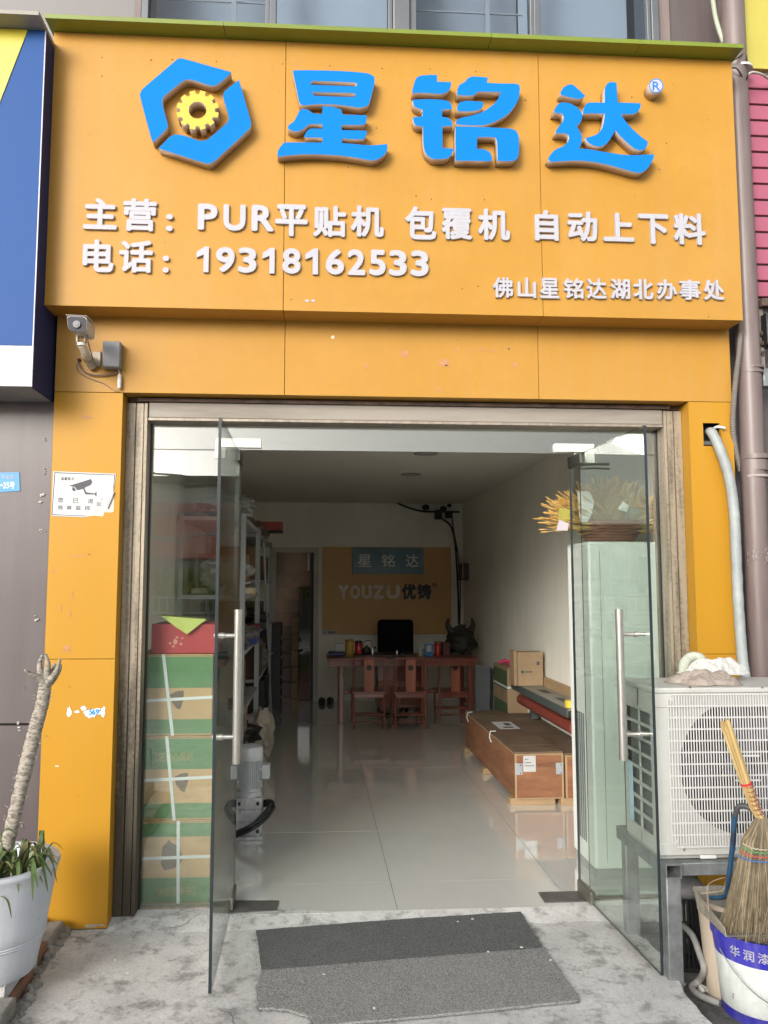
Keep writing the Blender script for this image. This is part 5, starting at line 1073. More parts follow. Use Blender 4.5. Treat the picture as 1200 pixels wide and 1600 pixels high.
# ------------------------------------------------------------------ interior things: left
cartons = []
YBX = .045; cx0, cx1 = P(209, 1200, YBX).x, P(331, 1200, YBX).x
zz = [zl(270, 1413, YBX), zl(270, 1282, YBX), zl(270, 1150, YBX), zl(270, 1022, YBX)]; zz[0] = .001
labs = ['green and kraft carton at the bottom of the stack behind the left glass', 'green and kraft carton in the middle of the stack behind the left glass', 'green and kraft carton on top of the three behind the left glass']
TXT = mat('kraft_print', (.33, .28, .12), .6); LEAFP = mat('grey_leaf_print', (.15, .12, .085), .7)
for k in range(3):
    z0, z1 = zz[k]+.001, zz[k+1]-.001; h = z1-z0; t = thing('carton', labs[k], 'carton', ((cx0+cx1)/2, YBX+.2, z0), 'cartons stacked behind the left pane')
    jx = (0, .006, -.003)[k]; B('box', CARTON, cx0+jx, cx1+jx, YBX, YBX+.42, z0, z1, t, .004)
    bands = ((.0, .31), (.66, .96)) if k == 0 else (((.02, .20), (.60, .97)) if k == 1 else ((.02, .20), (.58, .97)))
    if k == 0: bands = ((.01, .31), (.80, .97))
    for (u, v) in bands: B('printed_band', GREENP, cx0+jx+.001, cx1+jx-.001, YBX-.0012, YBX-.0004, z0+h*u+.002, z0+h*v, t); B('printed_band', GREENP, cx1+jx-.0003+.0006, cx1+jx+.0012, YBX+.002, YBX+.418, z0+h*u+.002, z0+h*v, t)
    sx = (277, 262, 255)[k]; xs0, xs1 = P(sx, 1300, YBX).x, P(sx+5, 1300, YBX).x; lean = (-.004, -.022, -.026)[k]
    MB().hexa([(xs0-lean, YBX-.003, z0), (xs1-lean, YBX-.003, z0), (xs1-lean, YBX-.0014, z0), (xs0-lean, YBX-.0014, z0), (xs0+lean, YBX-.003, z1), (xs1+lean, YBX-.003, z1), (xs1+lean, YBX-.0014, z1), (xs0+lean, YBX-.0014, z1)]).build('strap', TAPE, t)
    zc = z0+h*(.545, .47, .42)[k]; MB().hexa([(cx0+jx, YBX-.0048, zc-.006), (cx1+jx, YBX-.0048, zc+(.0, .008, .012)[k]), (cx1+jx, YBX-.0032, zc+(.0, .008, .012)[k]), (cx0+jx, YBX-.0032, zc-.006), (cx0+jx, YBX-.0048, zc+.008), (cx1+jx, YBX-.0048, zc+.014+(.0, .008, .012)[k]), (cx1+jx, YBX-.0032, zc+.014+(.0, .008, .012)[k]), (cx0+jx, YBX-.0032, zc+.008)]).build('strap', TAPE, t)
    B('flap_seam', mat('cardboard_seam', (.20, .135, .07), .8), cx0+jx+.004, cx1+jx-.004, YBX-.0014, YBX-.0001, z1-.0075, z1-.0055, t); B('corner_crush', CARTON2, cx0+jx-.0012, cx0+jx+.010, YBX-.0016, YBX+.01, z1-.03-.01*k, z1-.006, t, .003)
    lx, lz = (cx0+(cx1-cx0)*(.50, .60, .52)[k], z0+h*(.56, .46, .45)[k])
    lpts = [(-.045, .0), (-.04, .045), (-.01, .08), (.0, .065), (.035, .05), (.05, .01), (.05, -.02), (.02, -.05), (-.03, -.06), (-.045, -.03)] if k == 0 else [(-.03, .02), (.0, .035), (.035, .04), (.036, .0), (.02, -.05), (.005, -.045), (-.02, -.015)]
    place_flat(curve_mesh([[(lx+a*1.0, lz+b) for a, b in lpts]], .001), 'leaf_print', LEAFP, YBX-.0011, .0008, t)
    if k < 2:
        s_ = 'DE离心风机'; zt0_, zt1_ = (z0+h*.10, z0+h*.20) if k == 0 else (z0+h*.70, z0+h*.80)
        x_ = cx0+.10
        for i, ch in enumerate(s_):
            wch = .021 if ch.isascii() else .030; idx = i
            xx = x_+sum((.023 if c_.isascii() else .033) for c_ in s_[:i])
            if k == 0: xx = x_+.185-(xx-x_)-wch+.01
            glyph('printed_character', ch, xx, xx+wch, zt0_, zt1_, YBX-.0022, .0008, TXT, t, .012, flip=(k == 0))
rc = thing('red_reflection_box', 'red box with pale flecks standing in for a reflection above the stacked cartons', 'carton', (cx0+.15, YBX+.15, zz[3]))  # made-up box and lime sheet, modelling a reflection in the left pane
rz0, rz1 = zz[3]+.001, zl(280, 975, YBX); rx0 = P(236, 1000, YBX).x; B('box', mat('red_reflection', (.42, .045, .05), .5, var=.1), rx0, cx1+.01, YBX+.005, YBX+.3, rz0, rz1, rc, .004)
for (a, b, r_) in ((274, 1003, .014), (266, 1005, .008), (283, 1006, .009), (277, 996, .008), (271, 1010, .008), (285, 997, .006)): blotch(a, b, r_, r_, mat('pale_pink_reflection', (.62, .30, .26), .6), YBX+.0045, rc, 'reflected_fleck')
gsn = MB().add([P(252, 962, YBX-.01), P(322, 968, YBX-.01), P(300, 985, YBX-.02), P(292, 991, YBX-.022), P(275, 980, YBX-.018), P(322, 966, YBX+.2), P(252, 960, YBX+.2)], [(0, 4, 3, 2, 1), (0, 1, 5, 6)]).build('lime_reflection_sheet', mat('lime_reflection_sheet', (.48, .55, .12), .5)); gsn.modifiers.new('s', 'SOLIDIFY').thickness = .003
tag(gsn, 'lime green sheet shaped to show a reflection above the red box', 'paper')

# gear motor
GMX, GMY = P(389, 1240, .98).x, 1.02
gm = thing('gear_motor', 'grey electric gear motor standing upright on the tiles inside the door', 'motor', (GMX, GMY, 0))
GM = mat('motor_grey', (.56, .585, .60), .4, var=.1, metal=.2); GMD = mat('motor_casting', (.68, .69, .70), .45, (.40, .41, .42), scale=20, metal=.3)
mz = lambda py: zl(389, py, GMY-.07)
zA, zB, zC_, zD, zE = 0, mz(1247), mz(1242), mz(1190), mz(1168)
rm = .076
MB().lathe([(rm*.96, zB), (rm*.96, zC_+.01), (rm*.85, zC_+.012), (rm*.85, zD)], (GMX, GMY, 0), 28).build('motor_body', GM, gm, smooth=True)
fb = MB()
for k in range(36): fb.box(rm*.84, rm*1.0, -.0016, .0016, zC_+.03, zD, T=Matrix.Translation((GMX, GMY, 0)) @ Matrix.Rotation(2*math.pi*k/36, 4, 'Z'))
fb.build('cooling_fins', GM, gm)
MB().lathe([(rm*1.02, zD), (rm*1.02, zE-.02), (rm*.95, zE-.006), (rm*.7, zE), (.001, zE)], (GMX, GMY, 0), 32).build('fan_cover', GM, gm, smooth=True)
B('terminal_box', GM, GMX+rm*.9, GMX+rm*.9+.05, GMY-.04, GMY+.04, zC_+.08, zC_+.16, gm, .006)
gb = MB(); gw = .078
for k in range(3):
    z0 = .03+k*(zB-.03)/3; gb.box(GMX-gw, GMX+gw, GMY-gw, GMY+gw, z0+.006, z0+(zB-.03)/3)
gb.box(GMX-gw*.85, GMX+gw*.85, GMY-gw*.85, GMY+gw*.85, .02, zB)
gb.build('gearbox', GMD, gm, bevel=.004)
rbx = MB()
for k in range(6): x = GMX-gw+.012+k*.026; rbx.box(x, x+.006, GMY-gw-.008, GMY-gw+.0005, .035, zB-.01)
rbx.build('gearbox_rib', GMD, gm); B('foot_plate', GMD, GMX-gw*1.05, GMX+gw*1.05, GMY-gw*1.1, GMY+gw*1.1, 0, .02, gm, .003)
for (dx_, dz_) in ((-.055, .05), (.055, .05), (-.055, zB-.03), (.055, zB-.03)): MB().tube([(GMX+dx_, GMY-gw-.004, dz_), (GMX+dx_, GMY-gw+.01, dz_)], .011, 12).build('bolt', BLACK, gm)
for dx_ in (-.065, .065):
    for zq in (zC_+.06, zC_+.13): B('mounting_lug', GMD, GMX+dx_-.01, GMX+dx_+.01, GMY-.045, GMY-.02, zq, zq+.014, gm, .002)
cpts = []
for k in range(120):
    th = k/120*2*math.pi*3.0; rr_ = .128+.010*math.sin(th*.7+1)+.006*(k/120); cpts.append((GMX+.012+rr_*math.cos(th)*.95, GMY-.02+rr_*math.sin(th), .105+.085*math.cos(th-.2)*.9+.014*math.sin(k*.21)))
tag(MB().tube(cpts, .0095, 10).build('black_cable_coil', BLACK, smooth=True), 'coil of thick black cable looped round the gear motor', 'cable')

# shelving
SHX1, SHX0 = P(423, 1000, 5.6).x, XW0+.02
SH = mat('shelf_grey_paint', (.42, .44, .46), .45, var=.1)
def rack(y0, y1, lab, zlev, h):
    t = thing('storage_rack', lab, 'shelving', ((SHX0+SHX1)/2, (y0+y1)/2, 0), 'steel racks along the left wall')
    for x in (SHX0, SHX1-.035):
        for y in (y0, y1-.035):
            MB().box(x, x+.035, y, y+.004, 0, h).box(x+(.031 if x > SHX0 else 0), x+(.035 if x > SHX0 else .004), y+.0045, y+.035, 0, h).build('upright', SH, t)
    for z in zlev: B('shelf', SH, SHX0+.005, SHX1-.005, y0+.005, y1-.005, z-.03, z, t, .003)
    return t
r1y0 = 2.05
rack(r1y0, 3.55, 'grey steel rack nearest the door along the left wall', (.10, .55, .98, 1.40, 1.98), 2.0)
rack(3.62, 5.75, 'grey steel rack farther in along the left wall', (.12, .60, 1.05, 1.52, 1.95), 1.98)
SH_ITEMS = [('cardboard_box', 'kraft cardboard box standing on a low shelf of the near rack', 'box', 'box', CARTON, 2.1, 2.4, -.60, .555, .92), ('cardboard_box', 'brown box on the second shelf of the near rack', 'box', 'box', CARTON2, 2.5, 2.95, -.62, .555, .85),
    ('cardboard_box', 'worn brown box high on the near rack under white sheets', 'box', 'box', CARTON2, 2.6, 3.0, -.6, 1.405, 1.72), ('cardboard_box', 'small yellow and white box on the middle shelf of the near rack', 'box', 'box', mat('yellow_label', (.62, .52, .22), .6, (.7, .7, .66), scale=20), 2.3, 2.7, -.52, 1.405, 1.45),
    ('plastic_crate', 'blue plastic parts bin on the near rack', 'bin', 'bin', mat('blue_bin', (.03, .07, .28), .4), 2.75, 3.15, -.52, .985, 1.10), ('plastic_crate', 'red plastic parts bin beside the blue bin on the near rack', 'bin', 'bin', mat('red_bin', (.25, .03, .03), .4), 3.2, 3.5, -.54, .985, 1.12),
    ('cardboard_box', 'dark brown box on the lower shelf of the far rack', 'box', 'box', mat('dark_card', (.12, .075, .05), .7), 3.7, 4.2, -.56, .605, .95), ('cardboard_box', 'tall brown box on the upper shelf of the far rack', 'box', 'box', CARTON2, 3.9, 4.3, -.6, 1.525, 1.85), ('cardboard_box', 'low brown box near the end of the far rack', 'box', 'box', mat('dark_card2', (.17, .10, .06), .7), 4.7, 5.3, -.58, 1.525, 1.78),
    ('cardboard_box', 'olive green box on the middle shelf of the far rack', 'box', 'box', mat('olive_card', (.09, .10, .05), .7), 4.0, 4.6, -.58, 1.055, 1.3), ('cardboard_box', 'black box near the floor of the far rack', 'box', 'box', BLACK, 4.4, 5.2, -.55, .125, .5)]
for nm, lb, cat, _, m_, y0, y1, x1, z0, z1 in SH_ITEMS:
    t = thing(nm, lb, cat, ((SHX0+x1)/2, (y0+y1)/2, z0), 'things stored on the steel racks'); B('body', m_, SHX0+.06, x1+.045, y0, y1, z0, z1, t, .004)
    if nm == 'cardboard_box': B('tape', mat('brown_tape', (.45, .33, .18), .3), SHX0+.059, x1+.0458, (y0+y1)/2-.025, (y0+y1)/2+.025, z1-.06, z1+.001, t)
    else: B('rim', m_, SHX0+.055, x1+.052, y0-.005, y1+.005, z1-.012, z1+.003, t, .002)
def crumple(name, lab, cat, c, r, m_, seed, jit=.5, group=None):
    o = MB().ell(c, r, 22, 14, jit=jit)
    for i, v in enumerate(o.v):
        p = Vector(v); nn_ = noise.noise_vector(p*14+Vector((seed, 0, 0)))*.022; o.v[i] = tuple(p+nn_)
    return tag(o.build(name, m_, smooth=False), lab, cat, group)
PLW = mat('white_film', (.50, .51, .50), .5, (.30, .31, .30), scale=12, bump=.5, bscale=25)
crumple('plastic_film_bundle', 'white plastic film bundle on top of the near rack', 'bundle', (-.70, 2.4, 2.08), (.22, .35, .10), PLW, 1)
crumple('foam_sheet_bundle', 'white foam sheets sticking out of the near rack at eye level', 'bundle', (-.68, 2.3, 1.56), (.19, .22, .12), PLW, 2)
crumple('wrapped_bundle', 'grey wrapped bundle on the low shelf of the near rack', 'bundle', (-.68, 2.9, .28), (.2, .3, .14), mat('grey_wrap', (.26, .25, .24), .6), 3)
crumple('black_hose_bundle', 'bundle of black hoses on the lower shelf of the near rack', 'bundle', (-.62, 2.35, .32), (.17, .18, .12), BLACK, 4, 1.0)
crumple('parts_heap', 'dark heap of machine parts on the far rack', 'bundle', (-.66, 4.2, 1.12), (.17, .35, .12), mat('dark_parts', (.08, .08, .085), .5), 5, 1.0)
crumple('parts_sack', 'beige sack of parts on the top of the far rack', 'bundle', (-.66, 4.6, 2.04), (.16, .45, .10), mat('sack_beige', (.28, .23, .18), .8), 6, .8)
crumple('wire_heap', 'silver heap of fittings on the middle shelf of the near rack', 'bundle', (-.66, 2.35, 1.11), (.16, .25, .12), mat('silver_parts', (.35, .35, .36), .35, (.12, .12, .12), scale=30, metal=.5), 7, 1.0)
crumple('parcel_pile', 'grey parcels on the lower shelf of the far rack', 'bundle', (-.64, 4.7, .74), (.16, .4, .13), mat('grey_parcel', (.30, .30, .30), .6), 8, .6)
for k, (y, z, dxx, rz_) in enumerate(((2.06, 1.62, .10, .2), (2.12, 1.50, .13, -.15), (2.10, 2.02, .12, .3), (2.2, 2.06, .16, .1), (2.3, 2.10, .2, -.1), (2.25, 1.44, .12, .1))):
    o = MB().box(-.82, -.56+dxx*.5, y, y+.30, z, z+.012, rot=rz_).build('foam_sheet', PLW); o.rotation_euler = (0, 0, 0)
    for v in o.data.vertices: v.co.z += (v.co.x+.7)*(.22 if k % 2 else -.12)+noise.noise(v.co*6)*.02
    tag(o, ['pale foam sheet jutting out of the near rack above the black coil', 'second foam sheet slanting out of the near rack', 'foam sheet lying on the top of the near rack', 'foam sheet slanting up from the top of the near rack', 'uppermost foam sheet on the near rack', 'lowest foam sheet jutting from the near rack'][k], 'foam sheet', 'foam sheets on the near rack')
pole_ = MB().tube([PZ(424, 1120, 0), P(412, 845, 3.55)], .012, 10).build('leaning_pole', SH, smooth=True); tag(pole_, 'thin grey pole leaning against the racks', 'pole')
bxr = thing('long_red_box', 'long red box sticking out from the top of the far rack', 'box', P(420, 822, 4.6)); xa, xb = P(399, 822, 4.5).x, P(441, 822, 4.5).x
B('body', mat('red_box', (.38, .07, .06), .5), xa-.15, xb, 4.5, 4.75, zl(420, 828, 4.5), zl(420, 815, 4.5), bxr, .004); B('tray', BLACK, xa-.16, xb+.003, 4.49, 4.76, zl(420, 831, 4.5), zl(420, 828.5, 4.5), bxr, .002)
# sacks on the floor in front of the racks
crumple('grey_sack', 'grey plastic sack slumped on the floor against the near rack', 'sack', (PZ(399, 1165, 0).x-.05, 1.75, .26), (.10, .16, .27), mat('grey_sack', (.27, .26, .255), .55, var=.2, scale=12), 11, .4)
crumple('beige_sack', 'beige paper sack standing at the foot of the racks', 'sack', (PZ(418, 1168, 0).x-.02, 3.0, .21), (.10, .14, .22), mat('beige_sack', (.42, .37, .30), .7, var=.15, scale=10), 12, .5)
crumple('brown_wrap', 'brown paper wrapping folded between the two sacks', 'wrapping', (PZ(405, 1150, 0).x-.04, 2.3, .30), (.07, .15, .32), mat('brown_wrap', (.26, .18, .12), .7), 13, .5)
cab = thing('drawer_cabinet', 'low black drawer cabinet with white handles at the end of the racks', 'cabinet', (P(424, 1110, 5.2).x-.2, 5.0, 0)); xcb = P(429, 1110, 4.5).x
B('body', BLACK, xcb-.35, xcb, 5.80, 6.35, 0, 1.0, cab, .004)
for k in range(7): B('handle', WBAR, xcb+.001, xcb+.008, 5.95, 6.0, .10+.12*k, .125+.12*k, cab)

# ------------------------------------------------------------------ interior: back wall
YBB = YB-.03
bd = thing('mustard_backboard', 'mustard yellow display board on the back wall with faded raised letters', 'board', P(604, 925, YBB))
bx0, bx1, bz0, bz1 = P(504, 925, YBB).x, P(705, 925, YBB).x, zl(604, 991, YBB), zl(604, 855, YBB)
B('board', MUSTARD, bx0, bx1, YBB, YB-.001, bz0, bz1, bd, .003)
FADE = mat('faded_letter', (.80, .70, .60), .6, var=.1)
for ch, a, b in (('Y', 529, 545), ('O', 547, 563), ('U', 565, 581), ('Z', 583, 600), ('U', 603, 625)): glyph_px('letter', ch, a, b, 914, 936, YBB-.012, .0115, FADE, bd, .06)
for ch, a, b in (('优', 628, 650), ('铸', 652, 674)): glyph_px('letter', ch, a, b, 912, 936.5, YBB-.012, .0115, BLACK, bd, .04)
rg = [(679+3.4*math.sin(2*math.pi*k/16), 914-3.4*math.cos(2*math.pi*k/16)) for k in range(16)]; rgi = [(679+2.5*math.sin(2*math.pi*k/16), 914-2.5*math.cos(2*math.pi*k/16)) for k in range(16)]
flat_shape('registered_mark', [rg, rgi], BLACK, YBB-.006, .005, bd); glyph_px('registered_letter', 'R', 677.6, 680.6, 912, 916, YBB-.006, .005, BLACK, bd, .0)
bn = thing('blue_banner', 'grey blue banner with three pale characters at the top of the backboard', 'banner', P(606, 875, YBB-.03))
B('panel', mat('banner_blue', (.20, .30, .38), .4, (.05, .16, .24), scale=1.6, thr=(.35, .6)), P(551, 875, YBB-.03).x, P(662, 875, YBB-.03).x, YBB-.03, YBB-.001, zl(606, 897, YBB-.03), zl(606, 856, YBB-.03), bn, .006)
for ch, a, b in (('星', 559, 580), ('铭', 596, 617), ('达', 634, 654)): glyph_px('letter', ch, a, b, 866, 886, YBB-.036, .0055, mat('pale_character', (.85, .86, .86), .5), bn, .012)
wl_ = thing('small_wall_label', 'small white label at the lower left corner of the backboard', 'label', P(515, 988, YBB)); B('card', PAPER, P(504, 988, YBB-.01).x, P(527, 988, YBB-.01).x, YBB-.006, YBB-.0005, zl(515, 991.5, YBB-.01), zl(515, 984.5, YBB-.01), wl_)
MB().tube([P(508, 988, YBB-.0065), P(508, 988, YBB-.008)], .012, 12).build('logo_dot', PLATEB, wl_)
for k in range(3): B('print_line', INK, P(513+4*k, 988, YBB-.01).x, P(515.5+4*k, 988, YBB-.01).x, YBB-.0075, YBB-.0064, zl(515, 989.5, YBB-.01), zl(515, 986.5, YBB-.01), wl_)
# cables + cctv gear at top right
cg = thing('indoor_camera_cluster', 'cluster of dark indoor cameras and a black box high in the back corner', 'cameras', P(690, 800, YB-.1))
for (a, b, r_) in ((665, 793, .05), (693, 795, .045), (702, 790, .03)): p = P(a, b, YB-.15); MB().ell(tuple(p), (r_, r_, r_*.8), 16, 10).build('camera_dome', BLACK, cg, smooth=True)
B('black_box', BLACK, P(680, 803, YB-.1).x, P(690, 803, YB-.1).x, YB-.14, YB-.001, zl(685, 811, YB-.1), zl(685, 797, YB-.1), cg, .004); B('power_adaptor', BLACK, P(697, 803, YB-.1).x, P(707, 803, YB-.1).x, YB-.12, YB-.001, zl(702, 809, YB-.1), zl(702, 799, YB-.1), cg, .004)
cable('sagging_cable', 'black cable sagging along the top of the back wall', 'cable', [P(617, 784, YB-.02), P(635, 792, YB-.02), P(660, 799, YB-.03), P(690, 799.5, YB-.03), P(718, 800, YB-.03)], .012, BLACK)
cable('hanging_cable', 'thick black cable hanging down beside the backboard', 'cable', [P(690, 810, YB-.05), P(705, 823, YB-.04), P(711, 850, YB-.03), P(714, 890, YB-.03), P(716, 930, YB-.03), P(717, 975, YB-.03)], .012, BLACK)
cable('second_hanging_cable', 'thinner black cable hanging closer to the room corner', 'cable', [P(706, 805, YB-.05), P(709, 830, YB-.05), P(716, 870, YB-.04), P(719, 920, YB-.04), P(718, 985, YB-.04)], .008, BLACK)
sw = thing('switch_box', 'dark breaker box with a pale edge on the right wall by the corner', 'switch box', (XW1-.03, 6.2, 1.6)); zc_ = zl(725, 893, 6.2)
B('case', mat('dark_case', (.10, .075, .07), .5), XW1-.07, XW1-.0005, 6.0, 6.35, zc_-.11, zc_+.10, sw, .005); B('cover', WBAR, XW1-.0735, XW1-.0705, 6.0, 6.06, zc_-.10, zc_+.10, sw)
sk = B('wall_socket', WBAR, XW1-.015, XW1-.0005, 5.6, 5.68, zl(740, 950, 5.6)-.04, zl(740, 950, 5.6)+.04, bevel=.003); tag(sk, 'small white socket on the right wall near the sculpture', 'socket')
for k, (a, b, yy_) in enumerate(((665, 708.5, .0), (642, 741, .0))):
    p = PZ(a, b, ZC-.002); t = thing('ceiling_light', ['recessed ceiling light nearer the door', 'recessed ceiling light farther from the door'][k], 'light', p, 'recessed ceiling lights')
    MB().lathe([(.095, -.006), (.10, 0)], tuple(p), 32).build('rim', mat('light_rim', (.25, .25, .24), .4), t); MB().lathe([(.08, -.008), (.08, -.0062)], tuple(p), 32).build('diffuser', mat('light_off', (.35, .35, .34), .5), t)

# ------------------------------------------------------------------ desk, chairs, tea things
DY0, DY1 = 4.68, 5.35
dsk = thing('wooden_tea_desk', 'long red brown wooden desk against the back of the room', 'desk', (1.0, 5.2, 0))
DX0, DX1 = P(511, 1040, DY0).x, P(748, 1040, DY0).x; DZ = zl(600, 1029, DY0)
DX1 = min(DX1, XW1-.02)
B('desktop', RED_WOOD, DX0, DX1, DY0, DY1, DZ-.022, DZ, dsk, .004); B('apron', RED_WOOD, DX0+.02, DX1-.02, DY0+.02, DY0+.045, DZ-.085, DZ-.0225, dsk, .003); B('apron', RED_WOOD, DX0+.02, DX0+.045, DY0+.046, DY1-.02, DZ-.085, DZ-.0225, dsk, .003)
for x in (DX0+.13, DX1-.62, DX1-.10):
    for y in (DY0+.05, DY1-.10): B('leg', RED_WOOD, x, x+.05, y, y+.05, 0, DZ-.0855, dsk, .005)
B('lower_rail', RED_WOOD, DX0+.18, DX1-.1, DY0+.32, DY0+.35, .28, .32, dsk, .004); B('side_cabinet', RED_WOOD, P(588, 1080, 5.2).x, P(660, 1080, 5.2).x, 5.0, 5.4, .12, DZ-.09, dsk, .006)
for k in range(2): B('drawer', mat('brass_edge_wood', (.30, .11, .06), .4), P(590+36*k, 1080, 5.0).x, P(622+36*k, 1080, 5.0).x, 4.985, 4.999, .16, DZ-.28, dsk, .006)
def chair(px0, px1, pyb, lab):
    yb = PZ((px0+px1)/2, pyb, 0).y; x0, x1 = P(px0, 1080, yb).x, P(px1, 1080, yb).x
    t = thing('wooden_chair', lab, 'chair', ((x0+x1)/2, yb+.18, 0), 'small wooden chairs at the tea desk')
    zt = zl((px0+px1)/2, 1029, yb); zs_ = zl((px0+px1)/2, 1083, yb); dpt = .36; r_ = .013
    for x in (x0+r_, x1-r_):
        MB().tube([(x, yb, 0), (x, yb+.004, zs_), (x, yb-.012, zt)], [r_*1.0, r_*.85, r_*.75], 10).build('rear_leg', RED_WOOD, t, smooth=True)
        MB().tube([(x, yb+dpt, 0), (x, yb+dpt, zs_-.01)], r_, 10).build('front_leg', RED_WOOD, t, smooth=True)
    B('seat', RED_WOOD, x0-.008, x1+.008, yb-.012, yb+dpt+.015, zs_-.004, zs_+.016, t, .005); B('seat_rail', RED_WOOD, x0+.016, x1-.016, yb+.0, yb+.014, zs_-.05, zs_-.005, t, .003)
    MB().tube([(x0-.004, yb-.014, zt), ((x0+x1)/2, yb-.03, zt+.01), (x1+.004, yb-.014, zt)], [.010, .014, .010], 10).build('top_rail', RED_WOOD, t, smooth=True)
    xm = (x0+x1)/2; sp2 = B('back_splat', mat('splat_wood', (.42, .14, .075), .4, (.30, .085, .05), scale=6, streak=True), xm-.052, xm+.052, yb-.02, yb-.004, zs_+.017, zt, t, .003)
    p = MB(); z_ = zs_+(zt-zs_)*.74; MB().tube([(xm, yb-.0235, z_), (xm, yb-.0205, z_)], .030, 18).build('carved_roundel', BLACK, sp2)
    for z in (.07, .14): MB().tube([(x0+r_, yb, z), (x1-r_, yb, z)], .009, 8).build('stretcher', RED_WOOD, t)
    MB().tube([(x0+r_, yb+dpt, .10), (x1-r_, yb+dpt, .10)], .009, 8).tube([(x0+r_, yb, .12), (x0+r_, yb+dpt, .12)], .009, 8).tube([(x1-r_, yb, .12), (x1-r_, yb+dpt, .12)], .009, 8).build('stretcher', RED_WOOD, t)
chair(551, 602, 1139, 'wooden chair at the left end of the tea desk'); chair(616, 667, 1139, 'wooden chair in the middle of the tea desk'); chair(685, 738, 1127, 'wooden chair at the right end of the tea desk, beside the grey panels')
oc = thing('office_chair', 'high backed black office chair behind the desk', 'office chair', (P(618, 1000, 5.9).x, 5.9, 0)); ox = P(618, 1000, 5.9).x
m_ = MB(); ow0, ow1 = P(590, 1000, 5.9).x, P(646, 1000, 5.9).x; oz0, oz1 = .55, zl(618, 968, 5.9)
B('backrest', mat('black_leather', (.007, .007, .008), .8, spec=.15), ow0, ow1, 5.86, 5.95, oz0, oz1, oc, .043); B('seat', BLACK, ow0, ow1, 5.52, 5.85, .42, .50, oc, .03); MB().tube([(ox, 5.7, .08), (ox, 5.7, .42)], .03, 12).build('gas_post', BLACK, oc)
ft = MB()
for k in range(5): ft.tube([(ox, 5.7, .09), (ox+.26*math.cos(k*1.256), 5.7+.26*math.sin(k*1.256), .05)], .018, 8); ft.ell((ox+.26*math.cos(k*1.256), 5.7+.26*math.sin(k*1.256), .028), (.025, .025, .027), 10, 6)
ft.build('star_base', BLACK, oc)
def canister(nm, lb, cat, px, y, r_, ztop, m_, capm, grp=None):
    x = P(px, 1015, y).x; t = thing(nm, lb, cat, (x, y, DZ), grp); h = ztop-DZ
    MB().lathe([(r_*.96, .0005), (r_, .006), (r_, h*.82), (r_*.97, h*.83)], (x, y, DZ), 24).build('body', m_, t, smooth=True); MB().lathe([(r_*1.03, h*.832), (r_*1.03, h*.97), (r_*.9, h)], (x, y, DZ), 24).build('lid', capm, t, smooth=True)
YT = 5.05
canister('tea_canister', 'tall yellow tea canister on the desk', 'canister', 546.5, YT, .05, zl(546, 999, YT), mat('yellow_tin', (.50, .33, .05), .35), mat('yellow_tin_lid', (.40, .26, .04), .35))
canister('red_thermos', 'shiny red thermos beside the yellow canister', 'thermos', 560.5, YT, .042, zl(560, 1001, YT), mat('red_lacquer', (.45, .015, .02), .2, coat=.6), BLACK)
canister('red_tin', 'red tin with a dark gold lid at the right of the desk', 'tin', 684, YT, .040, zl(684, 1002, YT), mat('red_lacquer', (.45, .015, .02), .2, coat=.6), mat('dark_gold', (.16, .10, .04), .4))
canister('white_bottle', 'small white bottle beside the blue card stand', 'bottle', 657, YT-.05, .018, zl(657, 1012, YT), WBAR, WBAR); canister('clear_jar', 'small pale jar between bottle and card stand', 'jar', 662, YT+.08, .022, zl(657, 1015, YT), PAPER, GALV)
canister('steel_cup', 'slim steel cup on the desk in front of the office chair', 'cup', 620, 4.95, .013, zl(620, 1015, 4.95), STEEL, BLACK); canister('tea_cup', 'little glass cup right of the steel cup', 'cup', 628, 4.95, .016, zl(628, 1021, 4.95), GALV, PAPER)
canister('lighter_tin', 'narrow silver tin beside the teapot', 'tin', 582, 4.95, .014, zl(582, 1012, 4.95), STEEL, STEEL)
ts = thing('tissue_box', 'white tissue pack on a dark blue tray at the left of the desk', 'tissue pack', P(530, 1020, YT)); xq0, xq1 = P(520, 1015, YT).x, P(539, 1015, YT).x
B('tray', mat('navy_tray', (.02, .03, .12), .4), xq0-.05, xq1, YT-.08, YT+.10, DZ+.0005, DZ+.045, ts, .01); B('pack', PAPER, xq0+.02, xq1-.01, YT-.04, YT+.06, DZ+.046, DZ+.14, ts, .015)
tpo = thing('teapot', 'dark teapot with a curved handle on the desk', 'teapot', P(575, 1015, YT)); pt = P(573, 1015, YT)
MB().lathe([(.03, .001), (.055, .02), (.062, .05), (.05, .08), (.025, .095), (.01, .10), (.012, .112)], (pt.x, YT, DZ), 20).build('body', BLACK, tpo, smooth=True); MB().tube(curve_pts([(pt.x-.05, YT, DZ+.07), (pt.x-.03, YT, DZ+.15), (pt.x+.05, YT, DZ+.16), (pt.x+.06, YT, DZ+.07)], 6), .006, 8).build('handle', GALV, tpo); MB().tube([(pt.x+.05, YT, DZ+.04), (pt.x+.10, YT, DZ+.10)], [.014, .007], 8).build('spout', BLACK, tpo)
tt_ = B('tea_tray', mat('dark_tray', (.05, .03, .025), .35), P(553, 1025, 4.9).x, P(650, 1025, 4.9).x, 4.88, 5.3, DZ+.0004, DZ+.02, bevel=.004); tag(tt_, 'wide dark wooden tea tray across the middle of the desk', 'tray')
cdn = thing('blue_card_stand', 'small blue card stand with a white centre square on the desk', 'card stand', P(670, 1016, 4.98)); xc0, xc1 = P(663.5, 1016, 4.98).x, P(677, 1016, 4.98).x
B('card', mat('card_blue', (.03, .20, .50), .4), xc0, xc1, 4.98, 4.99, DZ+.0005, zl(670, 1006, 4.98), cdn, .002); B('white_square', PAPER, xc0+.022, xc1-.022, 4.977, 4.9795, DZ+.05, DZ+.115, cdn)
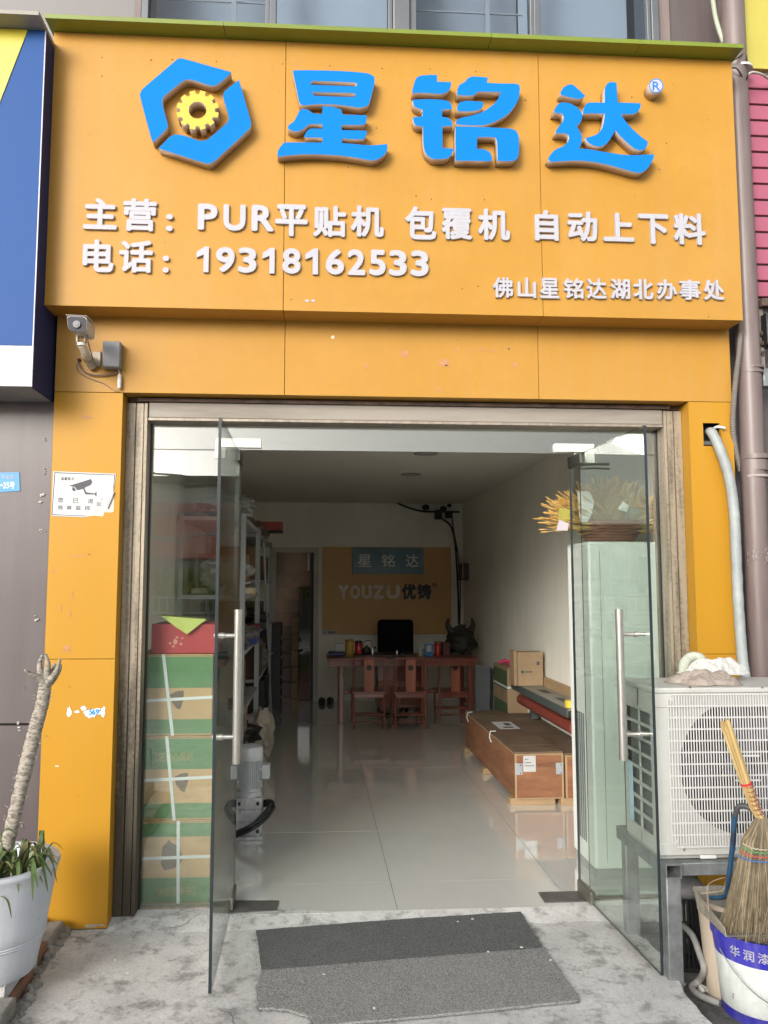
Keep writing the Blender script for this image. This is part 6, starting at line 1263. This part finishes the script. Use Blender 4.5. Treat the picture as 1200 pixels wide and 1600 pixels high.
db = B('dark_red_box', mat('maroon', (.10, .02, .025), .5), P(692, 1015, 5.1).x, P(703, 1015, 5.1).x, 5.1, 5.22, DZ+.001, zl(697, 1004, 5.1), bevel=.004); tag(db, 'small maroon box between the red tin and the sculpture', 'box')
# horned sculpture
rs_ = thing('horned_root_sculpture', 'dark carved root sculpture with two upturned horns at the right end of the desk', 'sculpture', P(719, 1025, 5.15)); SCM = mat('dark_carving', (.030, .026, .020), .5, (.012, .010, .008), scale=20, bump=.6); YQ = 5.15
cb = P(719, 1003, YQ)
crb = MB().ell((cb.x, YQ, cb.z), (.16, .11, .18), 28, 18, jit=.35)
for i, v in enumerate(crb.v): p = Vector(v); crb.v[i] = tuple(p+noise.noise_vector(p*12)*.03)
crb.build('body', SCM, rs_, smooth=True)
for sgx, pts in ((-1, [(712, 990), (704, 985), (699, 976), (701, 966)]), (1, [(726, 990), (735, 985), (739, 976), (737, 965)])):
    MB().tube(curve_pts([P(a, b, YQ) for a, b in pts], 7), [.055-.0021*k for k in range(22)], 12).build('horn', SCM, rs_, smooth=True)
B('plinth', SCM, cb.x-.12, cb.x+.12, YQ-.08, YQ+.08, DZ+.001, DZ+.03, rs_, .006)
for k, (a, b) in enumerate(((503, 1099), (516, 1098))):
    p = PZ(a, b, 0); t = thing('shoe', ['dark shoe nearer the opening by the back wall', 'dark shoe nearer the desk leg by the back wall'][k], 'shoe', p, 'pair of shoes by the back wall')
    MB().ell((p.x, p.y, .036), (.045, .12, .036), 16, 8, jit=.2).build('upper', mat('shoe_dark', (.02, .03, .045), .5), t, smooth=True); MB().lathe([(1, 0), (1, .02)], (p.x, p.y, .0005), 20, sx=.045, sy=.125).build('sole', BLACK, t)

# ------------------------------------------------------------------ right side of the room
def crate(x0, x1, y0, y1, z0, z1, lab, marks):
    t = thing('wooden_crate', lab, 'crate', ((x0+x1)/2, (y0+y1)/2, 0), 'long plywood crates along the right wall')
    B('body', WOOD, x0, x1, y0, y1, z0, z1-.012, t, .002)
    n_ = 3; L_ = (y1-y0)
    for a, b in ((0, .13), (.13, .84), (.84, 1)): B('lid_panel', WOODTOP, x0-.002, x1+.002, y0+L_*a+.003, y0+L_*b-.003, z1-.0115, z1, t, .002)
    for (xa_, xb_, za_, zb__) in ((x0-.003, x0+.010, z0, z1-.012), (x1-.010, x1+.003, z0, z1-.012), (x0+.0101, x1-.0101, z1-.022, z1-.012), (x0+.0101, x1-.0101, z0, z0+.008)): B('edge_batten', PINE, xa_, xb_, y0-.003, y0-.0003, za_, zb__, t)
    B('edge_batten', PINE, x0-.003, x0-.0003, y0+.0, y1, z1-.02, z1-.012, t)
    for ys in (y0+.02, y0+L_*.5, y1-.12): B('runner', PINE, x0-.03, x1-.05, ys, ys+.09, 0, z0-.0005, t, .003)
    if marks:
        BR = mat('bracket_steel', (.48, .52, .55), .4, metal=.4)
        for xa_, xb_ in ((x0, x0+.05), (x1-.05, x1)):
            B('corner_bracket', BR, xa_, xb_, y0-.006, y0-.0032, z0+(z1-z0)*.52, z0+(z1-z0)*.76, t, .001)
            for dz in (.55, .72): MB().tube([((xa_+xb_)/2+.01, y0-.008, z0+(z1-z0)*dz), ((xa_+xb_)/2+.01, y0-.006, z0+(z1-z0)*dz)], .004, 8).build('nail', BLACK, t)
        B('shipping_label', PAPER, x0+.055, x0+.14, y0-.0055, y0-.0035, z0+(z1-z0)*.58, z0+(z1-z0)*.92, t)
        for k in range(3): B('print_line', INK, x0+.065, x0+.13-.02*k, y0-.0065, y0-.0056, z0+(z1-z0)*(.70+.07*k), z0+(z1-z0)*(.712+.07*k), t)
        hw_ = MB(); rnd = random.Random(2); xq = x0+.15
        for k in range(8):
            zq = z0+(z1-z0)*.70; hw_.tube([(xq, y0-.004, zq+rnd.uniform(-.012, .012)), (xq+.008, y0-.004, zq+rnd.uniform(-.014, .014)), (xq+.014, y0-.004, zq+rnd.uniform(-.014, .014))], .0013, 4); xq += .0155
        hw_.build('handwriting', INK, t)
        MB().box(x0+.10, x0+.26, y0+L_*.48, y0+L_*.66, z1+.0002, z1+.0012).build('shipping_label', PAPER, t); MB().box(x0+.14, x0+.22, y0+L_*.50, y0+L_*.53, z1+.0013, z1+.0018).box(x0+.18, x0+.23, y0+L_*.56, y0+L_*.62, z1+.0013, z1+.0018).build('print_block', INK, t)
        for f_ in (.42, .93):
            y_ = y0+L_*f_; MB().tube([(x0-.001, y_, z1), (x0-.012, y_-.02, z1-.04), (x0-.006, y_-.05, z1-.07)], .004, 5).tube([(x0-.001, y_, z1+.002), (x0+.04, y_, z1+.003)], .004, 5).build('strap_end', TAPE, t)
Y0c = PZ(808, 1250, .04).y
cz1 = P(804, 1175, Y0c).z; cx0_ = P(805, 1210, Y0c).x; cx1_ = P(880, 1210, Y0c).x; yb_ = PZ(724, 1110, cz1).y
crate(cx0_, cx1_, Y0c, yb_, .045, cz1, 'long plywood crate with shipping label and steel corner brackets', True)
crate(cx1_+.012, XW1-.004, Y0c-.02, yb_-.1, .045, cz1-.01, 'second plywood crate squeezed between the first and the right wall', False)
rmch = thing('roller_machine', 'long machine bed with a rust red roller along the right wall', 'machine', (1.8, 2.3, 0))
zr_ = .64; ry0, ry1 = 1.5, 3.0
DT = mat('machine_dark_teal', (.07, .082, .078), .55); GT = mat('machine_grey_top', (.25, .24, .21), .5)
xl0, xl1 = XW1-.22, XW1-.22
B('bed_top', GT, XW1-.22, XW1-.03, ry0, ry1, zr_-.01, zr_, rmch, .003); B('side_beam', DT, XW1-.235, XW1-.2205, ry0, ry1, zr_-.055, zr_+.002, rmch, .003)
MB().tube([(XW1-.17, ry0+.02, zr_-.13), (XW1-.17, ry1-.1, zr_-.13)], .045, 24).build('roller', mat('rust_red_roller', (.22, .05, .035), .35), rmch, smooth=True)
for y in (ry0+.1, ry1-.15): B('leg', DT, XW1-.10, XW1-.04, y, y+.06, cz1-.005, zr_-.0105, rmch, .004)
B('wall_board', PINE, XW1-.028, XW1-.006, ry0, ry1+.3, zr_-.1, zr_+.075, rmch, .003)
for k in range(2): B('slot', BLACK, XW1-.15, XW1-.09, ry0+.35+.45*k, ry0+.55+.45*k, zr_+.0003, zr_+.0012, rmch)
tpy = thing('yellow_tape_roll', 'yellow tape roll with a red core on the machine bed', 'tape roll', (XW1-.16, 1.62, zr_)); MB().lathe([(.03, 0), (.042, 0), (.042, .045), (.03, .045)], (XW1-.17, 1.60, zr_+.001), 24).build('roll', mat('yellow_tape', (.65, .5, .05), .4), tpy); MB().lathe([(.0295, .002), (.0295, .043)], (XW1-.17, 1.60, zr_+.001), 16).build('core', mat('red_core', (.5, .03, .03), .5), tpy)
kb = thing('upright_carton', 'upright kraft carton with a small green logo on the end of the machine', 'carton', (1.75, 2.8, zr_)); yk = 2.72
ka0, ka1 = P(817, 1045, yk).x, P(858, 1045, yk).x; ka1 = min(ka1, XW1-.032); ka0 = ka1-.215; kz = zl(835, 1019, yk)
B('box', CARTON2, ka0, ka1, yk, yk+.14, zr_+.001, kz, kb, .006); B('side_flap', CARTON2, ka0-.03, ka0-.002, yk+.01, yk+.14, zr_+.002, kz+.01, kb, .004)
lg = P(0, 0, yk); xg = ka0+.04; zg = zr_+(kz-zr_)*.42; MB().tube([(xg, yk-.0015, zg), (xg, yk-.0003, zg)], .014, 16).build('logo_disc', mat('logo_green', (.04, .12, .07), .5), kb); 
for k in range(4): B('logo_bar', INK, xg+.02+.016*k, xg+.032+.016*k, yk-.0015, yk-.0003, zg-.006, zg+.006, kb)
B('printed_square', INK, ka1-.055, ka1-.030, yk-.0015, yk-.0003, zr_+(kz-zr_)*.62, zr_+(kz-zr_)*.72, kb)
kc = thing('strapped_carton', 'kraft carton with a green side and a white strap behind the crates', 'carton', (1.6, 3.5, .4)); yk2 = yb_+.03
kx0, kx1 = P(793, 1080, yk2).x, P(826, 1080, yk2).x; kz1 = zl(800, 1044, yk2)
B('box', CARTON2, kx0, kx1, yk2, yk2+.55, 0, kz1, kc, .005); B('green_side', mat('dull_green', (.07, .11, .045), .7), kx0-.0015, kx0-.0003, yk2+.01, yk2+.54, kz1-.20, kz1-.03, kc); B('green_side', mat('dull_green', (.07, .11, .045), .7), kx0-.0015, kx0-.0003, yk2+.01, yk2+.54, cz1-.1, cz1+.05, kc)
B('strap', TAPE, kx0-.003, kx1+.003, yk2-.003, yk2+.553, (cz1+kz1)/2-.0, (cz1+kz1)/2+.018, kc)
pk = P(788, 1036, yk2+.2); o = MB().tube(curve_pts([pk+Vector((-.05, 0, 0)), pk+Vector((0, 0, .02)), pk+Vector((.05, 0, .01)), pk+Vector((.055, 0, -.05))], 6), .016, 10).build('pink_handle', mat('hot_pink', (.60, .04, .16), .4), smooth=True); tag(o, 'bright pink plastic handle above the strapped carton', 'handle')
for k, (a, b) in enumerate(((742, 766), (764, 772))):
    y0_ = 3.75+.10*k; x0_, x1_ = P(a, 1080, y0_).x, P(b, 1080, y0_).x; zt_ = zl(a, 1040+3*k, y0_)
    t = thing('leaning_screen', ['large grey framed panel leaning behind the crate', 'narrow edge of a second grey panel behind the first'][k], 'panel', (x0_, y0_, 0), 'grey panels leaning by the wall')
    fr_ = MB(); d = Vector((x1_-x0_, .06, 0)); lean = Vector((.03, .08, 0))
    def pq(u, z, dy=0): return Vector((x0_, y0_+dy, 0))+d*u+lean*(z/zt_)+Vector((0, 0, z-.03*u*(z/zt_)))
    fr_.hexa([pq(0, 0), pq(1, 0), pq(1, 0, .02), pq(0, 0, .02), pq(0, zt_), pq(1, zt_), pq(1, zt_, .02), pq(0, zt_, .02)]); fr_.build('board', mat('grey_board', (.13, .14, .155), .35), t)
    for (u0, u1, za, zb_) in ((0, .04, 0, zt_), (.94, 1, 0, zt_), (.04, .94, zt_-.015, zt_)): MB().hexa([pq(u0, za, -.004), pq(u1, za, -.004), pq(u1, za, -.0005), pq(u0, za, -.0005), pq(u0, zb_, -.004), pq(u1, zb_, -.004), pq(u1, zb_, -.0005), pq(u0, zb_, -.0005)]).build('frame', GALV, t)

# tall floor standing air conditioner behind the right pane, basket on top
fa = thing('floor_air_conditioner', 'tall white floor standing air conditioner behind the right pane', 'air conditioner', (1.65, .44, 0)); WAC = mat('white_appliance', (.84, .86, .82), .35, var=.03)
FY0, FY1 = .22, .56; fx0 = P(922, 1000, FY0).x; fx1 = min(fx0+.46, XW1-.02); fz = zl(925, 846, FY0)
B('cabinet', WAC, fx0, fx1, FY0, FY1, .05, fz, fa, .012); B('plinth', mat('grey_plinth', (.35, .36, .35), .5), fx0+.01, fx1-.01, FY0+.01, FY1-.01, 0, .0495, fa)
for k in range(4): B('vent_slot', mat('dim_vent', (.16, .17, .17), .5), fx0-.002, fx0+.001, FY0+.12+.03*k, FY0+.138+.03*k, zl(905, 1310, .4), zl(905, 1112, .4), fa)
B('seam', mat('dim_vent', (.16, .17, .17), .5), fx0+.06, fx0+.062, FY0-.0012, FY0+.001, .08, fz-.05, fa)
bsk = thing('wicker_basket', 'oval brown wicker basket on top of the tall air conditioner', 'basket', (1.62, .42, fz)); bxm = P(955, 830, .40).x; WK = mat('wicker', (.26, .105, .05), .6, (.16, .06, .03), scale=30)
WKs = MB()
for k in range(8):
    t = k/7; rx_ = .125+.06*t; ry_ = .07+.03*t; z = fz+.008+.105*t; pts = [(bxm+rx_*(1+.025*math.sin(j*math.pi/2*3+k*math.pi))*math.cos(2*math.pi*j/48), .42+ry_*(1+.04*math.sin(j*math.pi/2*3+k*math.pi))*math.sin(2*math.pi*j/48), z) for j in range(49)]
    WKs.tube(pts, .0082 if k < 7 else .011, 6)
WKs.build('weave', WK, bsk, smooth=True)
sk_ = MB()
for j in range(24):
    a = 2*math.pi*j/24; sk_.tube([(bxm+.122*math.cos(a), .42+.067*math.sin(a), fz+.004), (bxm+.185*math.cos(a), .42+.10*math.sin(a), fz+.115)], .004, 5)
sk_.build('stakes', WK, bsk); MB().lathe([(1, 0), (1, .006)], (bxm, .42, fz+.002), 30, sx=.12, sy=.066).build('base', WK, bsk)
wh = thing('dried_wheat', 'fan of golden dried wheat ears standing in the wicker basket', 'dried flowers', (bxm, .42, fz+.03)); ws = MB(); rnd = random.Random(31)
WM = [mat('wheat_gold', (.70, .43, .12), .6, var=.2, scale=30), mat('wheat_straw', (.52, .38, .16), .7), mat('wheat_dark', (.50, .28, .06), .7)]
for k in range(1150):
    ang = rnd.uniform(-1.45, 1.45) if rnd.random() < .6 else rnd.choice((-1, -1, 1))*rnd.uniform(.8, 1.55); ln_ = rnd.uniform(.20, .33)*(1.0 if abs(ang) < .9 else 1.12)
    base = Vector((bxm+rnd.uniform(-.07, .07), .42+rnd.uniform(-.04, .04), fz+.06)); d = Vector((math.sin(ang), rnd.uniform(-.35, .25), math.cos(ang)*.95+.12)).normalized()
    tip = base+d*ln_+Vector((rnd.gauss(0, .012), rnd.gauss(0, .01), -.03*abs(math.sin(ang))+rnd.gauss(0, .01))); md = base.lerp(tip, .5)+Vector((0, 0, .012)); c_ = rnd.choice((0, 0, 0, 2)) if abs(ang) > .6 else rnd.choice((1, 1, 2))
    ws.tube([base, md, tip], .0014, 3, m=1, cap=False); e = (tip-md).normalized(); ws.tube([tip-e*.045, tip-e*.02, tip], [.002, .0044, .0010], 5, m=c_)
ws.build('ears', WM, wh, kind='stuff')
def papercone(a, lab, pts, m_):
    mb = MB().add([Vector(p) for p in pts], [tuple(range(len(pts)))]); o = mb.build('paper_wrap', m_); s_ = o.modifiers.new('s', 'SOLIDIFY'); s_.thickness = .002; tag(o, lab, 'paper', 'paper wraps in the basket')
PW = mat('paper_wrap', (.62, .64, .60), .6)
papercone(0, 'white paper wrap standing at the left of the basket', [P(902, 768, .33), P(921, 768, .32), P(928, 782, .32), P(926, 800, .33), P(918, 816, .34), P(906, 814, .34)], PW)
papercone(0, 'small white paper tip in the middle of the wheat', [P(965, 796, .32), P(973, 783, .32), P(983, 790, .31), P(979, 800, .32)], PW)
papercone(0, 'greyish film wrap at the right of the basket', [P(975, 806, .34), P(986, 792, .33), P(998, 794, .34), P(1004, 806, .35), P(1001, 817, .36), P(980, 816, .36)], mat('film_wrap', (.24, .25, .20), .5))
papercone(0, 'pink white paper corner hanging left of the basket', [P(869, 829, .30), P(874, 812, .30), P(889, 818, .31), P(887, 829, .31)], mat('pink_paper', (.62, .55, .60), .6))
papercone(0, 'yellow green paper fold under the left wheat ears', [P(872, 811, .31), P(874, 793, .31), P(892, 797, .32), P(892, 815, .33), P(882, 815, .32)], mat('yellow_paper', (.42, .38, .08), .6))

# ------------------------------------------------------------------ across the street (seen only in the glass)
def V(px, py, d):  # a point d metres in front of the glass whose mirror image shows at this place in the glass
    p = P(px, py, d); return Vector((p.x, -d, p.z))
ob = thing('red_hoarding', 'long red hoarding on a low building across the street', 'hoarding', (-3, -15, 0)); z0, z1 = V(280, 872, 15).z, V(280, 806, 15).z
REDH = mat('weathered_red', (.72, .14, .09), .6, (.85, .42, .34), scale=1.2, thr=(.38, .72))
B('board', REDH, -8.5, .5, -15.05, -15.0, z0, z1, ob); B('pale_strip', PAPER, -8.5, .5, -15.06, -15.0, z1+.01, z1+.07, ob); B('upper_board', mat('pink_board', (.88, .45, .40), .6), -8.5, .5, -15.05, -15.01, z1+.08, z1+.32, ob)
B('wall', mat('cream_wall', (.48, .47, .43), .8, var=.1), -8.5, .5, -17, -15.1, -.1, z1+.33, ob); B('roof_beam', mat('dark_beam', (.06, .065, .065), .6), -8.5, .5, -15.3, -15.0, z1+.82, z1+.95, ob); B('upper_wall', mat('pale_upper', (.82, .82, .78), .8), -8.5, .5, -17, -15.35, z1+.33, z1+.95, ob)
cable('overhead_wire', 'lower overhead wire across the street', 'wire', [V(215, 748, 12)+Vector((-8, 0, .4)), V(240, 752, 12), V(340, 758, 12), V(340, 758, 12)+Vector((8, 0, .5))], .03, BLACK, group='overhead wires'); cable('overhead_wire', 'upper overhead wire across the street', 'wire', [V(215, 738, 12)+Vector((-8, 0, .4)), V(240, 740, 12), V(340, 750, 12), V(340, 750, 12)+Vector((8, 0, .3))], .02, BLACK, group='overhead wires')
cable('phone_cable', 'pale sagging cable with a clamp before the red hoarding', 'cable', [V(230, 838, 13)+Vector((-4, 0, .3)), V(232, 838, 13), V(280, 848, 13), V(320, 835, 13), V(345, 836, 13)+Vector((4, 0, .3))], .03, PAPER)
rl = thing('white_railing', 'white metal railing across the street', 'railing', (0, -11, 0)); zr0, zr1 = V(300, 960, 11).z, V(300, 934, 11).z
B('top_rail', WBAR, -9, 12, -11.02, -10.98, zr1-.03, zr1, rl); B('bottom_rail', WBAR, -9, 12, -11.02, -10.98, zr0, zr0+.03, rl); B('base_wall', mat('base_wall', (.30, .28, .26), .8), -9, 12, -11.1, -10.9, -.1, zr0-.05, rl)
bars = MB()
for k in range(150): x = -9+.14*k; bars.box(x-.008, x+.008, -11.01, -10.99, zr0+.031, zr1-.031)
bars.build('bar', WBAR, rl)
FOL = mat('palm_foliage', (.50, .50, .14), .6, (.24, .27, .07), scale=8); FOLD = mat('dark_foliage', (.035, .075, .022), .7, (.015, .035, .012), scale=6)
def bush(lab, cx, cy, z0, w_, h, n_, m_, seed, stripy=True):
    t = thing('roadside_shrub', lab, 'shrub', (cx, cy, -.1), 'shrubs across the street'); rnd = random.Random(seed); mb = MB()
    for k in range(n_):
        b_ = Vector((cx+rnd.uniform(-w_*.4, w_*.4), cy+rnd.uniform(-.4, .4), rnd.uniform(z0, z0+h*.35))); a = rnd.uniform(-1.2, 1.2); L_ = rnd.uniform(.3, .7)*h
        tipp = b_+Vector((math.sin(a)*L_*.8, rnd.uniform(-.3, .3)*L_, math.cos(a)*L_)); s_ = Vector((rnd.uniform(.02, .05), .02, 0)); md = b_.lerp(tipp, .55)+Vector((0, 0, .06*h))
        mb.add([b_-s_, b_+s_, md+s_*1.2, md-s_*1.2, tipp], [(0, 1, 2, 3), (3, 2, 4)])
    mb.build('foliage', m_, t); MB().tube([(cx, cy, -.1), (cx+.1, cy, z0+h*.4)], [.08, .03], 6).build('stem', BARK, t)
for k, x in enumerate((-6.6, -5.4, -4.3, -3.2, -2.1, -.9)): bush(['yellow green shrub first from the left across the street', 'yellow green shrub second from the left across the street', 'yellow green shrub third from the left across the street', 'yellow green shrub fourth from the left across the street', 'yellow green shrub fifth from the left across the street', 'yellow green shrub sixth from the left across the street'][k], x, -12.3+.3*(k % 2), .5, 1.8, 1.55, 420, FOL, 40+k)
for k, (x, y, h) in enumerate(((7.6, -12.5, 2.5), (9.6, -13, 2.9))): bush(['dark green tree crown opposite the right pane', 'taller dark green tree beside the first', 'dark green tree farthest along the street'][k], x, y, .1, 2.8, h, 1500, FOLD, 60+k)
B('low_building', mat('far_building', (.40, .38, .34), .8, var=.15), 6, 16, -24, -18, -.1, 3.2); tag(bpy.data.objects['low_building'], 'plain grey building across the street beyond the trees', 'building')
